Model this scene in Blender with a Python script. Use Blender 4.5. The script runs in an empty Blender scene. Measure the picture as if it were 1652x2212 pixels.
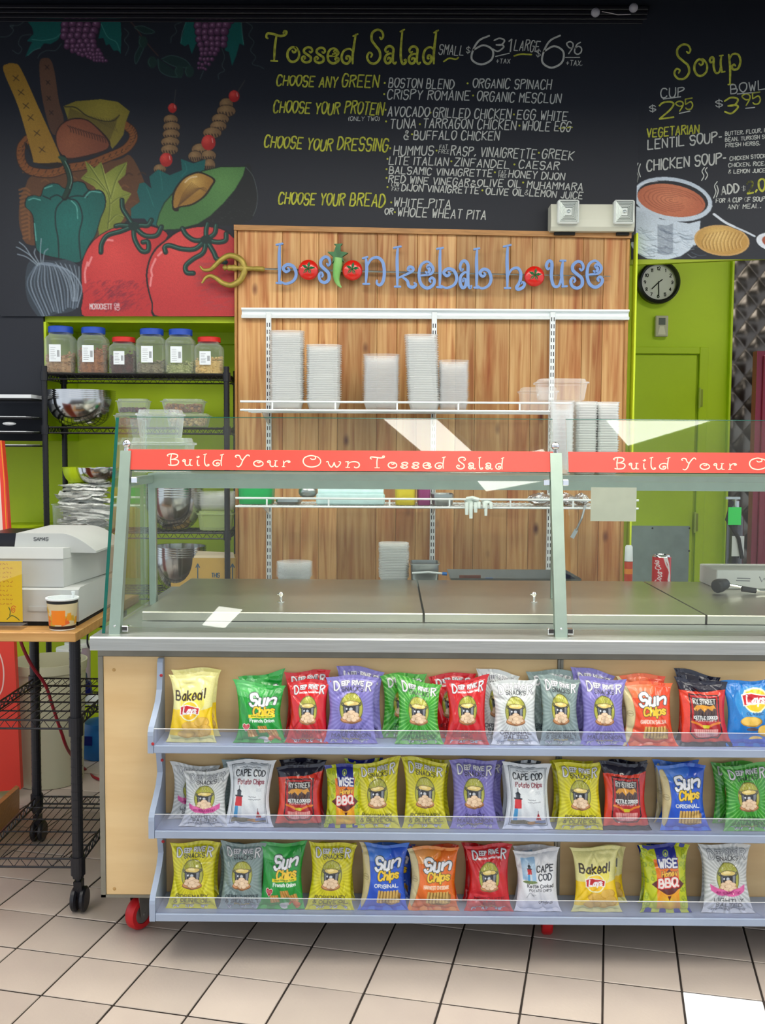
import bpy, math, random
import numpy as np
from mathutils import Vector, Matrix

# ------------------------------------------------------------------ camera
scene = bpy.context.scene
col = scene.collection
F, CX, CY, PITCH, ROLL, YAW, CAMH = 2167.0, 826.0, 1106.0, 0.0672, 0.0057, 0.0064, 1.43
def _rot():
    c, s = math.cos(YAW), math.sin(YAW)
    Ry = np.array([[c, s, 0], [-s, c, 0], [0, 0, 1]])
    A = np.array([[1, 0, 0], [0, 0, -1], [0, 1, 0]])
    c, s = math.cos(PITCH), math.sin(PITCH)
    Rp = np.array([[1, 0, 0], [0, c, -s], [0, s, c]])
    c, s = math.cos(ROLL), math.sin(ROLL)
    Rr = np.array([[c, -s, 0], [s, c, 0], [0, 0, 1]])
    return Rr @ Rp @ A @ Ry
RW = _rot()
CAM = np.array([0, 0, CAMH])
cd = bpy.data.cameras.new('camera'); cam = bpy.data.objects.new('camera', cd); col.objects.link(cam)
cd.sensor_fit = 'HORIZONTAL'; cd.sensor_width = 36; cd.lens = 36 * F / 1652.0; cd.clip_start = .05
_M = RW.T @ np.diag([1, -1, -1])
cam.matrix_world = Matrix([list(_M[i]) + [CAM[i]] for i in range(3)] + [[0, 0, 0, 1]])
scene.camera = cam

# ------------------------------------------------------------------ world, exposure
w = bpy.data.worlds.new('world'); scene.world = w; w.use_nodes = True
w.node_tree.nodes['Background'].inputs[0].default_value = (.80, .88, 1.0, 1)
w.node_tree.nodes['Background'].inputs[1].default_value = 1.1
scene.view_settings.view_transform = 'Standard'; scene.view_settings.look = 'None'
scene.view_settings.gamma = 1; scene.view_settings.use_curve_mapping = False
scene.view_settings.exposure = 0.12
LAMP = 8.0            # strength of the ceiling troffers
try:
    scene.cycles.transparent_max_bounces = 40
    scene.cycles.max_bounces = 10
except Exception: pass

# ------------------------------------------------------------------ pixel -> point helpers
def ray(px, py):
    return RW.T @ np.array([(px - CX) / F, (py - CY) / F, 1.0])
def P(px, py, Y):
    d = ray(px, py); return CAM + d * (Y / d[1])
def PZ(px, py, Z):
    d = ray(px, py); return CAM + d * ((Z - CAMH) / d[2])
def PP(px, py, p0, n):
    d = ray(px, py); p0 = np.array(p0); n = np.array(n)
    return CAM + d * (np.dot(p0 - CAM, n) / np.dot(d, n))

def lin(c):
    return tuple((x / 255 / 12.92 if x / 255 <= .04045 else ((x / 255 + .055) / 1.055) ** 2.4) for x in c)

# ------------------------------------------------------------------ materials
_mats = {}
def mat(name, rgb=(128, 128, 128), rough=.5, metal=0.0, var=0.0, vscale=8.0, bump=0.0, bscale=60.0, alpha=1.0,
        trans=0.0, ior=1.45, emis=0.0, coat=0.0, stretch=None, rgb2=None, attr=False, spec=.5, aniso=None):
    if name in _mats: return _mats[name]
    m = bpy.data.materials.new(name); m.use_nodes = True; _mats[name] = m
    nt = m.node_tree; N = nt.nodes; L = nt.links
    b = N['Principled BSDF']
    c = lin(rgb) + (1,)
    b.inputs['Base Color'].default_value = c
    b.inputs['Roughness'].default_value = rough; b.inputs['Metallic'].default_value = metal
    b.inputs['Alpha'].default_value = alpha; b.inputs['Transmission Weight'].default_value = trans
    b.inputs['IOR'].default_value = ior; b.inputs['Coat Weight'].default_value = coat
    b.inputs['Specular IOR Level'].default_value = spec
    if emis:
        b.inputs['Emission Color'].default_value = c; b.inputs['Emission Strength'].default_value = emis
    src = None
    if attr:
        a = N.new('ShaderNodeAttribute'); a.attribute_name = 'Col'; L.new(a.outputs['Color'], b.inputs['Base Color'])
    if var or bump or rgb2:
        tc = N.new('ShaderNodeTexCoord'); mp = N.new('ShaderNodeMapping'); L.new(tc.outputs['Object'], mp.inputs['Vector'])
        if stretch: mp.inputs['Scale'].default_value = stretch
        if var or rgb2:
            n = N.new('ShaderNodeTexNoise'); n.inputs['Scale'].default_value = vscale; n.inputs['Detail'].default_value = 5
            L.new(mp.outputs[0], n.inputs['Vector'])
            r = N.new('ShaderNodeValToRGB'); L.new(n.outputs['Fac'], r.inputs['Fac'])
            if rgb2: a0, a1 = lin(rgb), lin(rgb2)
            else:
                a0 = tuple(x * (1 - var) for x in c[:3]); a1 = tuple(min(1, x * (1 + var)) for x in c[:3])
            r.color_ramp.elements[0].position = .35; r.color_ramp.elements[1].position = .65
            r.color_ramp.elements[0].color = a0 + (1,); r.color_ramp.elements[1].color = a1 + (1,)
            if attr:
                pass
            else: L.new(r.outputs[0], b.inputs['Base Color'])
        if bump:
            n2 = N.new('ShaderNodeTexNoise'); n2.inputs['Scale'].default_value = bscale; n2.inputs['Detail'].default_value = 4
            L.new(mp.outputs[0], n2.inputs['Vector'])
            bp = N.new('ShaderNodeBump'); bp.inputs['Strength'].default_value = bump; bp.inputs['Distance'].default_value = .01
            L.new(n2.outputs['Fac'], bp.inputs['Height']); L.new(bp.outputs[0], b.inputs['Normal'])
    return m

def glass_mat(name, tint=(235, 250, 244), ior=1.5, haze=0.0):
    if name in _mats: return _mats[name]
    m = bpy.data.materials.new(name); m.use_nodes = True; _mats[name] = m
    nt = m.node_tree; N = nt.nodes; L = nt.links
    N.remove(N['Principled BSDF']); out = N['Material Output']
    t = N.new('ShaderNodeBsdfTransparent'); t.inputs[0].default_value = lin(tint) + (1,)
    g = N.new('ShaderNodeBsdfGlossy'); g.inputs['Roughness'].default_value = 0.01; g.inputs[0].default_value = (1, 1, 1, 1)
    ge = N.new('ShaderNodeNewGeometry'); dt = N.new('ShaderNodeVectorMath'); dt.operation = 'DOT_PRODUCT'   # Schlick: same from both sides of a thin sheet
    L.new(ge.outputs['Normal'], dt.inputs[0]); L.new(ge.outputs['Incoming'], dt.inputs[1])
    ab = N.new('ShaderNodeMath'); ab.operation = 'ABSOLUTE'; L.new(dt.outputs['Value'], ab.inputs[0])
    om = N.new('ShaderNodeMath'); om.operation = 'SUBTRACT'; om.inputs[0].default_value = 1; om.use_clamp = True; L.new(ab.outputs[0], om.inputs[1])
    pw = N.new('ShaderNodeMath'); pw.operation = 'POWER'; pw.inputs[1].default_value = 5; L.new(om.outputs[0], pw.inputs[0])
    f0 = ((ior - 1) / (ior + 1)) ** 2; fr = N.new('ShaderNodeMath'); fr.operation = 'MULTIPLY_ADD'; fr.inputs[1].default_value = 1 - f0; fr.inputs[2].default_value = f0; L.new(pw.outputs[0], fr.inputs[0])
    mx = N.new('ShaderNodeMixShader'); L.new(fr.outputs[0], mx.inputs[0]); L.new(t.outputs[0], mx.inputs[1]); L.new(g.outputs[0], mx.inputs[2])
    last = mx
    if haze:
        d = N.new('ShaderNodeBsdfDiffuse'); d.inputs[0].default_value = (.85, .9, .9, 1)
        m2 = N.new('ShaderNodeMixShader'); m2.inputs[0].default_value = haze
        L.new(mx.outputs[0], m2.inputs[1]); L.new(d.outputs[0], m2.inputs[2]); last = m2
    L.new(last.outputs[0], out.inputs[0])
    return m

# ------------------------------------------------------------------ mesh builder
class MB:
    def __init__(s): s.v = []; s.f = []
    def add(s, vs, fs):
        o = len(s.v); s.v += [tuple(map(float, p)) for p in vs]; s.f += [tuple(i + o for i in f) for f in fs]; return s
    def box(s, x0, x1, y0, y1, z0, z1, b=0.0):
        if b <= 0:
            vs = [(x, y, z) for x in (x0, x1) for y in (y0, y1) for z in (z0, z1)]
            return s.add(vs, [(0, 1, 3, 2), (4, 6, 7, 5), (0, 4, 5, 1), (2, 3, 7, 6), (0, 2, 6, 4), (1, 5, 7, 3)])
        # chamfered box
        vs = []; idx = {}
        X = (x0, x1); Yv = (y0, y1); Z = (z0, z1)
        for i in (0, 1):
            for j in (0, 1):
                for k in (0, 1):
                    sx = b if i == 0 else -b; sy = b if j == 0 else -b; sz = b if k == 0 else -b
                    idx[i, j, k, 'x'] = len(vs); vs.append((X[i], Yv[j] + sy, Z[k] + sz))
                    idx[i, j, k, 'y'] = len(vs); vs.append((X[i] + sx, Yv[j], Z[k] + sz))
                    idx[i, j, k, 'z'] = len(vs); vs.append((X[i] + sx, Yv[j] + sy, Z[k]))
        fs = []
        for i in (0, 1):
            q = [idx[i, 0, 0, 'x'], idx[i, 1, 0, 'x'], idx[i, 1, 1, 'x'], idx[i, 0, 1, 'x']]; fs.append(q if i else q[::-1])
            q = [idx[0, i, 0, 'y'], idx[1, i, 0, 'y'], idx[1, i, 1, 'y'], idx[0, i, 1, 'y']]; fs.append(q[::-1] if i else q)
            q = [idx[0, 0, i, 'z'], idx[1, 0, i, 'z'], idx[1, 1, i, 'z'], idx[0, 1, i, 'z']]; fs.append(q if i else q[::-1])
        for i in (0, 1):
            for j in (0, 1):
                q = [idx[i, j, 0, 'x'], idx[i, j, 0, 'y'], idx[i, j, 1, 'y'], idx[i, j, 1, 'x']]; fs.append(q if i == j else q[::-1])
                q = [idx[i, 0, j, 'x'], idx[i, 0, j, 'z'], idx[i, 1, j, 'z'], idx[i, 1, j, 'x']]; fs.append(q[::-1] if i == j else q)
                q = [idx[0, i, j, 'y'], idx[0, i, j, 'z'], idx[1, i, j, 'z'], idx[1, i, j, 'y']]; fs.append(q if i == j else q[::-1])
        for i in (0, 1):
            for j in (0, 1):
                for k in (0, 1):
                    t = [idx[i, j, k, a] for a in 'xyz']; fs.append(t if (i + j + k) % 2 == 1 else t[::-1])
        return s.add(vs, fs)
    def tube(s, path, r, n=8, caps=True):
        path = [Vector(p) for p in path]; rs = r if isinstance(r, (list, tuple)) else [r] * len(path)
        rings = []; up = None
        for i, p in enumerate(path):
            a = path[max(0, i - 1)]; b = path[min(len(path) - 1, i + 1)]; d = (b - a)
            if d.length < 1e-9: d = Vector((0, 0, 1))
            d.normalize()
            if up is None: up = Vector((0, 0, 1)) if abs(d.z) < .9 else Vector((1, 0, 0))
            u = d.cross(up)
            if u.length < 1e-6: up = Vector((0, 1, 0)); u = d.cross(up)
            u.normalize(); v = u.cross(d).normalized(); up = v
            rings.append([p + (u * math.cos(t) + v * math.sin(t)) * rs[i] for t in [2 * math.pi * k / n for k in range(n)]])
        vs = [q for rg in rings for q in rg]; fs = []
        for i in range(len(path) - 1):
            for k in range(n):
                k2 = (k + 1) % n
                fs.append((i * n + k, (i + 1) * n + k, (i + 1) * n + k2, i * n + k2))
        if caps:
            fs.append(tuple(range(n))); fs.append(tuple(len(vs) - n + k for k in range(n))[::-1])
        return s.add(vs, fs)
    def bar(s, p0, p1, wx, wy):
        # rectangular bar from p0 to p1, widths along x and y-ish
        p0 = Vector(p0); p1 = Vector(p1); d = (p1 - p0).normalized()
        u = Vector((1, 0, 0)) if abs(d.x) < .9 else Vector((0, 0, 1)); v = d.cross(u).normalized(); u = v.cross(d).normalized()
        vs = [];
        for p in (p0, p1):
            for a, b in ((-1, -1), (1, -1), (1, 1), (-1, 1)): vs.append(p + u * a * wx / 2 + v * b * wy / 2)
        return s.add(vs, [(0, 1, 2, 3), (7, 6, 5, 4), (0, 4, 5, 1), (1, 5, 6, 2), (2, 6, 7, 3), (3, 7, 4, 0)])
    def lathe(s, prof, c=(0, 0, 0), n=24, sx=1.0, sy=1.0, pw=2.0, cap=False):
        # prof [(r,z)]; pw>2 gives a squarer section
        vs = []; fs = []
        for r, z in prof:
            for k in range(n):
                t = 2 * math.pi * (k + .5) / n; ct, st = math.cos(t), math.sin(t)
                q = (abs(ct) ** pw + abs(st) ** pw) ** (-1.0 / pw)
                vs.append((c[0] + r * q * ct * sx, c[1] + r * q * st * sy, c[2] + z))
        for i in range(len(prof) - 1):
            for k in range(n):
                k2 = (k + 1) % n; fs.append((i * n + k, i * n + k2, (i + 1) * n + k2, (i + 1) * n + k))
        if cap:
            fs.append(tuple(range(n))[::-1]); fs.append(tuple((len(prof) - 1) * n + k for k in range(n)))
        return s.add(vs, fs)
    def prism(s, poly, axis, a, b):
        # poly of 2D points extruded along axis between a and b (x: (y,z); y: (x,z); z: (x,y))
        def m(p, t):
            return {'x': (t, p[0], p[1]), 'y': (p[0], t, p[1]), 'z': (p[0], p[1], t)}[axis]
        n = len(poly); vs = [m(p, a) for p in poly] + [m(p, b) for p in poly]
        fs = [tuple(range(n)), tuple(range(n, 2 * n))[::-1]] + [(i, i + n, (i + 1) % n + n, (i + 1) % n) for i in range(n)]
        return s.add(vs, fs)
    def ball(s, c, rx, ry=None, rz=None, n=12, m=8):
        ry = ry or rx; rz = rz or rx; vs = []; fs = []
        for j in range(m + 1):
            ph = math.pi * j / m
            for k in range(n):
                t = 2 * math.pi * k / n
                vs.append((c[0] + rx * math.sin(ph) * math.cos(t), c[1] + ry * math.sin(ph) * math.sin(t), c[2] - rz * math.cos(ph)))
        for j in range(m):
            for k in range(n):
                k2 = (k + 1) % n; fs.append((j * n + k, j * n + k2, (j + 1) * n + k2, (j + 1) * n + k))
        return s.add(vs, fs)
    def build(s, name, m, parent=None, smooth=False, base=True):
        me = bpy.data.meshes.new(name); v = np.array(s.v, float)
        o = bpy.data.objects.new(name, me); col.objects.link(o)
        if parent is not None:
            off = np.array(org(parent)); o.parent = parent
        elif base:
            off = np.array([(v[:, 0].min() + v[:, 0].max()) / 2, (v[:, 1].min() + v[:, 1].max()) / 2, v[:, 2].min()])
            o.location = off
        else: off = np.zeros(3)
        v = v - off
        me.from_pydata([tuple(p) for p in v], [], s.f); me.materials.append(m)
        if smooth:
            me.polygons.foreach_set('use_smooth', [True] * len(me.polygons))
            try: me.set_sharp_from_angle(angle=math.radians(40))
            except Exception: pass
        me.update(); return o
def org(o):
    p = Vector((0, 0, 0))
    while o is not None: p = p + o.location; o = o.parent
    return tuple(p)
def tag(o, label=None, cat=None, group=None, kind=None):
    if label: o['label'] = label
    if cat: o['category'] = cat
    if group: o['group'] = group
    if kind: o['kind'] = kind
    return o
def thing(name, label, cat, loc=(0, 0, 0), group=None):
    o = bpy.data.objects.new(name, None); o.empty_display_size = .05; col.objects.link(o); o.location = tuple(map(float, loc))
    return tag(o, label, cat, group)
def copy_tree(o, parent=None):
    c = o.copy(); col.objects.link(c); c.parent = parent
    for ch in list(o.children): copy_tree(ch, c)
    return c

# ------------------------------------------------------------------ stroke lettering
CAPS = {
'A': '00,26,40;12,32', 'B': '00,06;~06,26,35,33,03;~03,33,42,30,00', 'C': '~45,36,16,04,02,10,30,41', 'D': '00,06;~06,26,44,42,20,00',
'E': '46,06,00,40;03,33', 'F': '46,06,00;03,33', 'G': '~45,36,16,04,02,10,30,42;42,43,23', 'H': '00,06;40,46;03,43', 'I': '00,06',
'J': '~36,31,20,01', 'K': '00,06;46,03,40', 'L': '06,00,40', 'M': '00,06,23,46,40', 'N': '00,06,40,46', 'O': '~26,05,02,20,42,45,26',
'P': '00,06;~06,36,45,34,03', 'Q': '~26,05,02,20,42,45,26;31,50', 'R': '00,06;~06,36,45,34,03;23,40', 'S': '~45,36,16,05,13,33,42,30,10,01',
'T': '06,46;26,20', 'U': '~06,02,10,30,42,46', 'V': '06,20,46', 'W': '06,10,24,30,46', 'X': '06,40;00,46', 'Y': '06,23,46;23,20', 'Z': '06,46,00,40',
'0': '~26,05,02,20,42,45,26', '1': '05,16,10', '2': '~05,16,36,45,33,00;00,40', '3': '~05,26,45,33,13;~13,33,42,20,01', '4': '30,36,02,42',
'5': '46,06,03;~03,34,42,30,10,01', '6': '~36,15,03,01,20,41,43,24,03', '7': '06,46,10', '8': '~23,05,26,45,23,01,20,41,23', '9': '~43,23,05,26,45,43,20',
'.': '00,11', ',': '11,00', '-': '03,23', '&': '~40,15,26,35,02,10,30,42', '+': '03,43;25,21', '$': '~44,35,15,04,42,31,11,02;26,20',
'*': '13,14', '(': '~16,03,10', ')': '~06,13,00', '!': '06,02;00,01', '/': '00,26', "'": '06,05', '%': '01,45;05,06;40,41', ':': '01,02;04,05'}
LOW = {  # baseline at 2, x height 6, ascender 8
'a': '~35,26,15,03,12,22,34;36,32', 'b': '08,02;~05,26,35,33,22,03', 'c': '~35,26,15,03,12,33', 'd': '38,32;~35,16,05,03,12,33', 'e': '04,34;~34,26,16,04,03,12,33',
'f': '~38,28,16,12;06,26', 'g': '36,31;~31,20,01;~35,16,05,03,13,34', 'h': '08,02;~04,26,35,32', 'i': '06,02;07,08', 'k': '08,02;36,04,32', 'l': '08,02',
'm': '06,02;~05,16,25,22;~25,36,45,42', 'n': '06,02;~04,26,35,32', 'o': '~16,05,03,12,23,35,16', 'p': '06,00;~05,26,35,33,22,03', 'r': '06,02;~04,15,26', 's': '~35,16,05,33,22,03',
't': '18,13,22;06,26', 'u': '~06,03,12,33,36;36,32', 'v': '06,12,26', 'w': '06,12,24,32,46', 'y': '06,13;36,10', 'z': '06,36,02,32', 'x': '06,32;02,36', "g'": ''}
def crom(pts, n=6, closed=False):
    pts = [np.array(p, float) for p in pts]; out = []
    if len(pts) < 3: return [tuple(p) for p in pts]
    if np.allclose(pts[0], pts[-1]): ext = [pts[-2]] + pts + [pts[1]]
    else: ext = [2 * pts[0] - pts[1]] + pts + [2 * pts[-1] - pts[-2]]
    for i in range(1, len(ext) - 2):
        p0, p1, p2, p3 = ext[i - 1:i + 3]
        for k in range(n):
            t = k / n
            out.append(tuple(.5 * (2 * p1 + (p2 - p0) * t + (2 * p0 - 5 * p1 + 4 * p2 - p3) * t * t + (3 * p1 - p0 - 3 * p2 + p3) * t ** 3)))
    out.append(tuple(ext[-2])); return out
_gc = {}
def glyph(ch):
    """strokes in units where cap height = 1, baseline 0 ; returns (list of polylines, width)"""
    if ch in _gc: return _gc[ch]
    src, low = (LOW[ch], True) if ch in LOW else (CAPS.get(ch, ''), False)
    st = []; wmax = 0
    for part in src.split(';'):
        if not part: continue
        sm = part.startswith('~'); part = part.lstrip('~')
        pts = [(int(a[0]) / 6.4, ((int(a[1]) - (2 if low else 0)) / 6.0)) for a in part.split(',')]
        wmax = max([wmax] + [p[0] for p in pts])
        if sm: st.append(crom(pts, 5))
        else:
            for a, b in zip(pts[:-1], pts[1:]): st.append([a, b])
    _gc[ch] = (st, wmax); return _gc[ch]
def text_strokes(s, gap=.2, space=.42, jit=0.0, rng=None):
    x = 0; out = []
    for ch in s:
        if ch == ' ': x += space; continue
        st, wd = glyph(ch); j = (rng.uniform(-jit, jit) if rng else 0); sc = 1 + (rng.uniform(-jit, jit) if rng else 0)
        for pl in st: out.append([(x + a, j * .5 + b * sc) for a, b in pl])
        x += wd + gap
    return out, max(x - gap, .01)
def spi(cx, cy, r0, r1, a0, a1, n=14):
    return [(cx + (r0 + (r1 - r0) * t) * math.cos(math.radians(a0 + (a1 - a0) * t)), cy + (r0 + (r1 - r0) * t) * math.sin(math.radians(a0 + (a1 - a0) * t))) for t in [i / n for i in range(n + 1)]]
CUR = {  # curly letters, x height 1
'o': [crom([(.32, .74), (.42, .62), (.56, .7), (.52, .9), (.3, .97), (.06, .72), (.03, .35), (.22, .04), (.5, 0), (.76, .22), (.8, .6), (.62, .92), (.5, .98)])],
's': [crom([(.50, .74), (.60, .66), (.70, .78), (.60, .96), (.38, 1.0), (.16, .86), (.16, .66), (.4, .5), (.62, .34), (.62, .1), (.38, -.02), (.12, .06), (.04, .26), (.16, .38), (.27, .28), (.2, .2)])],
'e': [crom([(.36, .62), (.46, .56), (.56, .68), (.46, .8), (.62, .86), (.74, .7), (.6, .52), (.08, .46)]), crom([(.66, .9), (.42, 1.0), (.14, .86), (.04, .5), (.14, .14), (.42, -.02), (.7, .08), (.8, .26), (.68, .38), (.56, .3), (.62, .2)])],
'a': [crom([(.26, .72), (.14, .66), (.04, .8), (.16, .98), (.4, 1.02), (.6, .86), (.6, .5), (.62, .12), (.76, -.02), (.86, .08)]), crom([(.6, .56), (.36, .58), (.1, .44), (.04, .2), (.2, 0), (.42, .06), (.46, .26), (.3, .34), (.24, .22)])],
'b': [crom([(.14, 2.0), (.11, 1.4), (.12, .7), (.1, .0)]), [(-.02, 1.96), (.26, 2.02)], [(-.02, 0), (.2, -.02)], crom([(.12, .1), (.4, -.04), (.72, .12), (.84, .46), (.72, .84), (.46, .94), (.28, .76), (.4, .58), (.54, .66), (.48, .78)])],
'd': [crom([(.86, 2.0), (.8, 1.3), (.76, .6), (.8, .0)]), [(.68, 1.86), (1.0, 2.02)], crom([(.76, .84), (.5, 1.0), (.16, .86), (.02, .46), (.14, .1), (.42, 0), (.6, .2), (.56, .46), (.38, .5), (.34, .34), (.44, .3)])],
'h': [crom([(.14, 2.0), (.11, 1.4), (.12, .7), (.12, .0)]), [(-.04, 1.94), (.28, 2.02)], [(0, 0), (.26, 0)], crom([(.12, .5), (.3, .86), (.56, .94), (.7, .7), (.66, .3), (.52, .04), (.6, -.06), (.8, .04), (.86, .2), (.76, .28), (.7, .2)])],
'k': [crom([(.14, 2.0), (.11, 1.4), (.12, .7), (.12, .0)]), [(-.04, 1.94), (.28, 2.02)], [(0, 0), (.26, 0)], crom([(.66, .8), (.58, .86), (.64, .98), (.78, .94), (.74, .76), (.14, .42)]), crom([(.3, .5), (.54, .3), (.62, .04), (.8, -.03), (.92, .1), (.84, .2)])],
'n': [crom([(.12, 1.0), (.16, .6), (.12, 0)]), [(-.02, .96), (.2, 1.02)], [(0, 0), (.28, 0)], crom([(.14, .6), (.34, .92), (.62, 1.0), (.84, .84), (.92, .5), (.88, .14), (.74, -.04), (.6, .02), (.6, .14)])],
'u': [crom([(.18, .72), (.08, .68), (.02, .82), (.12, .98), (.26, .9), (.24, .4), (.34, .04), (.56, .04), (.68, .4)]), crom([(.74, 1.0), (.68, .5), (.74, .0)]), [(.62, 1.0), (.86, 1.0)], [(.7, 0), (.92, .02)]],
'l': [crom([(.16, 2.0), (.12, 1.2), (.14, .4), (.3, -.02), (.5, .06), (.5, .22), (.38, .2)]), [(0, 1.9), (.3, 2.04)]],
'i': [crom([(.12, 1.0), (.1, .5), (.16, .02), (.3, .06)]), crom([(.02, 1.5), (.14, 1.42), (.26, 1.54), (.14, 1.64)])],
'r': [crom([(.1, 1.0), (.14, .5), (.1, 0)]), crom([(.14, .6), (.34, .94), (.58, .98), (.66, .82), (.54, .74), (.48, .84)]), [(0, 0), (.24, 0)]],
'w': [crom([(.02, .9), (.14, .96), (.2, .5), (.36, .02), (.5, .4), (.56, .8), (.6, .4), (.74, .02), (.94, .5), (.98, .9), (.86, .98)])],
'p': [crom([(.12, 1.0), (.16, .2), (.1, -.8)]), [(-.02, -.78), (.3, -.8)], crom([(.14, .7), (.36, .98), (.7, .9), (.82, .5), (.66, .1), (.36, .06), (.28, .26), (.42, .36), (.5, .26)])],
'T': [crom([(.1, 1.5), (-.02, 1.6), (.04, 1.84), (.4, 1.82), (.9, 1.7), (1.24, 1.8), (1.3, 2.0), (1.16, 2.04), (1.1, 1.9)]), crom([(.66, 1.78), (.6, 1.0), (.62, .02)]), [(.4, 0), (.86, 0)]],
'S': [crom([(.82, 1.56), (.94, 1.44), (1.06, 1.64), (.92, 1.92), (.6, 2.0), (.28, 1.8), (.26, 1.4), (.56, 1.04), (.86, .72), (.9, .28), (.6, -.02), (.2, .04), (0, .36), (.14, .62), (.34, .52), (.26, .34)])],
'B': [crom([(.34, 1.9), (.26, 1.0), (.3, .02)]), crom([(.04, 1.56), (-.04, 1.72), (.1, 1.9), (.5, 1.98), (.86, 1.82), (.86, 1.4), (.5, 1.06), (.34, 1.04)]), crom([(.46, 1.06), (.9, .92), (1.0, .5), (.8, .08), (.3, .0), (.06, .1)])],
'Y': [crom([(.1, 1.5), (0, 1.64), (.1, 1.86), (.34, 1.8), (.46, 1.3), (.62, 1.0)]), crom([(1.2, 1.7), (1.14, 1.9), (.96, 1.86), (.66, 1.1), (.5, .3), (.3, -.1), (.1, .02)])],
'O': [crom([(.5, 1.5), (.62, 1.3), (.84, 1.44), (.8, 1.84), (.5, 1.96), (.12, 1.6), (.02, .9), (.2, .24), (.6, 0), (1.04, .3), (1.2, 1.0), (1.04, 1.66), (.7, 1.96)])],
't': [crom([(.2, 1.6), (.18, .6), (.3, .02), (.5, .1)]), [(0, 1.0), (.44, 1.06)]]}
def curly_strokes(s, gap=.16, space=.5):
    x = 0; out = []
    for ch in s:
        if ch == ' ': x += space; continue
        st = CUR[ch]; wd = max(p[0] for pl in st for p in pl)
        for pl in st: out.append([(x + a, b) for a, b in pl])
        x += wd + gap
    return out, x - gap
def ribbon(pts, w, taper=0.0):
    """2D polyline -> left / right offset points with rounded ends"""
    p = np.array(pts, float)
    keep = [0] + [i for i in range(1, len(p)) if np.linalg.norm(p[i] - p[i - 1]) > 1e-7]; p = p[keep]
    if len(p) < 2: p = np.array([p[0], p[0] + [w * .2, 0]])
    d = np.gradient(p, axis=0) if len(p) > 2 else np.array([p[1] - p[0]] * 2)
    d /= np.linalg.norm(d, axis=1)[:, None] + 1e-12
    n = np.stack([-d[:, 1], d[:, 0]], 1)
    L = len(p); t = np.linspace(0, 1, L); ww = w / 2 * (1 - taper + taper * np.sin(np.pi * t) ** .7)
    ww = ww[:, None]
    e0 = p[0] - d[0] * ww[0] * .6; e1 = p[-1] + d[-1] * ww[-1] * .6
    A = np.vstack([e0 + n[0] * ww[0] * .55, p + n * ww, e1 + n[-1] * ww[-1] * .55])
    B = np.vstack([e0 - n[0] * ww[0] * .55, p - n * ww, e1 - n[-1] * ww[-1] * .55])
    return A, B
def strokes_mesh(mb, strokes, width, mapf, taper=0.0, depth=0.0, nrm=(0, -1, 0)):
    """mapf: 2D -> world point; depth>0 extrudes towards nrm"""
    nrm = np.array(nrm, float)
    for k, pl in enumerate(strokes):
        A, B = ribbon(pl, width, taper); n = len(A)
        base = nrm * (k % 7) * .00006
        a = [mapf(q) + base for q in A]; b = [mapf(q) + base for q in B]
        if depth <= 0:
            mb.add(a + b, [(i, i + 1, n + i + 1, n + i) for i in range(n - 1)])
        else:
            fr = [q + nrm * depth for q in a + b]
            vs = a + b + fr; m = 2 * n; fs = []
            for i in range(n - 1):
                fs += [(m + i, m + i + 1, m + n + i + 1, m + n + i), (i + 1, i, n + i, n + i + 1), (i, i + 1, m + i + 1, m + i), (n + i + 1, n + i, m + n + i, m + n + i + 1)]
            fs += [(0, m, m + n, n), (n - 1, 2 * n - 1, m + 2 * n - 1, m + n - 1)]
            mb.add(vs, fs)

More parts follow.
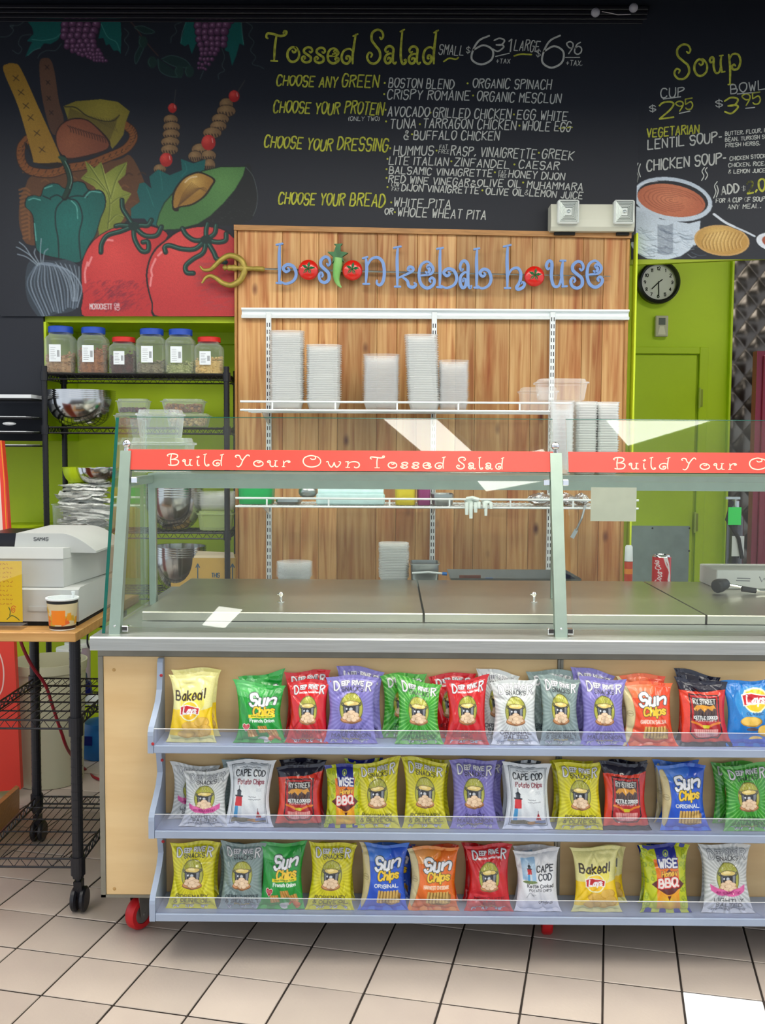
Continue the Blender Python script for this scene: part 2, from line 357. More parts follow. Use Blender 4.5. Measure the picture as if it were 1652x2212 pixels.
# ------------------------------------------------------------------ raster painter (for flat print and the mural, stored as vertex colours)
class Can:
    def __init__(s, w, h, bg, x0=0.0, y0=0.0, x1=100.0, y1=150.0, ss=2):
        s.W, s.H = w * ss, h * ss; s.w, s.h, s.ss = w, h, ss
        s.im = np.zeros((s.H, s.W, 3)) + np.array(bg, float)
        s.x0, s.y0, s.sx, s.sy = x0, y0, s.W / (x1 - x0), s.H / (y1 - y0)
    def _px(s, pts):
        p = np.array(pts, float); return np.stack([(p[:, 0] - s.x0) * s.sx, (p[:, 1] - s.y0) * s.sy], 1)
    def _bb(s, p, m=2):
        a = max(0, int(p[:, 0].min() - m)); b = min(s.W, int(p[:, 0].max() + m) + 1); c = max(0, int(p[:, 1].min() - m)); d = min(s.H, int(p[:, 1].max() + m) + 1)
        return a, b, c, d
    def _mix(s, a, b, c, d, al, colr):
        s.im[c:d, a:b] = s.im[c:d, a:b] * (1 - al[..., None]) + np.array(colr, float) * al[..., None]
    def poly(s, pts, colr, al=1.0, hl=None, smooth=False, clip=None):
        if smooth: pts = crom(list(pts) + [pts[0]], 4)
        p = s._px(pts); a, b, c, d = s._bb(p)
        if a >= b or c >= d: return
        X, Y = np.meshgrid(np.arange(a, b) + .5, np.arange(c, d) + .5); ins = np.zeros(X.shape, bool)
        for i in range(len(p)):
            x1, y1 = p[i]; x2, y2 = p[i - 1]
            if y1 == y2: continue
            cnd = ((y1 > Y) != (y2 > Y)) & (X < (x2 - x1) * (Y - y1) / (y2 - y1) + x1); ins ^= cnd
        al_ = ins * float(al)
        if hl is not None:   # hl = (cx,cy,r,colour2) radial blend
            q = s._px([(hl[0], hl[1])])[0]; r = hl[2] * s.sx
            t = np.clip(np.hypot(X - q[0], Y - q[1]) / r, 0, 1)[..., None]
            cc = np.array(hl[3], float) * (1 - t) + np.array(colr, float) * t
            s.im[c:d, a:b] = s.im[c:d, a:b] * (1 - al_[..., None]) + cc * al_[..., None]
        else: s._mix(a, b, c, d, al_, colr)
    def ell(s, cx, cy, rx, ry, colr, al=1.0, rot=0, hl=None):
        r = math.radians(rot)
        pts = [(cx + rx * math.cos(t) * math.cos(r) - ry * math.sin(t) * math.sin(r), cy + rx * math.cos(t) * math.sin(r) + ry * math.sin(t) * math.cos(r)) for t in np.linspace(0, 2 * math.pi, 28)[:-1]]
        s.poly(pts, colr, al, hl)
    def line(s, pts, w, colr, al=1.0, smooth=False):
        if smooth: pts = crom(pts, 5)
        p = s._px(pts); hw = w * s.sx / 2; a, b, c, d = s._bb(p, hw + 2)
        if a >= b or c >= d: return
        X, Y = np.meshgrid(np.arange(a, b) + .5, np.arange(c, d) + .5); D = np.full(X.shape, 1e9)
        for (x1, y1), (x2, y2) in zip(p[:-1], p[1:]):
            dx, dy = x2 - x1, y2 - y1; L2 = dx * dx + dy * dy + 1e-9
            t = np.clip(((X - x1) * dx + (Y - y1) * dy) / L2, 0, 1); D = np.minimum(D, (X - x1 - t * dx) ** 2 + (Y - y1 - t * dy) ** 2)
        s._mix(a, b, c, d, np.clip(hw + .5 - np.sqrt(D), 0, 1) * al, colr)
    def text(s, t, cx, cy, h, wd, colr, wt=1.2, out=None, slant=0.0, rise=0.0, al=1.0, arc=0.0, aw=1.0):
        st, L = text_strokes(t, .26)
        sc = wd / L
        res = []
        for pl in st:
            q = []
            for x, y in pl:
                xx = (x * sc - wd / 2); yy = y * h
                q.append((cx + xx + yy * slant, cy + h / 2 - yy - rise * xx + arc * (xx / (wd / 2)) ** 2))
            res.append(q)
        if out:
            for q in res: s.line(q, wt + out[1], out[0], al)
        for q in res: s.line(q, wt, colr, al)
    def get(s, noise=0.0, seed=0):
        im = s.im.reshape(s.h, s.ss, s.w, s.ss, 3).mean((1, 3))
        if noise: im = im * (1 + np.random.RandomState(seed).uniform(-noise, noise, im.shape[:2])[..., None])
        im = np.clip(im / 255., 0, 1)
        return np.where(im <= .04045, im / 12.92, ((im + .055) / 1.055) ** 2.4)
def grid_mesh(name, pos, colr, m, parent=None, extra=None, smooth=True):
    """pos (h,w,3) world points, colr (h,w,3) linear"""
    h, wd = pos.shape[:2]; v = pos.reshape(-1, 3); off = np.array(org(parent)) if parent is not None else None
    idx = np.arange(h * wd).reshape(h, wd)
    q = np.stack([idx[:-1, :-1], idx[1:, :-1], idx[1:, 1:], idx[:-1, 1:]], -1).reshape(-1, 4)
    c = np.concatenate([colr.reshape(-1, 3), np.ones((h * wd, 1))], 1)
    if extra is not None:
        ev, eq, ec = extra; q = np.vstack([q, eq + len(v)]); v = np.vstack([v, ev]); c = np.vstack([c, np.concatenate([ec, np.ones((len(ec), 1))], 1)])
    if off is not None: v = v - off
    me = bpy.data.meshes.new(name); me.vertices.add(len(v)); me.vertices.foreach_set('co', v.astype(np.float32).ravel())
    me.loops.add(len(q) * 4); me.loops.foreach_set('vertex_index', q.astype(np.int32).ravel())
    me.polygons.add(len(q)); me.polygons.foreach_set('loop_start', np.arange(0, len(q) * 4, 4, dtype=np.int32))
    if smooth: me.polygons.foreach_set('use_smooth', np.ones(len(q), bool))
    me.update(calc_edges=True)
    a = me.color_attributes.new('Col', 'FLOAT_COLOR', 'POINT'); a.data.foreach_set('color', c.astype(np.float32).ravel())
    me.materials.append(m); o = bpy.data.objects.new(name, me); col.objects.link(o)
    if parent is not None: o.parent = parent
    return o
# ------------------------------------------------------------------ ceiling lights (some read from glass reflections, others added as fill) and the customer side ceiling
M_lamp = mat('lamp_diffuser', (255, 252, 244), .5, emis=LAMP)
M_lampframe = mat('lamp_frame_white', (225, 225, 222), .5)
M_ctile = mat('ceiling_tile_offwhite', (205, 203, 196), .9, var=.05, vscale=30, bump=.2)
M_black = mat('matte_black_paint', (15, 15, 19), .75, var=.15, vscale=5)
CZ = 2.95
def troffer(cx, cy, w_, l_, ang, label):
    t = thing('ceiling_light', label, 'ceiling light', (cx, cy, CZ - .03), 'ceiling troffer lights')
    R = Matrix.Rotation(ang, 4, 'Z')
    def rt(mb):
        mb.v = [tuple((R @ Vector(p)) + Vector((cx, cy, CZ))) for p in mb.v]; return mb
    rt(MB().box(-w_ / 2, w_ / 2, -l_ / 2, l_ / 2, -.016, -.012)).build('diffuser', M_lamp, t)
    f = MB(); e = .02
    f.box(-w_ / 2 - e, w_ / 2 + e, -l_ / 2 - e, -l_ / 2, -.02, .0); f.box(-w_ / 2 - e, w_ / 2 + e, l_ / 2, l_ / 2 + e, -.02, .0)
    f.box(-w_ / 2 - e, -w_ / 2, -l_ / 2, l_ / 2, -.02, .0); f.box(w_ / 2, w_ / 2 + e, -l_ / 2, l_ / 2, -.02, .0)
    rt(f).build('frame', M_lampframe, t)
troffer(.245, .585, .25, 1.22, math.radians(33.0), 'narrow slanted fluorescent ceiling fixture reflected in the left glass')
troffer(1.29, 1.19, .60, 1.22, math.radians(33.7), 'wide fluorescent ceiling fixture reflected in the right glass')
troffer(-1.5, 1.9, .60, 1.22, 0, 'added wide fill fixture on the unseen ceiling above the register side')  # unseen fixture added to light the register side
troffer(.1, 1.95, .60, 1.22, 0, 'added wide fill fixture on the unseen ceiling above the counter front')  # unseen, added to light the bags and counter front
troffer(2.6, 1.9, .60, 1.22, 0, 'added wide fill fixture on the unseen ceiling right of the counter front')  # unseen as well, added for light from the right
for x_, l_ in ((-1.75, 'leftmost'), (-.2, 'second'), (1.35, 'third'), (2.9, 'rightmost')):  # row added just above the view to brighten the kitchen
    troffer(x_, 3.05, 1.22, .50, 0, l_ + ' fixture of the added unseen row above the prep counter')
troffer(.772, .003, .62, .76, math.radians(24.8), 'nearly square fluorescent ceiling fixture reflected beside the centre post')
troffer(-1.52, -3.16, .22, .60, math.radians(-24), 'short narrow ceiling fixture far behind the viewer on the left')
troffer(-3.0, -1.2, .60, 1.22, 0, 'added unseen fill fixture far left behind the viewer')  # added for general fill, kept clear of the glass reflections
troffer(3.9, -1.2, .60, 1.22, 0, 'added unseen fill fixture far right behind the viewer')  # its counterpart on the right, also added fill
troffer(0.2, -4.2, 1.22, .6, 0, 'added unseen fill fixture far behind the viewer')  # added fill from the back of the room
tag(MB().box(-4, 5, -5, 3.36, CZ + .001, CZ + .05).build('ceiling', M_ctile, base=False), kind='structure')
tag(MB().box(-4, 5, 3.36, 3.42, CZ + .001, 3.7).build('trim_1', M_black, base=False), kind='structure')
troffer(2.15, 4.95, .60, .60, 0, 'added square fill fixture hidden in the recess behind the soup board')  # added out of view to brighten the lower recess wall
tag(MB().box(1.25, 5, 4.64, 6.3, CZ + .001, CZ + .03).build('trim_9', M_ctile, base=False), kind='structure')
tag(MB().box(-4, 5, 3.42, 6.6, 3.62, 3.7).build('trim_2', M_black, base=False), kind='structure')

# ------------------------------------------------------------------ floor of quarry tiles
TY, TS = -.2169, .2028; OX, OY = -.4202 * 1.43, 1.8606 * 1.43
M_grout = mat('dark_grout', (52, 44, 38), .9, var=.3, vscale=20)
def tile_mat(name, c1, c2):
    m = mat(name, c1, .38, var=.01, vscale=3.0, rgb2=c2, bump=.05, bscale=120, spec=.4)
    nt = m.node_tree; N = nt.nodes; L = nt.links; b = N['Principled BSDF']
    src = b.inputs['Base Color'].links[0].from_socket
    oi = N.new('ShaderNodeObjectInfo'); mr = N.new('ShaderNodeMapRange'); mr.inputs[3].default_value = .86; mr.inputs[4].default_value = 1.06
    mx = N.new('ShaderNodeVectorMath'); mx.operation = 'SCALE'; L.new(oi.outputs['Random'], mr.inputs[0]); L.new(src, mx.inputs[0]); L.new(mr.outputs[0], mx.inputs['Scale'])
    L.new(mx.outputs[0], b.inputs['Base Color']); return m
M_tile = tile_mat('beige_quarry_tile', (190, 176, 165), (201, 187, 174))
M_wtile = mat('white_tile', (252, 252, 255), .25)
def gpt(i, j):
    u = (i - 5) * TS + OX; v = -(j - 1) * TS + OY
    return np.array([u * math.cos(TY) - v * math.sin(TY), u * math.sin(TY) + v * math.cos(TY)])
def toPx(p):
    q = RW @ (np.array(p) - CAM); return CX + F * q[0] / q[2], CY + F * q[1] / q[2]
floor = tag(MB().box(-4, 5, -5, 7, -.06, -.0035).build('floor', M_grout, base=False), kind='structure')
tm = None; cand = []
for i in range(-22, 34):
    for j in range(-28, 16):
        c = gpt(i + .5, j + .5)
        if c[1] < .3 or c[1] > 6.2 or c[0] < -3.6 or c[0] > 4.6: continue
        x, y = toPx((c[0], c[1], 0))
        vis = not (c[0] > -.55 and c[1] > 3.3) and -120 < x < 1772 and y < 2420
        cand.append((0 if vis else 1, c[1], i, j, c))
cand.sort(key=lambda t: t[:2])
h_ = TS / 2 - .0028
rest = MB()
for k, (v_, _, i, j, c) in enumerate(cand):
    if k < 290:
        if tm is None or (i, j) == (9, 1):
            o = MB().box(-h_, h_, -h_, h_, -.004, 0, b=.0015).build('tile', M_wtile if (i, j) == (9, 1) else M_tile, floor)
            if (i, j) == (9, 1): o['label'] = 'bright white replacement tile'
            elif tm is None: tm = o
        else:
            o = tm.copy(); col.objects.link(o)
        o.location = (c[0], c[1], random.Random(k).uniform(-.0006, .0006)); o.rotation_euler = (0, 0, TY + random.Random(k).uniform(-.004, .004))
    else:
        R = Matrix.Rotation(TY, 3, 'Z'); b_ = MB().box(-h_, h_, -h_, h_, -.004, 0)
        rest.add([tuple(R @ Vector(p) + Vector((c[0], c[1], 0))) for p in b_.v], b_.f)
if rest.v: tag(rest.build('tile_field', M_tile, floor), kind='stuff')

# ------------------------------------------------------------------ walls
M_lime = mat('lime_green_paint', (186, 212, 20), .5, var=.05, vscale=2.5, bump=.03)
M_limed = mat('lime_green_door_paint', (180, 206, 18), .45, var=.05, vscale=2.5)
M_dark = mat('near_black_wall_paint', (24, 28, 38), .55, vscale=2.0)
YB = 4.50        # plane of the black menu wall
def X_(px, Y, py=960): return float(P(px, py, Y)[0])
def Z_(py, Y, px=812): return float(P(px, py, Y)[2])
zn = Z_(681, YB, 300); xl = X_(98, YB); xc0 = X_(510, YB); xr = X_(1361, YB)
zdk = Z_(952, YB, 40)
tag(MB().box(-3.2, xl, YB, 4.95, zdk, zn).build('wall_left', M_dark, base=False), kind='structure')
wb = tag(MB().box(-3.2, xc0 + .1, 4.95, 5.05, 0, 3.6).build('wall_back', M_lime, base=False), kind='structure')
tag(MB().box(xc0 + .001, xr, YB + .001, 4.94, 0, 3.6).build('wall_middle', M_lime, base=False), kind='structure')
# lime moulding inside the niche, niche ceiling
tag(MB().box(xl + .001, xc0, YB + .02, 4.949, zn - .03, zn - .002).box(xl + .06, xc0, 4.90, 4.949, zn - .085, zn - .03).build('trim_3', M_lime, base=False), kind='structure')
tag(MB().box(xl + .0005, xl + .012, YB + .001, 4.949, zdk, zn - .031).build('trim_4', M_lime, base=False), kind='structure')
# the recess on the right
YR = 6.2
xq = X_(1578, YR)
wr = tag(MB().box(xr - .4, xq, YR, YR + .1, 0, 3.6).build('wall_recess', M_lime, base=False), kind='structure')
tag(MB().box(xr, X_(1361, 4.46) + .002, 4.44, YB, 0, Z_(505, 4.46, 1355)).build('trim_5', mat('lime_edge', (208, 226, 40), .5), base=False), kind='structure')
# door with frame lines
dr = tag(MB().box(X_(1300, YR), X_(1500, YR - .02), YR - .02, YR - .001, 0.01, Z_(767, YR - .02, 1430), b=.003).build('door_1', M_limed, base=False), kind='structure')
fr = MB(); xo0 = X_(1503.5, YR); xo1 = X_(1522, YR); zt = Z_(750, YR, 1430); zt0 = Z_(765, YR, 1430)
fr.box(xo0, xo1, YR - .028, YR - .001, 0, zt, b=.003); fr.box(xr, xo0 - .001, YR - .028, YR - .001, zt0, zt, b=.003)
fr.build('door_frame', M_limed, dr)
for y0, y1 in ((838, 882), (1105, 1150)):
    hb = MB(); z0, z1 = Z_(y1, YR, 1500), Z_(y0, YR, 1500); xx = X_(1504 if y0 < 1000 else 1501, YR)
    hb.tube([(xx, YR - .034, z0), (xx, YR - .034, z1)], .007, 8); hb.box(xx, xx + .022, YR - .032, YR - .028, z0 + .01, z1 - .01)
    hb.build('hinge', mat('painted_hinge', (150, 165, 60), .4, .4), dr)
kp = MB().box(X_(1352, YR - .03), X_(1494, YR - .03), YR - .03, YR - .0205, .1, Z_(1136, YR - .03, 1430))
kp.build('kick_plate', mat('brushed_blue_grey_plate', (150, 166, 172), .5, .3, var=.08, vscale=14), dr)
sc_ = MB()
for px_, py_ in ((1409, 1141), (1489, 1141), (1488, 1190)):
    q = P(px_, py_, YR - .03); sc_.ball(q, .006, .003, .006, 8, 6)
sc_.build('screw', mat('dark_screw', (60, 62, 66), .4, .8), dr)
# dark quilted steel wall to the right of the recess
M_quilt = mat('quilted_steel', (92, 86, 80), .28, .92, var=.12, vscale=6)
YQ = 6.17; qx0 = X_(1574, YQ); qx1 = qx0 + 1.0
nx, nz = 130, 380; zs = np.linspace(0, 3.6, nz); xs = np.linspace(qx0, qx1, nx)
XX, ZZ = np.meshgrid(xs, zs); dsz = .135
a_ = (XX / dsz * 1.0 + ZZ / (dsz * 1.25)) ; b_ = (XX / dsz - ZZ / (dsz * 1.25))
pil = np.abs(np.sin(np.pi * a_)) ** .7 * np.abs(np.sin(np.pi * b_)) ** .7
pos = np.stack([XX, YQ - .013 * pil, ZZ], -1)
qw = tag(grid_mesh('wall_quilted', pos, np.ones((nz, nx, 3)) * .2, M_quilt), kind='structure')
tag(MB().box(qx0, qx1 + .8, YQ + .002, YR + .1, 0, 3.6).build('wall_right', M_black, base=False), kind='structure')
tag(MB().box(qx0 - .012, qx0, YQ - .012, YR - .001, 0, 3.6).build('trim_6', M_lime, base=False), kind='structure')
# dark ridged trim over the menu boards
rd = MB(); 
for yy in (18, 27, 36, 44):
    z = Z_(yy + 8, YB, 600); rd.box(-3.2, X_(1375, YB), YB - .035 + (yy - 18) * .0008, YB, z, z + .016, b=.003)
tag(rd.build('trim_7', mat('dark_ridged_moulding', (20, 19, 28), .5), base=False), kind='structure')

# ------------------------------------------------------------------ menu boards
mb1 = thing('menu_board', 'black painted salad menu board with chalk lettering and food mural', 'menu board', (X_(700, YB), YB, zn))
bd = MB()
bd.prism([(-3.2, zn), (xc0 - .0, zn), (xc0 + .0, Z_(520, YB, 600)), (X_(1374, YB), Z_(520, YB, 600)), (X_(1374, YB), 3.62), (-3.2, 3.62)], 'y', YB - .012, YB + .05)
bd.build('board', M_dark, mb1)
YM = YB - .0125
def mp(x, y): return P(x, y, YM - .0015)
M_chW = mat('white_chalk_paint', (186, 188, 182), .8, var=.12, vscale=90)
M_chY = mat('yellow_chalk_paint', (176, 178, 62), .8, var=.3, vscale=60)
M_chG = mat('dim_chalk_green', (60, 90, 78), .8, var=.3, vscale=60)
rng = random.Random(5)
def line_text(mb, s, x0, y0, x1, y1, h, wpx, mapf, slant=.12, jit=.06, curly=False, gap=.16, xs=1.0, off=0.0):
    """text whose baseline goes from pixel (x0,y0) to (x1,y1), cap height h px"""
    st, L = curly_strokes(s, gap) if curly else text_strokes(s, gap, .5, jit, rng)
    dx, dy = (x1 - x0) / L, (y1 - y0) / L
    ln = math.hypot(x1 - x0, y1 - y0); ux, uy = (x1 - x0) / ln, (y1 - y0) / ln
    res = []
    for pl in st:
        res.append([(x0 + a * dx + b * h * (slant * ux + uy), y0 + a * dy + b * h * (slant * uy - ux)) for a, b in pl])
    strokes_mesh(mb, res, wpx, lambda q: mapf(q[0], q[1]), taper=.35 if curly else .15)
W1 = MB(); Y1 = MB()
line_text(Y1, 'Tossed', 572, 131, 768, 138, 32, 5.5, mp, .04, curly=True)
line_text(Y1, 'Salad', 792, 136, 943, 138, 36, 5.5, mp, .04, curly=True)
T = lambda s, x0, y0, x1, y1, h, wp=3.2, mb=W1: line_text(mb, s, x0, y0, x1, y1, h, wp * .88, mp, gap=.27)
T('SMALL', 947, 117, 1000, 120, 20, 2.8); T('$', 1006, 117, 1014, 117, 18, 2); T('6', 1018, 139, 1060, 139, 64, 5); T('31', 1064, 111, 1102, 111, 28, 4)
T('+TAX', 1071, 137, 1101, 137, 10, 2); T('LARGE', 1110, 108, 1163, 112, 22, 3); T('$', 1157, 124, 1166, 124, 18, 2); T('6', 1170, 147, 1212, 147, 66, 5); T('96', 1221, 117, 1254, 117, 27, 3.6); T('+TAX.', 1222, 141, 1257, 142, 11, 2)
strokes_mesh(W1, [[(1070, 122), (1100, 115)], [(1221, 124), (1252, 124)]], 2.2, lambda q: mp(*q))
strokes_mesh(Y1, [crom([(958, 133), (970, 126), (984, 128), (990, 124)]), crom([(1110, 121), (1125, 117), (1148, 118)])], 3.5, lambda q: mp(*q))
for s, x0, y0, x1, y1, h in (('CHOOSE ANY', 597, 184, 727, 189, 22), ('GREEN', 738, 187, 816, 189, 25), ('CHOOSE YOUR', 590, 242, 731, 247, 24), ('PROTEIN', 744, 244, 826, 249, 26),
        ('CHOOSE YOUR', 570, 317, 715, 326, 24), ('DRESSING', 728, 323, 836, 327, 26), ('CHOOSE YOUR', 601, 440, 742, 444, 24), ('BREAD', 755, 444, 829, 447, 26)):
    T(s, x0, y0, x1, y1, h, 4.2, Y1)
for s, x0, y0, x1, y1, h in (('BOSTON BLEND', 839, 189, 979, 192, 20), ('ORGANIC SPINACH', 1021, 189, 1189, 193, 20), ('CRISPY ROMAINE', 836, 214, 1013, 217, 20), ('ORGANIC MESCLUN', 1030, 218, 1210, 223, 20),
        ('(ONLY TWO)', 752, 261, 819, 261, 9), ('AVOCADO', 837, 251, 926, 252, 20), ('GRILLED CHICKEN', 935, 253, 1102, 257, 20), ('EGG WHITE', 1116, 257, 1224, 261, 20),
        ('TUNA', 842, 277, 897, 277, 20), ('TARRAGON CHICKEN', 913, 276, 1113, 280, 20), ('WHOLE EGG', 1127, 281, 1231, 284, 20), ('& BUFFALO CHICKEN', 872, 301, 1077, 303, 19),
        ('HUMMUS', 850, 335, 935, 335, 20), ('FAT', 949, 321, 966, 321, 8), ('FREE', 947, 331, 969, 332, 8), ('RASP. VINAIGRETTE', 973, 335, 1156, 343, 20), ('GREEK', 1170, 341, 1237, 346, 20),
        ('LITE ITALIAN', 840, 355, 967, 358, 17), ('ZINFANDEL', 981, 358, 1099, 364, 17), ('CAESAR', 1120, 363, 1206, 367, 17),
        ('BALSAMIC VINAIGRETTE', 840, 375, 1062, 382, 15), ('FAT', 1077, 375, 1092, 375, 7), ('FREE', 1076, 383, 1093, 384, 7), ('HONEY DIJON', 1098, 383, 1218, 389, 15),
        ('RED WINE VINEGAR', 839, 394, 1012, 402, 15), ('&', 1017, 402, 1026, 402, 12), ('OLIVE OIL', 1031, 402, 1124, 405, 15), ('MUHAMMARA', 1138, 406, 1257, 412, 15),
        ('LOW', 845, 402, 861, 403, 7), ('FAT', 846, 412, 861, 413, 7), ('DIJON VINAIGRETTE', 867, 412, 1033, 419, 14), ('OLIVE OIL', 1049, 420, 1131, 423, 14), ('&', 1133, 421, 1140, 421, 10), ('LEMON JUICE', 1143, 423, 1257, 430, 14),
        ('WHITE PITA', 850, 446, 972, 450, 18), ('OR', 831, 463, 848, 463, 12), ('WHOLE WHEAT PITA', 858, 467, 1048, 474, 19)):
    T(s, x0, y0, x1, y1, h, 3.1 if h > 10 else 1.5)
dots = MB()
for x, y in ((830, 179), (1009, 180), (829, 203), (1021, 206), (832, 237), (929, 243), (1109, 247), (833, 262), (906, 268), (1121, 271), (842, 320), (942, 325), (1163, 330), (836, 343), (974, 348), (1110, 355), (834, 365), (1068, 372), (834, 384), (1129, 394), (836, 404), (1041, 411), (844, 437), (852, 458), (889, 290)):
    strokes_mesh(dots, [[(x, y), (x + 1.5, y + .5)]], 4, lambda q: mp(*q))
strokes_mesh(dots, [[(1207, 277), (1236, 275)]], 2.5, lambda q: mp(*q))
W1.build('lettering', M_chW, mb1); tag(Y1.build('lettering', M_chY, mb1), 'yellow chalk headings'); dots.build('bullet_dots', M_chY, mb1)

# ---- the food mural (flat paint), painted in pixel units of its own canvas
BG = (24, 28, 38)
g = .3632
mu = Can(390, 440, BG, 0 / g, 30 / g, 575 / g, 684 / g, ss=2)   # units = zoomed px
def pp(*a): return [(a[i], a[i + 1]) for i in range(0, len(a), 2)]
DK = (12, 14, 18); TEAL = (8, 84, 80)
def mural(c):
    r = random.Random(3)
    L = c.line; Pl = c.poly; E = c.ell
    Pl(pp(165,130,230,105,400,105,375,150,370,200,340,240,300,262,262,258,240,285,200,300,150,340,175,280,192,250,160,245,200,200,190,160), TEAL)
    Pl(pp(540,110,715,105,722,200,718,320,700,300,675,302,650,262,630,270,615,225,585,230,600,160), TEAL)
    Pl(pp(1108,105,1165,105,1165,200,1190,245,1165,260,1140,322,1122,262,1098,275,1072,260,1088,200), TEAL)
    Pl(pp(1345,110,1430,120,1440,200,1452,272,1425,258,1405,330,1380,392,1362,310,1338,300,1340,200), TEAL)
    for a in (pp(190,235,260,240,330,225,365,195), pp(600,140,640,220,690,250,712,300), pp(1110,120,1085,190,1075,255), pp(1435,130,1440,200,1448,262), pp(165,330,200,300,240,285)): L(a, 5, (95, 150, 140), .6, True)
    def grapes(cells, seed):
        rr = random.Random(seed)
        for (x0, x1, y, rad) in cells:
            n = max(1, int((x1 - x0) / (rad * 1.5)))
            for k in range(n + 1):
                x = x0 + (x1 - x0) * k / n + rr.uniform(-4, 4); yy = y + rr.uniform(-5, 5)
                E(x, yy, rad * 1.12, rad * 1.12, (30, 18, 34)); E(x, yy, rad, rad, (70, 38, 66), hl=(x - rad * .3, yy - rad * .3, rad * 1.1, (128, 84, 118)))
                E(x - rad * .3, yy - rad * .3, rad * .22, rad * .22, (160, 130, 155), .8)
    grapes([(400, 560, 118, 22), (385, 570, 150, 25), (390, 560, 185, 25), (385, 545, 218, 24), (400, 550, 248, 21), (400, 560, 275, 19), (430, 580, 300, 16), (470, 600, 322, 14), (520, 615, 342, 12), (560, 630, 362, 10)], 1)
    grapes([(1175, 1370, 122, 24), (1180, 1350, 155, 26), (1185, 1335, 192, 25), (1185, 1330, 230, 22), (1195, 1330, 262, 20), (1200, 1290, 292, 17), (1200, 1275, 322, 15), (1190, 1260, 352, 13), (1185, 1240, 380, 11), (1178, 1225, 408, 9)], 2)
    L(pp(765,118,800,155,860,240,940,332), 8, (70, 48, 45), .9, True)
    for a in (pp(800,160,850,155,920,190,860,200,800,165), pp(830,215,860,260,840,320,808,380,802,330,830,270,828,220), pp(960,350,1020,330,1100,355,1130,400,1040,395,970,360), pp(940,350,950,420,1010,455,1080,458)):
        Pl(a, (20, 48, 44), .8, smooth=True); L(a, 4, (75, 105, 98), .7, True)
    for x, y in ((905, 370), (1065, 425), (1125, 425), (850, 250)): E(x, y, 28, 36, (25, 52, 46), .9); L(pp(x - 15, y - 25, x - 22, y, x - 12, y + 25), 3, (90, 120, 110), .6, True)
    for a in (pp(0,220,50,215,80,180,60,150,110,150,165,110), pp(60,160,80,150,70,170), pp(185,205,130,215,110,260,130,290,110,320,75,300), pp(365,260,330,300,280,300,240,320,225,345), pp(740,170,765,200,740,240,765,280,745,330),
              pp(1085,130,1040,150,1050,190,1020,220,1015,255), pp(1460,130,1500,160,1480,210,1510,250,1490,300,1520,340,1500,380,1545,395,1570,410), pp(1320,290,1335,340,1320,390,1335,420,1300,440,1300,470), pp(1210,420,1190,470)):
        L(a, 4, (80, 98, 95), .7, True)
    # basket
    Pl(pp(200,1040,420,1000,700,950,775,925,850,1060,865,1150,800,1260,650,1400,500,1440,190,1460,130,1390,112,1300,120,1180,150,1110), (86, 54, 30), smooth=True)
    for k in range(60):
        x, y = r.uniform(120, 830), r.uniform(1000, 1430); L(pp(x, y, x + 22, y - 12, x + 44, y), 9, r.choice([(62, 36, 20), (112, 72, 38), (100, 62, 34)]), .8, True)
    for k in range(13): L(pp(115 + k * 2, 1130 + k * 24, 150 + k * 2, 1120 + k * 24, 175, 1135 + k * 24), 12, (118, 76, 40), .9, True)
    # rope rim and handle
    rim = crom(pp(160,830,125,880,130,960,180,1015,300,1030,400,1000,520,980,640,935,740,890,790,830,785,780,745,745), 6)
    L(rim, 56, (40, 22, 14)); L(rim, 46, (118, 68, 30))
    for i in range(0, len(rim) - 1, 2):
        x, y = rim[i]; L(pp(x - 16, y + 18, x + 2, y + 6, x + 18, y - 18), 5, (44, 24, 14), .9, True)
        L(pp(x - 10, y + 12, x + 6, y), 7, (150, 96, 44), .6)
    Pl(pp(150,880,160,850,200,960,340,1000,380,960,300,940,200,900), (26, 16, 14), smooth=True)
    # bread
    Pl(pp(235,370,262,345,300,355,325,430,350,600,380,720,335,800,300,775,262,640,240,500), (78, 52, 38), smooth=True, hl=(270, 500, 260, (96, 66, 48)))
    Pl(pp(20,420,45,380,85,378,125,410,230,640,362,940,340,965,210,968,190,920,110,640), (142, 106, 32), smooth=True, hl=(150, 650, 220, (158, 122, 42)))
    for x, y in ((95, 465), (125, 550), (155, 630), (182, 700), (220, 792), (250, 890)):
        L(pp(x - 18, y - 14, x + 18, y + 14), 4, (48, 34, 16)); L(pp(x - 14, y + 16, x + 14, y - 18), 4, (48, 34, 16))
    for x, y in ((280, 400), (285, 490), (290, 585), (305, 670)): L(pp(x - 12, y - 12, x + 12, y + 12), 4, (34, 24, 20)); L(pp(x - 10, y + 12, x + 10, y - 12), 4, (34, 24, 20))
    Pl(pp(378,632,450,602,600,590,700,605,772,662,745,735,735,800,700,850,668,885,620,800,560,740,470,702,405,712), (118, 106, 34), hl=(620, 640, 160, (138, 126, 44)))
    Pl(pp(415,640,520,690,640,725,700,690,690,740,640,870,600,780,500,712,400,712), (96, 84, 30))
    L(pp(385,635,450,640,520,690,620,720,680,715,710,685), 7, (40, 36, 18), .9, True)
    for k in range(8): L(pp(540 + k * 18, 690 + k * 3, 600 + k * 14, 730 + k * 8), 3, (70, 60, 24), .7)
    Pl(pp(330,800,360,740,420,705,500,705,560,740,640,820,655,870,600,910,430,950,370,930,335,870), (40, 20, 16), smooth=True)
    Pl(pp(336,800,365,745,425,712,500,712,556,745,630,825,645,870,596,902,430,940,372,922,342,866), (112, 60, 40), smooth=True, hl=(420, 840, 180, (138, 80, 52)))
    for k in range(14): x = 400 + k * 16; L(pp(x, 745 + k * 5, x + 16, 760 + k * 5, x + 22, 785 + k * 5), 5, (52, 28, 20), .8, True)
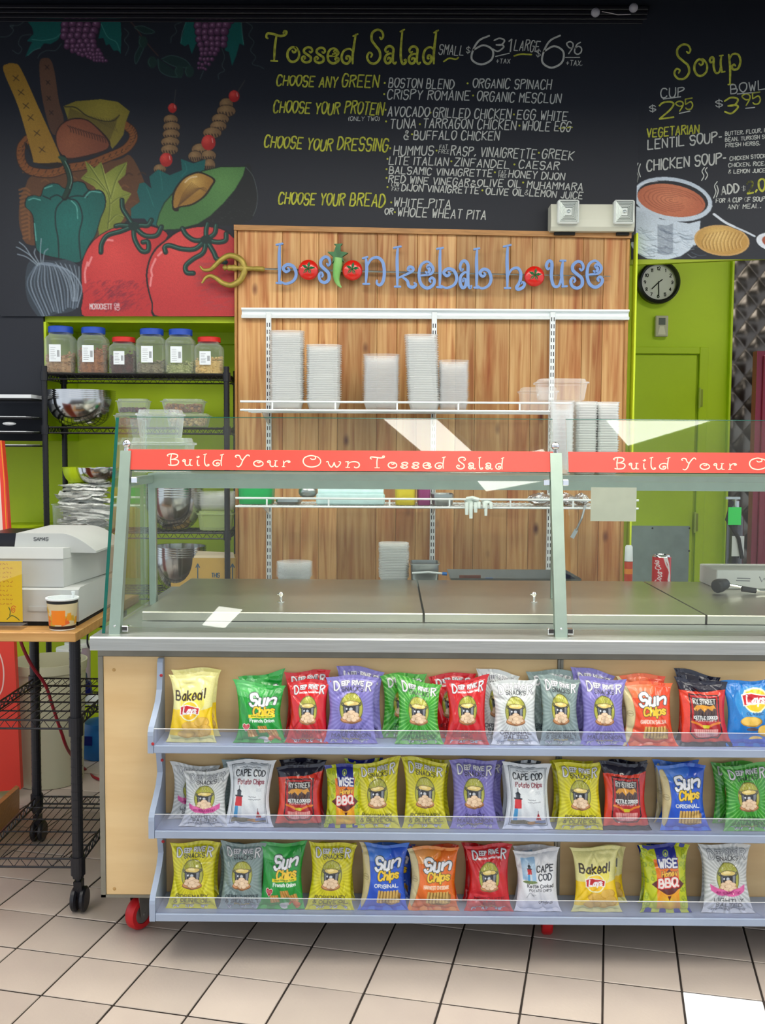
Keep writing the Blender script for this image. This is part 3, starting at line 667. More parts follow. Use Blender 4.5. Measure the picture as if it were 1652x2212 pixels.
    # kebabs
    def keb(x0, y0, x1, y1, blobs, toms):
        L(pp(x0, y0, x1, y1), 6, (60, 58, 56))
        for x, y, a, b in blobs:
            E(x, y, a * 1.06, b * 1.1, (26, 18, 14)); E(x, y, a, b, (108, 82, 54), hl=(x - a * .2, y - b * .3, a, (140, 110, 72)))
            for q in range(5): L(pp(x - a * .7 + q * a * .33, y + b * .25, x - a * .6 + q * a * .33, y + b * .75), 7, (36, 24, 18), .9)
        for x, y, q in toms: E(x, y, q, q * 1.1, (158, 26, 24), hl=(x - q * .3, y - q * .4, q, (205, 70, 60))); L(pp(x + q * .5, y - q * .6, x + q * .6, y), 5, (220, 170, 160), .8)
    keb(1045, 535, 990, 1000, [(1015, 712, 42, 30), (1020, 755, 50, 30), (1018, 798, 50, 30), (1012, 845, 54, 30), (1008, 890, 50, 30), (950, 1005, 36, 28)], [(1025, 643, 26), (988, 950, 38)])
    keb(1455, 480, 1380, 600, [(1345, 620, 40, 36), (1345, 660, 55, 34), (1310, 708, 50, 32), (1298, 750, 48, 30), (1262, 790, 54, 32), (1190, 890, 50, 36), (1240, 925, 44, 32), (1160, 930, 40, 32), (1245, 980, 34, 36)], [(1392, 572, 32), (1240, 848, 42)])
    # lettuce
    Pl(pp(505,955,560,1000,602,962,625,1035,690,990,757,962,745,1040,700,1080,730,1130,782,1150,740,1220,735,1300,700,1350,590,1402,575,1300,620,1200,560,1110,480,1062,520,1020), (112, 122, 44), hl=(640, 1120, 150, (142, 150, 66)))
    for a in (pp(520,970,580,1060,650,1180,640,1360), pp(600,980,630,1090,660,1180), pp(745,975,690,1070,660,1170), pp(770,1155,700,1180,660,1210), pp(735,1290,690,1280,640,1330), pp(500,1050,560,1070,620,1130)): L(a, 5, (74, 84, 30), .8, True); L([(x + 8, y) for x, y in a], 3, (172, 178, 100), .6, True)
    # teal leaf
    Pl(pp(830,1090,860,1085,900,1122,888,1050,940,1008,1010,1042,1082,1012,1075,945,1150,972,1222,948,1215,1010,1140,1050,1040,1150,960,1240,930,1345,880,1325,860,1300,780,1300,778,1240,832,1200,815,1140), (8, 86, 84))
    for a in (pp(870,1110,890,1160,915,1230), pp(950,1020,960,1070,965,1130), pp(1100,970,1110,1010,1080,1050)): L(a, 3, (50, 130, 125), .6, True)
    # avocado
    Pl(pp(1440,992,1500,1030,1532,1150,1525,1230,1500,1300,1400,1340,1200,1345,1100,1360), (20, 24, 26), smooth=True)
    for k in range(60): x, y = r.uniform(1230, 1500), r.uniform(1180, 1320); L(pp(x, y, x + 5, y + 2), 3, (48, 60, 54), .6)
    L(pp(1460,992,1505,1050,1530,1150,1525,1230,1505,1285), 4, (84, 90, 92), .9, True)
    Pl(pp(928,1335,945,1270,975,1205,1040,1130,1120,1062,1200,1015,1310,990,1462,990,1448,1045,1400,1130,1330,1215,1250,1290,1180,1335,1060,1368,955,1372), (16, 34, 22))
    Pl(pp(932,1335,950,1270,980,1208,1045,1135,1125,1068,1205,1020,1312,995,1458,994,1444,1045,1396,1128,1326,1210,1248,1284,1176,1330,1058,1362,955,1366), (64, 108, 56), hl=(1330, 1080, 260, (88, 134, 72)))
    Pl(pp(1028,1248,1022,1190,1034,1130,1085,1062,1140,1030,1195,1022,1278,1065,1262,1110,1215,1175,1140,1222,1070,1235,1060,1256), (26, 20, 10), smooth=True)
    Pl(pp(1036,1236,1032,1190,1046,1132,1090,1070,1142,1040,1195,1032,1266,1068,1250,1108,1206,1168,1138,1212,1070,1226), (146, 106, 44), smooth=True, hl=(1150, 1080, 90, (196, 158, 84)))
    for k in range(12): L(pp(1060, 1225, 1090 + k * 10, 1150 - k * 3, 1140 + k * 9, 1085 + k * 6), 4, (86, 58, 26), .5, True)
    L(pp(1100,1085,1130,1058,1170,1050), 7, (225, 205, 170), .8, True)
    # pepper
    pc = pp(148,1200,160,1172,200,1160,240,1165,258,1115,300,1090,345,1092,385,1118,440,1080,500,1085,530,1130,590,1128,625,1160,628,1230,600,1300,570,1400,530,1460,475,1562,380,1545,230,1505,205,1420,196,1300,180,1260,150,1230)
    Pl([(x * 1.0, y) for x, y in pc], DK, smooth=True)
    Pl([(388 + (x - 388) * .975, 1320 + (y - 1320) * .98) for x, y in pc], (9, 84, 78), smooth=True, hl=(420, 1320, 240, (12, 102, 94)))
    for a in (pp(385,1180,335,1240,330,1330,345,1420,350,1530), pp(400,1180,460,1200,490,1290,470,1400,480,1540), pp(300,1175,340,1160,385,1180,450,1165,520,1170), pp(255,1165,300,1185), pp(530,1130,500,1160)): L(a, 8, (10, 30, 32), .9, True)
    for a in (pp(425,1195,455,1230,462,1300), pp(170,1190,200,1180,240,1190), pp(505,1175,540,1140,600,1145), pp(265,1120,310,1105), pp(205,1330,215,1430)): L(a, 7, (110, 178, 165), .75, True)
    for k in range(60): x, y = r.uniform(200, 580), r.uniform(1220, 1480); L(pp(x, y, x + 3, y + 25), 3, (6, 70, 68), .35)
    L(pp(375,940,400,1000,418,1070,405,1130,385,1175), 36, (10, 18, 16), 1, True); L(pp(372,945,400,1005,415,1070,400,1135,382,1170), 24, (20, 52, 40), 1, True); L(pp(385,955,412,1010,426,1070,415,1120), 5, (120, 155, 140), .8, True); E(372, 942, 28, 12, (24, 60, 46), rot=20)
    # tomatoes
    def tomato(pts, cx, cy):
        Pl(pts, DK, smooth=True); Pl([(cx + (x - cx) * .982, cy + (y - cy) * .982) for x, y in pts], (176, 42, 44), smooth=True, hl=(cx - 60, cy - 120, 300, (206, 66, 62)))
    tomato(pp(480,1620,495,1530,545,1440,620,1380,720,1340,830,1332,930,1350,1000,1390,980,1470,960,1900,520,1900,490,1760), 730, 1620)
    for k in range(230):
        x, y = r.gauss(680, 80), r.uniform(1680, 1860); L(pp(x, y, x + 10, y - 12, x + 22, y - 16), 5, (110, 30, 48), .4)
    Pl(pp(990,1420,1060,1372,1160,1345,1260,1345,1340,1365,1395,1410,1500,1500,1500,1900,960,1900,900,1800,868,1660,880,1560,920,1480), DK, smooth=True)
    Pl(pp(996,1428,1062,1380,1160,1353,1260,1353,1336,1373,1388,1416,1500,1510,1500,1900,970,1890,908,1796,878,1660,890,1562,928,1488), (178, 46, 48), smooth=True, hl=(1050, 1480, 330, (208, 68, 64)))
    for k in range(200):
        x, y = r.uniform(1150, 1400), r.uniform(1530, 1850); L(pp(x, y, x + 22, y - 8, x + 44, y - 6), 5, (150, 60, 66), .35)
    for a in (pp(600,1470,630,1430,670,1430), pp(520,1560,505,1620,508,1680), pp(545,1530,525,1580), pp(905,1640,900,1600,925,1540), pp(940,1520,960,1500), pp(900,1650,893,1700)): L(a, 12, (232, 160, 160), .7, True)
    def stems(c0, arms):
        for a in arms: L(a, 30, (8, 18, 18), 1, True)
        for a in arms: L(a, 20, (14, 52, 44), 1, True)
        for a in arms: L([(x - 4, y - 4) for x, y in a], 5, (74, 128, 112), .8, True)
        E(c0[0], c0[1], 34, 26, (12, 40, 36))
    stems((795, 1345), [pp(795,1345,720,1375,640,1400,605,1450,600,1500), pp(795,1345,860,1400,930,1400,960,1350), pp(795,1345,800,1420,840,1490,880,1490,880,1440,850,1440), pp(795,1345,760,1290,730,1240,725,1190), pp(795,1345,840,1340,880,1340,900,1310), pp(795,1345,720,1340,690,1345)])
    stems((1225, 1425), [pp(1225,1425,1160,1480,1080,1480,1010,1460,980,1470,985,1500), pp(1225,1425,1210,1500,1150,1540,1105,1580,1110,1620,1150,1625), pp(1225,1425,1270,1500,1290,1540,1340,1560), pp(1225,1425,1225,1370,1235,1330), pp(1225,1425,1160,1430,1110,1400,1085,1360), pp(1225,1425,1290,1440,1340,1430,1345,1390), pp(1225,1425,1275,1390,1285,1340)])
    # garlic
    Pl(pp(170,1560,230,1545,330,1550,400,1545,470,1590,478,1700,470,1800,430,1850,330,1870,250,1895,200,1850,160,1770,150,1660), (46, 56, 66), smooth=True)
    for k in range(16):
        t = k / 15; x1 = 155 + 320 * t; xe = 250 + 210 * t
        L(pp(232, 1568, 200 + 190 * t, 1600 - 25 * math.sin(t * 3.1), x1 + 8, 1700, xe, 1880 - 60 * t + 10 * math.sin(k)), 9, (122, 136, 150) if k % 2 else (88, 102, 116), .85, True)
    for a in (pp(225,1570,180,1520,120,1480,98,1470), pp(230,1575,190,1530,150,1470,115,1440), pp(245,1570,240,1500,245,1420), pp(235,1570,205,1510,210,1480), pp(225,1580,160,1530,105,1512), pp(255,1560,265,1500,285,1480)): L(a, 7, (128, 142, 152), .85, True)
    for k in range(6): L(pp(330 + k * 28, 1560 + k * 5, 400 + k * 14, 1660, 430 + k * 6, 1790), 6, (150, 164, 176), .6, True)
    # signature
    st, LL = text_strokes('MCROCKETT', .2)
    for pl in st: L([(535 + x * 130 / LL, 1838 - y * 30) for x, y in pl], 5, (205, 190, 190))
    for tx, yy in (('08', 1822), ('10', 1845)):
        st, LL = text_strokes(tx, .2)
        for pl in st: L([(680 + x * 30 / LL, yy - y * 17) for x, y in pl], 4, (205, 190, 190))
mural(mu)
im = mu.get(.05, 2)
hh, ww = im.shape[:2]
px_ = (np.arange(ww) + .5) / ww * 575; py_ = 30 + (np.arange(hh) + .5) / hh * 654
def plane_grid(px_, py_, n, p0):
    PX, PY = np.meshgrid(px_, py_); D = np.stack([(PX - CX) / F, (PY - CY) / F, np.ones_like(PX)], -1) @ RW
    n = np.array(n); t = np.dot(np.array(p0) - CAM, n) / (D @ n); return CAM + D * t[..., None]
M_paint = mat('mural_paint', (100, 100, 100), .55, attr=True)
tag(grid_mesh('mural', plane_grid(px_, py_, (0, 1, 0), (0, YM, 0)), im, M_paint, mb1, smooth=False), 'painted breads, peppers, tomatoes, garlic, avocado, kebabs and grapes')

# ---- soup board, turned towards the viewer
P0 = P(1373, 560, YB - .012); TH = math.radians(17); SN = np.array([math.sin(TH), math.cos(TH), 0])
SU = np.array([math.cos(TH), -math.sin(TH), 0])
mb2 = thing('menu_board', 'black angled soup menu board with painted soup pot and bread', 'menu board', tuple(P0))
def sb(u, z, d=0.0): q = np.array([P0[0], P0[1], 0]) + SU * u + SN * d; return (q[0], q[1], z)
z0 = float(P0[2]) - .001
bx = MB(); vs = [sb(u, z, d) for u in (0, 1.5) for d in (0, .05) for z in (z0, 3.62)]
bx.add(vs, [(0, 1, 3, 2), (4, 6, 7, 5), (0, 4, 5, 1), (2, 3, 7, 6), (0, 2, 6, 4), (1, 5, 7, 3)]); bx.build('board', M_dark, mb2)
hd = MB(); vs = [sb(u, z, d) for u in (-.03, 1.5) for d in (.0, .03) for z in (z0 - .022, z0 - .0005)]
hd.add(vs, [(0, 1, 3, 2), (4, 6, 7, 5), (0, 4, 5, 1), (2, 3, 7, 6), (0, 2, 6, 4), (1, 5, 7, 3)])
tag(hd.build('trim_8', mat('lime_edge_dark', (146, 162, 14), .5), base=False), kind='structure')
SP = P0 - SN * .0008
def mp2(x, y): return PP(x, y, SP, SN)
# soup pot picture
BX = 1382; gs = .3074
sc = Can(210, 150, BG, (1362 - 1150) / gs, 372 / gs, (1690 - 1150) / gs, 561 / gs, ss=2)
def soup(c):
    L, Pl, E = c.line, c.poly, c.ell; r = random.Random(8); WH = (190, 202, 214)
    Pl(pp(690,1500,700,1440,760,1460,900,1540,1100,1570,1180,1550,1172,1640,1150,1700,1100,1760,1040,1800,930,1830,800,1815,720,1770,690,1720), WH, smooth=False)
    for k in range(70):
        x, y = r.uniform(720, 1120), r.uniform(1580, 1790); q = r.uniform(40, 120)
        L(pp(x, y, x + q * .5, y + 22, x + q, y + 18), 7, r.choice([(120, 140, 160), (235, 242, 248), (80, 92, 108)]), .35, True)
    for k in range(26): y = 1580 + k * 8; L(pp(880, y, 940, y + 8, 985, y - 6), 5, (52, 60, 74), .6, True)
    L(pp(1150,1570,1165,1640,1140,1720), 14, WH, 1, True)
    E(985, 1400, 282, 152, WH, rot=10); E(985, 1396, 252, 122, (30, 32, 38), rot=10); E(975, 1408, 242, 112, (176, 96, 66), rot=10, hl=(960, 1380, 230, (206, 128, 92)))
    for k in range(7): L([(990 + (30 + k * 28) * math.cos(t) * 1.05, 1412 + (10 + k * 13) * math.sin(t) + (30 + k * 28) * math.cos(t) * .17) for t in np.linspace(.3 * k, .3 * k + 4.4, 14)], 5, (120, 58, 42), .55)
    L(pp(720,1320,790,1285,880,1275), 5, (240, 244, 248), .8, True)
    E(1330, 1690, 196, 108, (190, 150, 90), rot=6); E(1330, 1690, 184, 98, (178, 136, 66), rot=6, hl=(1310, 1660, 160, (212, 176, 104)))
    for k in range(11): x = 1200 + k * 26; L(pp(x, 1770 - abs(k - 5) * 6, x - 10, 1700, x + 20, 1620 + abs(k - 5) * 5), 5, (122, 86, 36), .7, True); L(pp(x + 9, 1770 - abs(k - 5) * 6, x, 1700, x + 30, 1625 + abs(k - 5) * 5), 4, (236, 214, 160), .5, True)
    L(pp(1275,1505,1350,1560,1420,1595,1500,1625,1600,1670,1700,1690), 26, (20, 20, 24), 1, True); L(pp(1275,1505,1350,1560,1420,1595), 20, (206, 212, 220), 1, True); L(pp(1420,1595,1500,1630,1560,1660), 16, (190, 198, 208), 1, True)
    E(1680, 1700, 110, 62, (206, 212, 220), rot=12); E(1700, 1700, 90, 46, (150, 74, 50), rot=12)
soup(sc); im = sc.get(.05, 4); hh, ww = im.shape[:2]
px_ = 1375 + 0 * 1.0 + (np.arange(ww) + .5) / ww * (1690 - 1375); px_ = 1362 + (np.arange(ww) + .5) / ww * 328; py_ = 372 + (np.arange(hh) + .5) / hh * 189
pg = plane_grid(px_, py_, SN, SP)
tag(grid_mesh('mural', pg, im, M_paint, mb2, smooth=False), 'painted white pot of orange soup with bread and spoon')
W2 = MB(); Y2 = MB()
T2 = lambda s, x0, y0, x1, y1, h, wp=3.2, mb=W2: line_text(mb, s, x0, y0, x1, y1, h, wp * .92, mp2, gap=.25)
line_text(Y2, 'Soup', 1457, 172, 1600, 150, 36, 5, mp2, .1, curly=True)
T2('CUP', 1427, 212, 1477, 207, 19, 3); T2('BOWL', 1578, 203, 1652, 192, 20, 3.2)
T2('$', 1403, 244, 1416, 242, 18, 2.4); T2('$', 1546, 234, 1560, 232, 18, 2.4)
T2('2', 1424, 257, 1455, 253, 34, 4.5, Y2); T2('95', 1460, 241, 1496, 235, 22, 3.5, Y2); T2('3', 1565, 247, 1594, 243, 36, 4.5, Y2); T2('95', 1603, 229, 1642, 223, 24, 3.5, Y2)
T2('VEGETARIAN', 1397, 297, 1509, 288, 18, 3.6, Y2); T2('LENTIL SOUP-', 1399, 323, 1558, 306, 21, 3.6); T2('CHICKEN SOUP-', 1397, 369, 1567, 352, 22, 3.8)
for s, x0, y0, x1, y1, h in (('BUTTER, FLOUR, RED', 1566, 293, 1668, 284, 8), ('BEAN, TURKISH SEA', 1566, 306, 1664, 298, 8), ('FRESH HERBS.', 1567, 318, 1641, 313, 8), ('CHICKEN STOCK,', 1576, 347, 1656, 340, 8),
        ('CHICKEN, RICE,', 1573, 361, 1652, 357, 8), ('& LEMON JUICE', 1573, 375, 1652, 372, 8)): T2(s, x0, y0, x1, y1, h, 2.0)
T2('ADD', 1558, 421, 1595, 415, 18, 4); T2('$', 1602, 413, 1610, 412, 12, 2); T2('2.09', 1614, 418, 1670, 408, 26, 5, Y2); T2('FOR A CUP OF SOUP', 1546, 438, 1652, 434, 9, 2.2); T2('ANY MEAL.', 1571, 452, 1643, 449, 9, 2.2)
fm = lambda q: mp2(*q)
strokes_mesh(W2, [[(1432, 214), (1470, 209)], [(1592, 203), (1640, 199)], [(1467, 245), (1490, 240)], [(1610, 234), (1630, 232)]], 2.4, fm)
strokes_mesh(W2, [crom(pp(1378,352,1373,365,1378,380,1376,394)), crom(pp(1383,354,1379,368,1383,382)), crom(pp(1515,390,1520,380,1516,370,1521,362)), crom(pp(1523,388,1528,378,1523,368,1527,362)), crom(pp(1541,428,1546,414,1543,402,1549,392)), crom(pp(1547,426,1551,412,1548,400))], 2.2, fm)
W2.build('lettering', M_chW, mb2); tag(Y2.build('lettering', M_chY, mb2), 'yellow chalk lettering')
# ------------------------------------------------------------------ cedar panel
YC = 4.46
def cedar():
    m = mat('cedar_board', (196, 140, 84), .42, rgb2=(205, 150, 92), vscale=3, spec=.35)
    nt = m.node_tree; N = nt.nodes; L = nt.links; b = N['Principled BSDF']
    tc = N.new('ShaderNodeTexCoord'); oi = N.new('ShaderNodeObjectInfo')
    mul = N.new('ShaderNodeVectorMath'); mul.operation = 'MULTIPLY_ADD'; mul.inputs[1].default_value = (0, 0, 0)
    comb = N.new('ShaderNodeCombineXYZ'); ml = N.new('ShaderNodeMath'); ml.operation = 'MULTIPLY'; ml.inputs[1].default_value = 37.0
    L.new(oi.outputs['Random'], ml.inputs[0]); L.new(ml.outputs[0], comb.inputs[0]); L.new(ml.outputs[0], comb.inputs[2])
    ad = N.new('ShaderNodeVectorMath'); ad.operation = 'ADD'; L.new(tc.outputs['Object'], ad.inputs[0]); L.new(comb.outputs[0], ad.inputs[1])
    # big soft warp then stretched grain
    mp = N.new('ShaderNodeMapping'); mp.inputs['Scale'].default_value = (20, 1, .9); L.new(ad.outputs[0], mp.inputs[0])
    n1 = N.new('ShaderNodeTexNoise'); n1.inputs['Scale'].default_value = 2.2; n1.inputs['Detail'].default_value = 7; n1.inputs['Distortion'].default_value = .9; L.new(mp.outputs[0], n1.inputs[0])
    r1 = N.new('ShaderNodeValToRGB'); e = r1.color_ramp.elements
    e[0].position = .28; e[0].color = lin((176, 112, 62)) + (1,); e[1].position = .72; e[1].color = lin((230, 188, 130)) + (1,)
    k = e.new(.48); k.color = lin((208, 158, 100)) + (1,); L.new(n1.outputs['Fac'], r1.inputs[0])
    # reddish heartwood streaks
    mp2_ = N.new('ShaderNodeMapping'); mp2_.inputs['Scale'].default_value = (9, 1, .9); L.new(ad.outputs[0], mp2_.inputs[0])
    n2 = N.new('ShaderNodeTexNoise'); n2.inputs['Scale'].default_value = 1.6; n2.inputs['Detail'].default_value = 3; L.new(mp2_.outputs[0], n2.inputs[0])
    r2 = N.new('ShaderNodeValToRGB'); r2.color_ramp.elements[0].position = .5; r2.color_ramp.elements[1].position = .72
    L.new(n2.outputs['Fac'], r2.inputs[0])
    mx = N.new('ShaderNodeMixRGB'); mx.blend_type = 'MULTIPLY'; mx.inputs['Color2'].default_value = lin((214, 160, 132)) + (1,)
    L.new(r2.outputs[0], mx.inputs['Fac']); L.new(r1.outputs[0], mx.inputs['Color1'])
    # knots
    mp3 = N.new('ShaderNodeMapping'); mp3.inputs['Scale'].default_value = (5.2, 1, 2.6); L.new(ad.outputs[0], mp3.inputs[0])
    vo = N.new('ShaderNodeTexVoronoi'); vo.inputs['Scale'].default_value = 1.5; vo.inputs['Randomness'].default_value = 1; L.new(mp3.outputs[0], vo.inputs['Vector'])
    r3 = N.new('ShaderNodeValToRGB'); e = r3.color_ramp.elements; e[0].position = .03; e[0].color = (1, 1, 1, 1); e[1].position = .14; e[1].color = (0, 0, 0, 1)
    L.new(vo.outputs['Distance'], r3.inputs[0])
    mx2 = N.new('ShaderNodeMixRGB'); mx2.inputs['Color2'].default_value = lin((104, 52, 38)) + (1,); L.new(r3.outputs[0], mx2.inputs['Fac']); L.new(mx.outputs[0], mx2.inputs['Color1'])
    mr = N.new('ShaderNodeMapRange'); mr.inputs[3].default_value = .70; mr.inputs[4].default_value = 1.10; L.new(oi.outputs['Random'], mr.inputs[0])
    sc2 = N.new('ShaderNodeVectorMath'); sc2.operation = 'SCALE'; L.new(mx2.outputs[0], sc2.inputs[0]); L.new(mr.outputs[0], sc2.inputs['Scale'])
    L.new(sc2.outputs[0], b.inputs['Base Color']); return m
M_cedar = cedar()
xa, xb = X_(514, YC), X_(1349, YC); ztl, ztr = Z_(490, YC, 514), Z_(508, YC, 1349)
pan = thing('cedar_panel', 'knotty cedar plank wall panel carrying shelves behind the salad counter', 'wall panel', ((xa + xb) / 2, YC, .3))
seams = [514, 610.6, 648, 687.5, 728, 812.8, 855.8, 898, 940, 982, 1023.5, 1097, 1143, 1190, 1252, 1296, 1349]
for a, b in zip(seams[:-1], seams[1:]):
    x0, x1 = X_(a, YC) + .0005, X_(b, YC) - .0005
    zt0, zt1 = [ztl + (ztr - ztl) * (x - xa) / (xb - xa) - .012 for x in (x0, x1)]
    dp = random.Random(a).uniform(0, .002); c = .0022
    vs = [(x0, YC + .02, .3), (x1, YC + .02, .3), (x1, YC + .02, zt1), (x0, YC + .02, zt0), (x0, YC + c + dp, .3), (x1, YC + c + dp, .3), (x1, YC + c + dp, zt1), (x0, YC + c + dp, zt0),
          (x0 + c, YC + dp, .3), (x1 - c, YC + dp, .3), (x1 - c, YC + dp, zt1), (x0 + c, YC + dp, zt0)]
    MB().add(vs, [(0, 1, 2, 3), (0, 4, 5, 1), (1, 5, 6, 2), (2, 6, 7, 3), (3, 7, 4, 0), (4, 8, 9, 5), (5, 9, 10, 6), (6, 10, 11, 7), (7, 11, 8, 4), (8, 11, 10, 9)]).build('plank', M_cedar, pan)
M_oak = mat('oak_trim', (182, 132, 72), .45, var=.15, vscale=6, stretch=(20, 20, 2))
M_oakh = mat('oak_trim_long', (178, 128, 72), .45, var=.15, vscale=6, stretch=(2, 20, 20))
xa2, xb2 = X_(508, YC), X_(1352, YC); tt = MB()
vs = [(x, y, z + dz) for x, z in ((xa2, ztl), (xb2, ztr)) for y in (YC - .016, YC + .038) for dz in (-.016, .006)]
tt.add(vs, [(0, 1, 3, 2), (4, 6, 7, 5), (0, 4, 5, 1), (2, 3, 7, 6), (0, 2, 6, 4), (1, 5, 7, 3)]); tt.build('top_trim', M_oakh, pan)
MB().box(xa2, xa - .0005, YC - .012, YC + .038, .3, ztl - .016, b=.003).build('side_trim', M_oak, pan)
MB().box(xb - .012, xb - .0015 + .004, YC - .010, YC - .0005, .3, ztr - .018, b=.003).build('side_trim', M_oak, pan)
MB().box(xa, xb, YC + .021, YB - .001, .3, ztr - .03).build('backing', mat('backing_brown', (92, 58, 34), .8), pan)

# ------------------------------------------------------------------ shop sign on a skewer
M_blue = mat('sign_blue_enamel', (116, 150, 205), .4, spec=.5)
M_tom = mat('sign_tomato_red', (214, 34, 22), .25, coat=.5); M_tgr = mat('sign_leaf_green', (24, 110, 60), .5)
M_brass = mat('aged_brass', (170, 150, 70), .45, .35, var=.15, vscale=40); M_steel = mat('stainless_steel', (178, 184, 184), .28, .9, var=.06, vscale=12, stretch=(1, 1, 1))
M_chrome = mat('chrome', (225, 225, 225), .08, 1.0); M_satin = mat('satin_steel', (158, 176, 164), .42, .85, var=.04, vscale=20)
YS = YC - .035
sign = thing('shop_sign', 'blue curly lettered kebab shop sign threaded on a brass handled skewer', 'sign', tuple(P(950, 590, YS)))
ms = lambda q: P(q[0], q[1], YS)
def letter(ch, x0, x1, ybase, h, wpx=7.0, tilt=0.0):
    st = CUR[ch]; wd = max(p[0] for pl in st for p in pl); mb = MB(); res = []
    for pl in st: res.append([(x0 + a / wd * (x1 - x0), ybase - b * h) for a, b in pl])
    res = sorted(res, key=lambda r: -len(r))
    strokes_mesh(mb, [r for r in res if len(r) > 2], wpx, ms, taper=.5, depth=.011)
    strokes_mesh(mb, [r for r in res if len(r) <= 2], wpx * .6, ms, taper=0, depth=.0125)
    mb.build('letter', M_blue, sign)
for ch, x0, x1, yb, h in (('b', 598, 640, 612, 42), ('s', 688, 713, 610, 54), ('n', 784, 830, 614, 57), ('k', 852, 898, 620, 43), ('e', 903, 938, 622, 56), ('b', 944, 986, 621, 42), ('a', 992, 1018, 622, 56),
        ('b', 1024, 1060, 622, 42), ('h', 1089, 1132, 623, 46), ('u', 1178, 1224, 620, 56), ('s', 1230, 1259, 622, 56), ('e', 1265, 1300, 620, 56)):
    letter(ch, x0, x1, yb, h)
for x, y in ((666, 583), (761, 584), (1154, 597)):
    c = P(x, y, YS - .008); s_ = YS / F
    o = MB().ball(c, 21.5 * s_, .018, 21.5 * s_, 24, 14).build('tomato', M_tom, sign, smooth=True)
    lf = MB()
    for k in range(5):
        a = math.radians(80 + 72 * k); d = Vector((math.cos(a), 0, math.sin(a))); n_ = Vector((-d.z, 0, d.x)); cc = Vector(c) + Vector((0, -.019, .004))
        lf.add([cc, cc + d * 7 * s_ + n_ * 3 * s_ + Vector((0, -.001, 0)), cc + d * 15 * s_ + Vector((0, .005, 0)), cc + d * 7 * s_ - n_ * 3 * s_ + Vector((0, -.001, 0))], [(0, 1, 2, 3)])
    lf.tube([Vector(c) + Vector((0, -.018, 0)), Vector(c) + Vector((.002, -.026, .006))], .003, 8)
    lf.build('tomato_leaf', M_tgr, o)
# chili pepper for the letter t
s_ = YS / F
pth = [P(x, y, YS - .008) for x, y in crom([(731, 558), (729, 575), (727, 590), (727, 603), (731, 614), (737, 621)], 5)]
n_ = len(pth); cp = MB().tube(pth, [s_ * 10.5 * (1 - (i / (n_ - 1)) ** 1.6 * .85) for i in range(n_)], 14).build('chili_pepper', mat('chili_green', (120, 186, 92), .35, rgb2=(150, 200, 120), vscale=12), sign, smooth=True)
cap = MB(); cap.prism([(P(x, y, YS)[0], P(x, y, YS)[2]) for x, y in ((708, 546), (722, 546), (726, 532), (722, 529), (740, 528), (736, 533), (736, 545), (752, 548), (740, 556), (744, 568), (735, 560), (731, 572), (726, 560), (718, 570), (720, 556))], 'y', YS - .022, YS + .0)
cap.build('pepper_cap', mat('pepper_cap_green', (58, 110, 66), .5, var=.2, vscale=30), cp)
YK = YS + .012
MB().tube([P(570, 581, YK), P(900, 589, YK), P(1318, 597, YK)], [.0045, .0045, .002], 8).build('skewer', M_steel, sign)
hdl = MB()
pts = [(432, 575), (440, 583), (455, 582), (465, 573), (478, 561), (495, 552), (512, 556), (524, 566), (528, 580), (526, 592), (518, 606), (500, 616), (482, 612), (468, 602), (455, 596), (444, 600), (436, 612)]
cp_ = crom(pts, 5); n_ = len(cp_)
hdl.tube([P(x, y, YK) for x, y in cp_], [.003 + .011 * math.sin(math.pi * min(1, (i + 2) / (n_ + 3))) ** .8 for i in range(n_)], 10)
hdl.lathe([(0, -.0)], (0, 0, 0), 3) if False else None
hdl.tube([P(x, 578 + (x - 480) * .035, YK) for x in (481, 486, 490, 494, 500, 507, 514, 522, 530, 540, 548, 556, 563, 568, 572)], [.006, .014, .008, .014, .012, .015, .009, .016, .013, .010, .009, .012, .010, .012, .006], 12)
hdl.build('brass_handle', M_brass, sign, smooth=True)

# ------------------------------------------------------------------ rail, standards, wire shelves
M_wht = mat('white_powder_coat', (232, 238, 238), .4); M_slot = mat('slot_black', (22, 22, 22), .8)
rl = MB(); x0, x1 = X_(524, YC), X_(1350, YC); z1, z0 = Z_(668, YC, 900), Z_(690, YC, 900)
rl.prism([(YC - .001, z0), (YC - .026, z0), (YC - .028, z0 + .010), (YC - .012, z0 + .018), (YC - .012, z1 - .014), (YC - .028, z1 - .008), (YC - .026, z1), (YC - .001, z1)], 'x', x0, x1)
tag(rl.build('hanging_rail', M_wht), 'long white horizontal hang rail screwed to the cedar planks', 'rail')
def standard(px_, label):
    t = thing('shelf_standard', label, 'shelf standard', tuple(P(px_, 1260, YC)), 'white slotted standards')
    x = X_(px_, YC); w_ = .0115; z1, z0 = Z_(676, YC, px_), .6
    MB().box(x - w_, x + w_, YC - .032, YC - .013, z0, z1, b=.002).build('channel', M_wht, t)
    sl = MB(); z = z0 + .02
    while z < z1 - .04:
        for sx in (-1, 1): sl.box(x + sx * .0052 - .0017, x + sx * .0052 + .0017, YC - .0326, YC - .0315, z, z + .018)
        z += .030
    sl.build('slots', M_slot, t); return t
for p_, l_ in ((582, 'left white slotted shelf standard on the cedar wall'), (935, 'middle white slotted shelf standard on the cedar wall'), (1187, 'right white slotted shelf standard on the cedar wall')): standard(p_, l_)
YF = 4.10
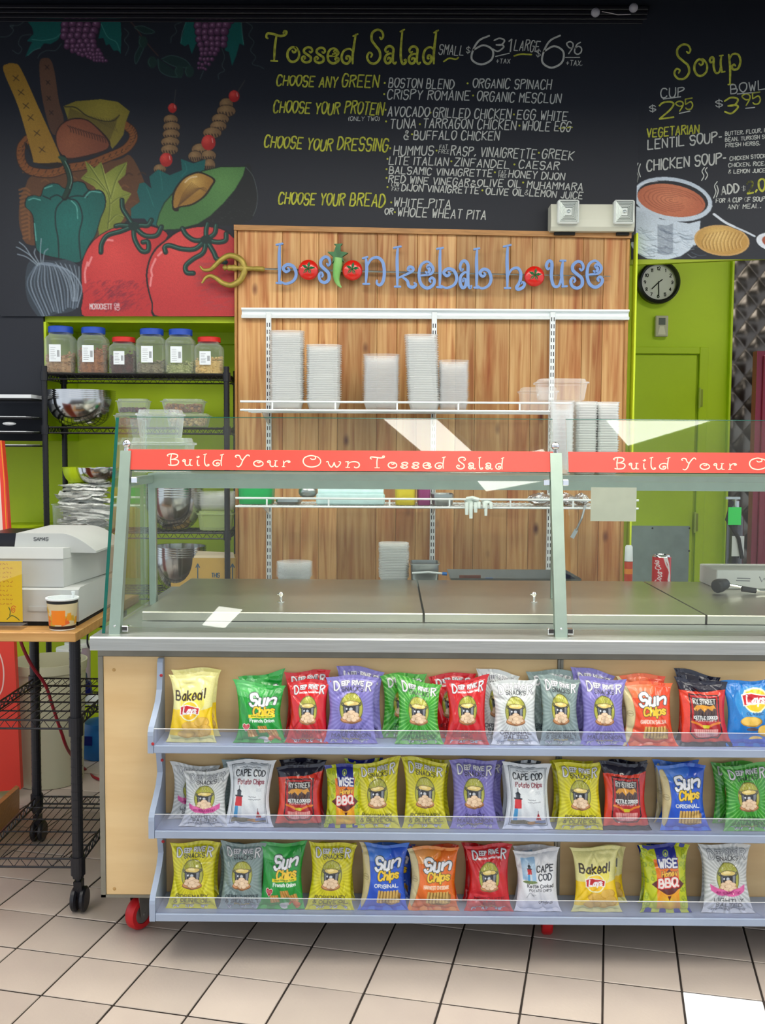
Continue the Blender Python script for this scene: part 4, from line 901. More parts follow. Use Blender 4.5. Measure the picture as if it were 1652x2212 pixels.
def wire_shelf(name_label, zlow, xa_, xb_, pickets):
    t = thing('wire_shelf', name_label, 'shelf', ((xa_ + xb_) / 2, YF, zlow))
    f = MB(); zt = zlow + .034
    f.tube([(xa_, YF, zt), (xb_, YF, zt)], .0045, 8); f.tube([(xa_, YF, zlow), (xb_, YF, zlow)], .0045, 8)
    f.build('front_rail', M_wht, t)
    d = MB(); x = xa_ + .01
    while x < xb_: d.tube([(x, YF, zlow + .004), (x, YC - .04, zlow + .004)], .0016, 4, False); x += .0254
    for yy in (YF + .12, YF + .24, YC - .04): d.tube([(xa_, yy, zlow), (xb_, yy, zlow)], .003, 6)
    tag(d.build('deck_wires', M_wht, t), kind='stuff')
    for p_ in pickets:
        x = X_(p_, YF); MB().tube([(x, YF, zlow), (x, YF, zt)], .004, 6).build('picket', M_wht, t)
    for p_ in (582, 935, 1187):
        x = X_(p_, YC); MB().prism([(YC - .034, zlow - .004), (YF + .10, zlow - .004), (YF + .12, zlow - .012), (YC - .034, zlow - .055)], 'x', x - .002, x + .002).build('bracket', M_wht, t)
    return t
ZS1, ZS2 = Z_(887, YF, 812), Z_(1095.5, YF, 812)
wire_shelf('upper white wire shelf on the cedar wall', ZS1, X_(519, YF), X_(1290, YF), (588, 724, 857, 989, 1121))
wire_shelf('lower white wire shelf seen through the counter glass', ZS2, X_(508, YF), X_(1382, YF), (576, 710, 842, 972, 1104, 1240))

# ------------------------------------------------------------------ clear plastic containers
def plastic(name, a, rgb=(226, 236, 236), rough=.18, add=.5):
    if name in _mats: return _mats[name]
    m = bpy.data.materials.new(name); m.use_nodes = True; _mats[name] = m; nt = m.node_tree; N = nt.nodes; L = nt.links
    b = N['Principled BSDF']; b.inputs['Base Color'].default_value = lin(rgb) + (1,); b.inputs['Roughness'].default_value = rough
    b.inputs['Specular IOR Level'].default_value = .8; b.inputs['Coat Weight'].default_value = .4
    lw = N.new('ShaderNodeLayerWeight'); lw.inputs[0].default_value = .35; mr = N.new('ShaderNodeMapRange'); mr.inputs[3].default_value = a; mr.inputs[4].default_value = min(1, a + add)
    L.new(lw.outputs['Facing'], mr.inputs[0]); L.new(mr.outputs[0], b.inputs['Alpha']); return m
M_clear = plastic('clear_plastic', .16); M_clear2 = plastic('cloudy_plastic', .13, (252, 254, 254), .08, .35); M_clear3 = plastic('frosted_plastic', .3, (252, 254, 252), .15, .4)
def nested(name, label, group, cx, cy, z0, ztop, w_, d_, n, m, prof=None, lean=0.0, pw=4.0, seg=20):
    """stack of n nested containers between z0 and ztop, each an object of its own"""
    h = .034 if prof is None else prof
    pitch = (ztop - z0 - h) / max(1, n - 1)
    mb = MB(); mb.lathe([(0.001, .001), (.40, .001), (.42, .004), (.482, h - .0035), (.512, h - .0035), (.515, h - .001), (.478, h), (.413, .006), (.001, .004)], (0, 0, 0), seg, w_, d_, pw)
    first = mb.build(name, m, smooth=True, base=False)
    for k in range(n):
        o = first if k == 0 else first.copy()
        if k: col.objects.link(o)
        rr = random.Random(k * 7 + int(cx * 1000)); o.location = (cx + lean * k * pitch + rr.uniform(-.0012, .0012), cy + rr.uniform(-.001, .001), z0 + k * pitch)
        tag(o, ('topmost ' if k == n - 1 else 'bottom ' if k == 0 else '') + label, 'container', group)
s42 = 4.24 / F
for (a, b, top, n, lean, l_, mm) in ((584, 657, 716, 34, 0, 'clear tray nested in the tall far left stack on the upper wire shelf', M_clear3), (662, 737, 746, 26, 0, 'clear tray nested in the second stack from the left on the upper wire shelf', M_clear3),
        (784, 862, 766, 22, 0, 'clear tray nested in the middle stack on the upper wire shelf', M_clear2), (876, 946, 724, 30, -.05, 'clear tray nested in the tall leaning stack beside the middle shelf standard', M_clear3),
        (946, 1011, 779, 20, 0, 'clear tray nested in the short stack right of the leaning stack', M_clear2)):
    c = P((a + b) / 2, 880, 4.24); nested('plastic_tray', l_, l_.replace('clear tray nested in', 'trays of').replace('clear lidless tray nested in', 'trays of'), c[0] + (.008 if lean else 0), 4.24, ZS1 + .0065, Z_(top, 4.24, a), (b - a) * s42, .12, n, mm, lean=lean)
def cup_box(name, label, cat, cx, cy, z0, w_, d_, h, m, lidm=None, ribs=True, pw=5.0, fill=None):
    t = thing(name, label, cat, (cx, cy, z0)); b = MB(); n = 64
    vs = []; prof = [(.40, 0), (.42, .003), (.47, h * .78), (.5, h * .80), (.5, h * .84)]
    b.lathe([(.001, .0005)] + prof, (cx, cy, z0), n, w_, d_, pw)
    if ribs:
        v = []
        for i, p in enumerate(b.v):
            k = 1 - (.02 if i % 2 else 0); v.append((cx + (p[0] - cx) * k, cy + (p[1] - cy) * k, p[2]))
        b.v = v
    b.build('tub', m, t, smooth=False)
    MB().lathe([(.505, h * .80), (.505, h * .86), (.45, h * .88), (.43, h), (.001, h)], (cx, cy, z0), 48, w_, d_, pw).build('lid', lidm or m, t)
    if fill:
        rgb, rgb2, lvl = fill; fm_ = mat('food_%d_%d' % (rgb[0], rgb[1]), rgb, .6, rgb2=rgb2, vscale=70, bump=.5, bscale=120)
        rr = random.Random(int(rgb[0] + cx * 100)); f = MB()
        for k in range(170):
            a = rr.uniform(0, 6.283); q = rr.uniform(.2, 1) ** .5; ca, sa = math.cos(a), math.sin(a); e = (abs(ca) ** pw + abs(sa) ** pw) ** (-1 / pw) * .385
            f.ball((cx + w_ * e * q * ca, cy + d_ * e * q * sa, z0 + .008 + rr.uniform(0, 1) * (lvl * h - .008)), w_ * .045 * rr.uniform(.7, 1.2), w_ * .04, w_ * .035, 6, 4)
        tag(f.build('contents', fm_, t, smooth=True), kind='stuff')
    return t

# ------------------------------------------------------------------ black wire rack in the niche
M_blk = mat('black_epoxy_wire', (20, 21, 26), .42, spec=.5)
RX0, RX1, RY0, RY1 = X_(98, 4.36), X_(490, 4.36), 4.36, 4.62
rack = thing('wire_rack', 'black wire shelving rack standing in the lime green niche', 'shelving rack', ((RX0 + RX1) / 2, (RY0 + RY1) / 2, 0))
for x in (RX0, RX1):
    for y in (RY0, RY1):
        p_ = MB(); zt = Z_(790, 4.36, 98); p_.tube([(x, y, 0.01), (x, y, zt)], .0125, 12); z = .1
        while z < zt: p_.tube([(x, y, z), (x, y, z + .003)], .0133, 12); z += .0254
        p_.build('post', M_blk, rack)
def mesh_shelf(t, x0, x1, y0, y1, z, wires_x=True, pitch=.024, m=M_blk, th=.028):
    f = MB()
    for (a, b) in (((x0, y0), (x1, y0)), ((x0, y1), (x1, y1)), ((x0, y0), (x0, y1)), ((x1, y0), (x1, y1))):
        for zz in (z - .004, z - th): f.tube([(a[0], a[1], zz), (b[0], b[1], zz)], .0032, 6)
        Ln = math.hypot(b[0] - a[0], b[1] - a[1]); n = max(2, int(Ln / .035)) * 2; pts = [(a[0] + (b[0] - a[0]) * k / n, a[1] + (b[1] - a[1]) * k / n, z - .004 if k % 2 else z - th) for k in range(n + 1)]
        f.tube(pts, .0018, 4, False)
    for cx in (x0, x1):
        for cy in (y0, y1): f.tube([(cx, cy, z - th - .006), (cx, cy, z + .004)], .017, 12)
    o = f.build('shelf_frame', m, t); d = MB()
    if wires_x:
        y = y0 + pitch
        while y < y1: d.tube([(x0, y, z - .0015), (x1, y, z - .0015)], .0015, 4, False); y += pitch
        for k in (1, 2, 3): xx = x0 + (x1 - x0) * k / 4; d.tube([(xx, y0, z - .005), (xx, y1, z - .005)], .0028, 6, False)
    else:
        x = x0 + pitch
        while x < x1: d.tube([(x, y0, z - .0015), (x, y1, z - .0015)], .0016, 4, False); x += pitch
        for k in (1, 2, 3, 4): yy = y0 + (y1 - y0) * k / 5; d.tube([(x0, yy, z - .005), (x1, yy, z - .005)], .0028, 6, False)
    tag(d.build('shelf_wires', m, o), kind='stuff')
ZR = [Z_(806, 4.36, 300), Z_(922, 4.36, 300), Z_(1149, 4.36, 300), .775, .27]
for z in ZR: mesh_shelf(rack, RX0, RX1, RY0, RY1, z, wires_x=False)
# spice / topping jars
M_jar = plastic('jar_plastic', .10, (225, 235, 225), .12); M_lab = mat('paper_label', (232, 238, 240), .6); M_ink = mat('label_ink', (86, 90, 96), .7)
def jar(cxp, lidtop, wpx, lidw, lidrgb, c1, c2, lvl, label, fillw='flat'):
    Y = 4.45; s = Y / F; cx = X_(cxp, Y); z0 = ZR[0] + .001; zt = Z_(lidtop, Y, cxp); w_ = wpx * s; H = zt - z0
    t = thing('food_jar', label, 'jar', (cx, Y, z0), 'topping jars on the rack')
    MB().lathe([(.001, 0), (.46, 0), (.5, .006), (.5, H * .68), (.47, H * .75), (.40, H * .80), (.36, H * .82), (.36, H * .87)], (cx, Y, z0), 28, w_, w_ * .9, 5.0).build('body', M_jar, t, smooth=True)
    MB().lathe([(.5, H * .865), (.5, H * .985), (.47, H), (.001, H)], (cx, Y, z0), 30, lidw * s, lidw * s, 2.0).build('lid', mat('lid_%d' % lidrgb[2], lidrgb, .4), t, smooth=True)
    rr = random.Random(cxp); f = MB(); fm_ = mat('food_%d_%d' % (c1[0], c1[1]), c1, .6, rgb2=c2, vscale=60, bump=.5, bscale=120)
    f.lathe([(.001, .004), (.42, .004), (.43, H * lvl * .8), (.001, H * lvl * .82)], (cx, Y, z0), 16, w_, w_ * .88, 5.0)
    for k in range(300):
        a = rr.uniform(0, 6.283); ca, sa = math.cos(a), math.sin(a); e = (abs(ca) ** 5 + abs(sa) ** 5) ** -.2 * .425; q = rr.choice((1, 1, rr.uniform(.2, 1)))
        zz = rr.uniform(.008, H * lvl) if q == 1 else H * lvl * .82
        f.ball((cx + w_ * e * q * ca, Y + w_ * .88 * e * q * sa, z0 + zz + (.012 * ca if k % 3 else 0) * (zz > .02)), w_ * .05 * rr.uniform(.7, 1.2), w_ * .03, w_ * .035 * rr.uniform(.7, 1.3), 6, 4)
    tag(f.build('contents', fm_, t, smooth=True), kind='stuff')
    lw = .028 * (wpx / 62); lz = z0 + H * .24; yl = Y - w_ * .45 - .0006; lx = cx - .008
    lb = MB().box(lx - lw / 1.1, lx + lw / 1.1, yl - .0006, yl, lz, lz + H * .36).build('label', M_lab, t)
    ik = MB()
    for k in range(7): ik.box(lx - lw * .7, lx + lw * rr.uniform(-.1, .2), yl - .0009, yl - .0006, lz + H * (.05 + .04 * k), lz + H * (.05 + .04 * k) + .0012)
    for k in range(5): ik.box(lx + lw * .35 + k * .0022, lx + lw * .35 + k * .0022 + .0012, yl - .0009, yl - .0006, lz + H * .1, lz + H * .24)
    ik.build('label_print', M_ink, lb)
BL, RD = (34, 76, 178), (206, 34, 28)
jar(135, 706, 62, 52, BL, (186, 150, 108), (140, 100, 64), .40, 'blue lidded jar of pale nuts, first from left on rack top')
jar(205, 708, 62, 50, BL, (166, 104, 56), (120, 66, 34), .56, 'blue lidded jar of brown almonds on rack top')
jar(270, 729, 58, 49, RD, (84, 26, 28), (50, 12, 18), .55, 'red lidded jar of dark dried cranberries on rack top')
jar(330, 711, 62, 50, BL, (150, 142, 112), (110, 100, 80), .26, 'blue lidded jar with a little grey seed, right of the cranberries')
jar(392, 712, 62, 50, BL, (140, 150, 84), (180, 184, 130), .24, 'blue lidded jar with pale green seeds, fifth from left')
jar(453, 729, 60, 49, RD, (206, 168, 84), (226, 196, 120), .42, 'red lidded jar of yellow banana chips at the right end')
# steel bowls
M_bowl = mat('polished_steel', (196, 196, 194), .16, 1.0, var=.05, vscale=20)
def bowl_profile(R, H): 
    out = [(.001, 0), (R * .3, 0)] + [(R * (.3 + .68 * math.sin(t)), H * (1 - math.cos(t))) for t in [i / 9 * math.pi / 2 for i in range(1, 10)]]
    out += [(R, H), (R * 1.0, H + .003), (R * .965, H + .001)]
    out += [(R * (.3 + .66 * math.sin(t)), H * (1 - math.cos(t)) + .002) for t in [i / 9 * math.pi / 2 for i in range(9, 0, -1)]] + [(.001, .002)]
    return out
def bowls(cxp, Y, z0, wpx, H, n, pitch, label, group=None, m=None, tiltz=0):
    R = wpx / 2 * Y / F; cx = X_(cxp, Y); first = MB().lathe(bowl_profile(R, H), (0, 0, 0), 36).build('mixing_bowl', m or M_bowl, smooth=True, base=False)
    for k in range(n):
        o = first if k == 0 else first.copy()
        if k: col.objects.link(o)
        o.location = (cx, Y, z0 + k * pitch); tag(o, ('topmost ' if n > 1 and k == n - 1 else 'outermost ' if n > 1 and k == 0 else '') + label, 'bowl', group)
bowls(177, 4.49, ZR[1] + .002, 145, .122, 5, .0085, 'steel mixing bowl nested in the left stack on the rack second shelf', 'nested steel bowls on the second shelf')
bowls(375, 4.49, ZR[2] + .002, 128, .15, 6, .011, 'steel mixing bowl nested in the deep stack on the third shelf', 'nested steel bowls on the third shelf')
bowls(385, 4.49, ZR[3] + .002, 118, .15, 5, .010, 'wide steel bowl nested beside the carton on the fourth shelf', 'nested steel bowls on the fourth shelf')
bowls(212, 4.48, ZR[2] + .205, 96, .07, 1, 0, 'single tilted steel bowl on top of the wrapped cutlery')
bowls(170, 4.50, ZR[2] + .205, 70, .07, 1, 0, 'lime plastic bowl behind the steel bowl over the cutlery', m=M_lime)
bowls(205, 4.49, ZR[3] + .002, 100, .19, 1, 0, 'steel bowl low on the rack behind the register')
yt = 4.46; s42 = yt / F
cup_box('deli_container', 'clear ribbed tub of dried cranberries on the rack second shelf', 'container', X_(290, yt), yt, ZR[1] + .062, 72 * s42, .10, .062, M_clear, fill=((96, 34, 34), (60, 18, 20), .35))
cup_box('deli_container', 'clear ribbed tub of brown croutons under the cranberry tub', 'container', X_(288, yt), yt, ZR[1] + .001, 78 * s42, .11, .06, M_clear, fill=((150, 96, 50), (110, 62, 30), .6))
cup_box('deli_container', 'clear ribbed tub of chopped walnuts, upper right on rack shelf', 'container', X_(398, yt), yt, ZR[1] + .062, 96 * s42, .12, .062, M_clear, fill=((176, 128, 64), (130, 86, 40), .62))
cup_box('deli_container', 'clear ribbed tub of pale pasta shells under the walnuts', 'container', X_(408, yt), yt, ZR[1] + .001, 96 * s42, .12, .06, M_clear, fill=((206, 182, 120), (170, 140, 80), .7))
# tub of wrapped cutlery
M_wrap = mat('crinkled_clear_wrap', (226, 230, 226), .22, .15, var=.2, vscale=30, bump=.8, bscale=90)
tx0, tx1 = X_(110, 4.42), X_(240, 4.42); tz = ZR[2] + .001
tub = thing('cutlery_tub', 'clear plastic tub heaped with wrapped cutlery on the rack', 'tub', ((tx0 + tx1) / 2, 4.49, tz))
MB().lathe([(.001, 0), (.47, 0), (.5, .01), (.51, .11), (.53, .112), (.53, .115), (.5, .115)], ((tx0 + tx1) / 2, 4.49, tz), 32, tx1 - tx0, .21, 5.0).build('tub', M_clear, tub, smooth=True)
rr = random.Random(11); first = None
for k in range(112):
    lay = k // 8; z = tz + .012 + lay * .0142
    mb = None
    if k < 6:
        mb = MB(); L_ = .15; n = 7; vs = []
        for i in range(n):
            t = i / (n - 1); wv = rr.uniform(-.003, .003)
            wd = .016 * (1.15 - .5 * math.sin(math.pi * t) * rr.uniform(.4, 1)); hh_ = .006 * (.4 + math.sin(math.pi * t))
            for a, b in ((-1, 0), (-.4, 1), (.5, .8), (1, 0), (.3, -1)): vs.append(((t - .5) * L_, a * wd + wv, b * hh_ + wv))
        fs = [(i * 5 + j, i * 5 + (j + 1) % 5, (i + 1) * 5 + (j + 1) % 5, (i + 1) * 5 + j) for i in range(n - 1) for j in range(5)] + [(0, 1, 2, 3, 4)[::-1], tuple(30 + q for q in range(5))]
        o = mb.add(vs, fs).build('cutlery_packet', M_wrap, base=False)
        first = (first or []) + [o]
    else:
        o = first[k % 6].copy(); col.objects.link(o)
    wide = (tx1 - tx0) / 2 - .075
    o.location = ((tx0 + tx1) / 2 + rr.uniform(-wide, wide) * (1 if lay < 8 else .9), 4.49 + rr.uniform(-.07, .06) * (1 if lay < 8 else .8) - (.015 if k % 2 else 0), z)
    o.rotation_euler = (rr.uniform(-.5, .5), rr.uniform(-.14, .14), rr.choice((0, math.pi)) + rr.uniform(-.45, .45))
    tag(o, 'plastic wrapped cutlery packet heaped in the clear tub', 'cutlery packet', 'wrapped cutlery packets in the tub')
# plates / trays pile and the square bucket on the third shelf
nested('plastic_tray', 'clear shallow tray in the pile right of the third shelf bowls', 'trays beside the third shelf bowls', X_(468, yt), yt + .02, ZR[2] + .09, Z_(1062, yt, 468), 84 * s42, .12, 6, M_clear2, prof=.03)
cup_box('square_bucket', 'pale green tinted square plastic bucket under shallow trays', 'bucket', X_(464, yt), yt + .02, ZR[2] + .001, 80 * s42, .11, .088, plastic('greenish_plastic', .4, (196, 214, 150)), ribs=False)
# carton
cx0, cx1 = X_(366, 4.40), X_(506, 4.40); cz1 = Z_(1205, 4.40, 430)
bxn = thing('cardboard_box', 'open cardboard carton with blue up arrow under the steel bowls', 'box', ((cx0 + cx1) / 2, 4.5, .7765))
M_card = mat('corrugated_card', (196, 160, 84), .85, var=.06, vscale=10)
MB().box(cx0, cx1, 4.40, 4.57, .7765, cz1, b=.002).build('carton', M_card, bxn)
fl = MB(); fl.add([(cx0, 4.40, cz1), (cx1, 4.40, cz1), (cx1 - .01, 4.42, cz1 + .024), (cx0 + .03, 4.42, cz1 + .03)], [(0, 1, 2, 3)]).build('flap', mat('card_flap', (206, 190, 160), .8), bxn)
ink = MB(); yk = 4.3994
def mk(q): return P(q[0], q[1], yk)
for x in (427, 502): strokes_mesh(ink, [[(x, 1250), (x, 1222)], [(x - 4, 1226), (x, 1218)], [(x + 4, 1226), (x, 1218)]], 2.2, mk)
st, LL = text_strokes('THIS'); strokes_mesh(ink, [[(457 + a * 17 / LL, 1247 - b * 9) for a, b in pl] for pl in st], 1.8, mk)
ink.build('printing', mat('carton_blue_ink', (52, 86, 110), .8), bxn)
# ------------------------------------------------------------------ salad counter
CXL, CXR, YFc = X_(205, 2.80), 2.05, 2.80
ZT = .892
M_brush = mat('brushed_stainless', (196, 200, 196), .42, .92, var=.07, vscale=5, stretch=(1, 30, 30), bump=.05, bscale=10)
M_lidst = mat('worn_stainless_lid', (206, 202, 190), .34, .95, var=.06, vscale=4, bump=.03, bscale=3)
M_maple = mat('maple_laminate', (234, 204, 152), .5, rgb2=(224, 190, 136), vscale=1.3, stretch=(2, 2, 12))
M_greytrim = mat('grey_metal_trim', (140, 138, 126), .45, .5, var=.08, vscale=10)
ctr = thing('salad_counter', 'long stainless and maple salad prep counter on red wheeled casters', 'counter', ((CXL + CXR) / 2, 3.2, 0))
tp = MB(); tp.prism([(2.752, ZT - .038), (2.752, ZT - .004), (2.756, ZT), (3.004, ZT), (3.004, .884), (3.80, .884), (3.80, .85), (2.80, .85), (2.80, ZT - .038)], 'x', CXL - .008, CXR)
tp.build('steel_top', M_brush, ctr)
bd = MB(); zb = .125
bd.box(CXL, CXR, 2.812, 3.78, zb, .849); bd.build('body', M_greytrim, ctr)
fr = MB(); fr.box(CXL, CXR, 2.80, 2.811, .828, .8485); fr.box(CXL, CXL + .014, 2.80, 2.811, zb, .827); fr.box(CXL, CXR, 2.80, 2.811, zb, zb + .008)
xs_ = X_(1213, 2.8), X_(1225, 2.8); fr.box(xs_[0], (xs_[0] + xs_[1]) / 2 - .0006, 2.797, 2.811, zb + .008, .827); fr.box((xs_[0] + xs_[1]) / 2 + .0006, xs_[1], 2.797, 2.811, zb + .008, .827)
fr.build('front_frame', M_greytrim, ctr)
MB().box(CXL + .015, xs_[0] - .001, 2.803, 2.811, zb + .0085, .8265).build('maple_panel', M_maple, ctr)
MB().box(xs_[1] + .001, CXR, 2.803, 2.811, zb + .0085, .8265).build('maple_panel', M_maple, ctr)
scw = MB()
for x, y in ((246, 1447), (247, 1920)): q = P(x, y, 2.8025); scw.ball(q, .005, .0015, .005, 10, 6)
scw.build('screw_cap', mat('brass_screw', (196, 158, 100), .4, .3), ctr)
M_redw = mat('red_polyurethane', (196, 28, 34), .4, var=.08, vscale=20); M_zinc = mat('zinc_plate', (150, 148, 142), .4, .85, var=.1, vscale=30)
def caster(cx, cy, ang, r, w_, m, ztop, parent, fork=True, fm_=None):
    R = Matrix.Rotation(ang, 3, 'Z')
    def rt(mb): mb.v = [tuple(R @ Vector(p) + Vector((cx, cy, 0))) for p in mb.v]; return mb
    wv = MB(); pr = [(r * .62, -w_ / 2), (r * .9, -w_ / 2), (r, -w_ * .3), (r, w_ * .3), (r * .9, w_ / 2), (r * .62, w_ / 2), (r * .62, -w_ / 2)]; l_ = MB().lathe(pr, (0, 0, 0), 28)
    wv.add([(p[0], p[2], p[1] + r + .001) for p in l_.v], l_.f); hb = MB().lathe([(.001, -w_ * .42), (r * .6, -w_ * .42), (r * .62, w_ * .42), (.001, w_ * .42)], (0, 0, 0), 20)
    c = MB()
    c.box(-.035, .035, -.03, .03, ztop - .006, ztop, b=.001); c.lathe([(.02, ztop - .022), (.026, ztop - .006)], (0, 0, 0), 16)
    for sgn in (-1, 1):
        y0, y1 = sorted((sgn * (w_ / 2 + .002), sgn * (w_ / 2 + .005)))
        c.prism([(-.022, ztop - .02), (.03, ztop - .02), (.012, r - .008), (-.012, r - .008)], 'y', y0, y1)
    c.tube([(0, -w_ / 2 - .008, r), (0, w_ / 2 + .008, r)], .006, 8)
    cs = rt(c).build('caster', fm_ or M_zinc, parent)
    w1 = rt(wv).build('wheel', m, cs, smooth=True)
    hb2 = MB(); hb2.add([(p[0], p[2], p[1] + r + .001) for p in hb.v], hb.f); rt(hb2).build('wheel_hub', fm_ or M_zinc, cs)
caster(X_(291, 2.87), 2.87, math.radians(58), .048, .032, M_redw, zb, ctr)
caster(X_(1198, 2.86), 2.86, math.radians(86), .048, .03, M_redw, zb, ctr)
caster(CXR - .1, 2.87, 1.2, .048, .03, M_redw, zb, ctr); caster(X_(291, 2.87), 3.65, 1.0, .048, .03, M_redw, zb, ctr); caster(CXR - .1, 3.65, 1.0, .048, .03, M_redw, zb, ctr)
# hinged lids
LZ = .921
for k, (x0, x1, l_) in enumerate(((-.745, .1035, 'left stainless lid over the salad wells, with small chrome knob'), (.1105, .9565, 'middle stainless lid of the prep wells, behind the centre post'), (.9635, 1.95, 'right stainless lid of the prep wells with telephone and paper'))):
    t = thing('well_lid', l_, 'lid', ((x0 + x1) / 2, 3.4, .898), 'hinged stainless lids along the counter')
    MB().prism([(3.008, .8935), (3.006, LZ - .003), (3.009, LZ), (3.76, LZ), (3.762, LZ - .003), (3.762, .8935)], 'x', x0, x1).build('lid_panel', M_lidst, t)
    if k < 2:
        q = PZ(607 if k == 0 else 1153, 1300, LZ); kb = MB().lathe([(.012, 0), (.012, .002), (.004, .004), (.004, .016), (.008, .020), (.009, .026), (.005, .032), (.001, .033)], (q[0], q[1], LZ), 16)
        kb.tube([(q[0] - .012, q[1], LZ + .024), (q[0], q[1], LZ + .026)], .003, 8); kb.build('knob', M_chrome, t, smooth=True)
tag(MB().box(-.60, .3, 3.012, 3.016, .8925, .8932).build('gasket_strip', mat('clear_gasket', (170, 190, 185), .2)), 'thin clear gasket strip lying along the front of the lids', 'gasket') if False else None
# ------------------------------------------------------------------ sneeze guard
LEAN = .283
def gy(z, off=0.0): return 2.80 + (z - .88) * LEAN + off
GN = np.array([0, -1.0, LEAN]); GN /= np.linalg.norm(GN)
M_glass = glass_mat('guard_glass', (252, 255, 253), 1.52, haze=.008); M_gedge = mat('green_glass_edge', (10, 96, 84), .15, spec=.8, alpha=.92)
gd = thing('sneeze_guard', 'two bay glass sneeze guard with square steel posts on the counter', 'sneeze guard', (.3, 3.0, ZT))
def slab(x0, x1, z0, z1, off, th=.006, m=M_glass, name='glass_pane', parent=None):
    vs = []
    for x in (x0, x1):
        for z in (z0, z1):
            for t in (0, th): vs.append((x, gy(z, off) - GN[1] * 0 + t, z))
    return MB().add(vs, [(0, 1, 3, 2), (4, 6, 7, 5), (0, 4, 5, 1), (2, 3, 7, 6), (0, 2, 6, 4), (1, 5, 7, 3)]).build(name, m, parent or gd)
xpl, xpc = X_(243, 2.8), X_(1214, 2.8) + .006
Z0u, Z1u = 1.352, 1.506
for (a, b) in ((X_(277, 2.96), X_(1194, 2.96)), (X_(1223, 2.96), 2.0)):
    p_ = slab(a, b, Z0u, Z1u, -.002); slab(a, b, Z1u + .0002, Z1u + .0022, -.001, .005, M_gedge, 'glass_edge', p_); slab(a, b, Z0u - .0025, Z0u - .0002, -.001, .005, M_gedge, 'glass_edge', p_)
    # lower pane stands slightly more upright
    a2, b2 = a + .004, b - .004; vs = []
    for x in (a2, b2):
        for z, y in ((.905, 2.832), (1.325, 2.938)):
            for t in (0, .006): vs.append((x, y + t, z))
    MB().add(vs, [(0, 1, 3, 2), (4, 6, 7, 5), (0, 4, 5, 1), (2, 3, 7, 6), (0, 2, 6, 4), (1, 5, 7, 3)]).build('glass_pane', M_glass, gd)
def post(x, w_):
    vs = []
    for z in (ZT, 1.408):
        for xx in (x - w_ / 2, x + w_ / 2):
            for t in (-.012, .018): vs.append((xx, gy(z) + t, z))
    p_ = MB().add(vs, [(0, 1, 3, 2), (4, 6, 7, 5), (0, 4, 5, 1), (2, 3, 7, 6), (0, 2, 6, 4), (1, 5, 7, 3)]).build('post', M_satin, gd)
    MB().ball((x, gy(1.42), 1.428), .0125, n=20, m=14).lathe([(.008, 1.408), (.006, 1.418)], (x, gy(1.41), 0), 12).build('ball_finial', M_chrome, p_, smooth=True)
    MB().ball((x, gy(.91) - .012, .915), .0035, .002, n=8, m=6).build('screw', M_chrome, p_)
post(xpl, .031); post(xpc, .034); post(2.02, .034)
for x, s_ in ((xpl, 1), (xpc, -1), (xpc, 1)):
    for z in (1.322, .905):
        y = gy(z); x0, x1 = sorted((x + s_ * .018, x + s_ * .036)); MB().box(x0, x1, y - .004, y + .016, z - .009, z + .009, b=.002).build('bracket', M_chrome, gd)
# side pane with green edge
xsd = X_(216, 2.8); sd = MB()
poly = [(gy(ZT + .002) - .006, ZT + .002), (gy(1.505) - .006, 1.505), (3.31, 1.505), (3.31, ZT + .002)]
sp_ = sd.prism(poly, 'x', xsd, xsd + .008).build('side_pane', M_glass, gd)
e = MB(); vs = []
for z in (ZT + .002, 1.505):
    for xx in (xsd - .0005, xsd + .0085):
        for t in (-.0085, -.0062): vs.append((xx, gy(z) + t, z))
e.add(vs, [(0, 1, 3, 2), (4, 6, 7, 5), (0, 4, 5, 1), (2, 3, 7, 6), (0, 2, 6, 4), (1, 5, 7, 3)]); e.build('glass_edge', M_gedge, sp_)
# rear frame and overshelf
YO = 3.30
rf = MB(); rf.box(xsd + .012, 2.05, YO, YO + .006, 1.283, 1.331); rf.box(xsd + .012, 2.05, YO + .006, YO + .32, 1.325, 1.331); rf.box(xsd + .012, 2.05, YO + .314, YO + .32, 1.29, 1.325)
rf.build('overshelf', M_satin, gd)
for x in (xsd + .022, xpc * 1.135, 2.03):
    for y in (YO + .022,): MB().box(x - .012, x + .012, y - .012, y + .012, LZ if (x > -.7) else ZT, 1.3245, b=.002).build('rear_post', M_satin, gd)
MB().box(xsd + .0105, xsd + .03, 2.95, YO - .001, 1.30, 1.326).build('side_rail', M_satin, gd)
# red strips with white curly lettering
M_redst = mat('coral_red_strip', (228, 80, 68), .35); M_cream = mat('strip_cream_print', (236, 226, 200), .5)
GP = np.array([0, gy(1.38, -.0032), 1.38])
for k, (xa_, xb_) in enumerate(((X_(272, 2.94), X_(1195, 2.94)), (X_(1228, 2.94), 2.0))):
    t = thing('banner_strip', ('left' if k == 0 else 'right') + ' red lettered strip fixed along the bottom of the upper glass', 'sign strip', (xa_, gy(1.38), 1.36), 'red strips on the sneeze guard')
    slab(xa_, xb_, 1.3525, 1.412, -.0045, .0022, M_redst, 'strip', t)
    lt = MB(); mpg = lambda x, y: PP(x, y, GP - GN * 0 + np.array([0, -.0018, 0]), GN)
    o_ = 0 if k == 0 else 964; sl = .012 if k == 0 else .004; yb0 = 1005 if k == 0 else 1013
    for wd_, a, b in (('Build', 362, 483), ('Your', 508, 626), ('Own', 654, 776), ('Tossed', 800, 962), ('Salad', 986, 1088)):
        if a + o_ > 1700: continue
        line_text(lt, wd_, a + o_, yb0 + (a - 362) * sl, b + o_, yb0 + (b - 362) * sl, 12.5, 2.6, mpg, 0, 0, curly=True, gap=.35)
    lt.build('lettering', M_cream, t)

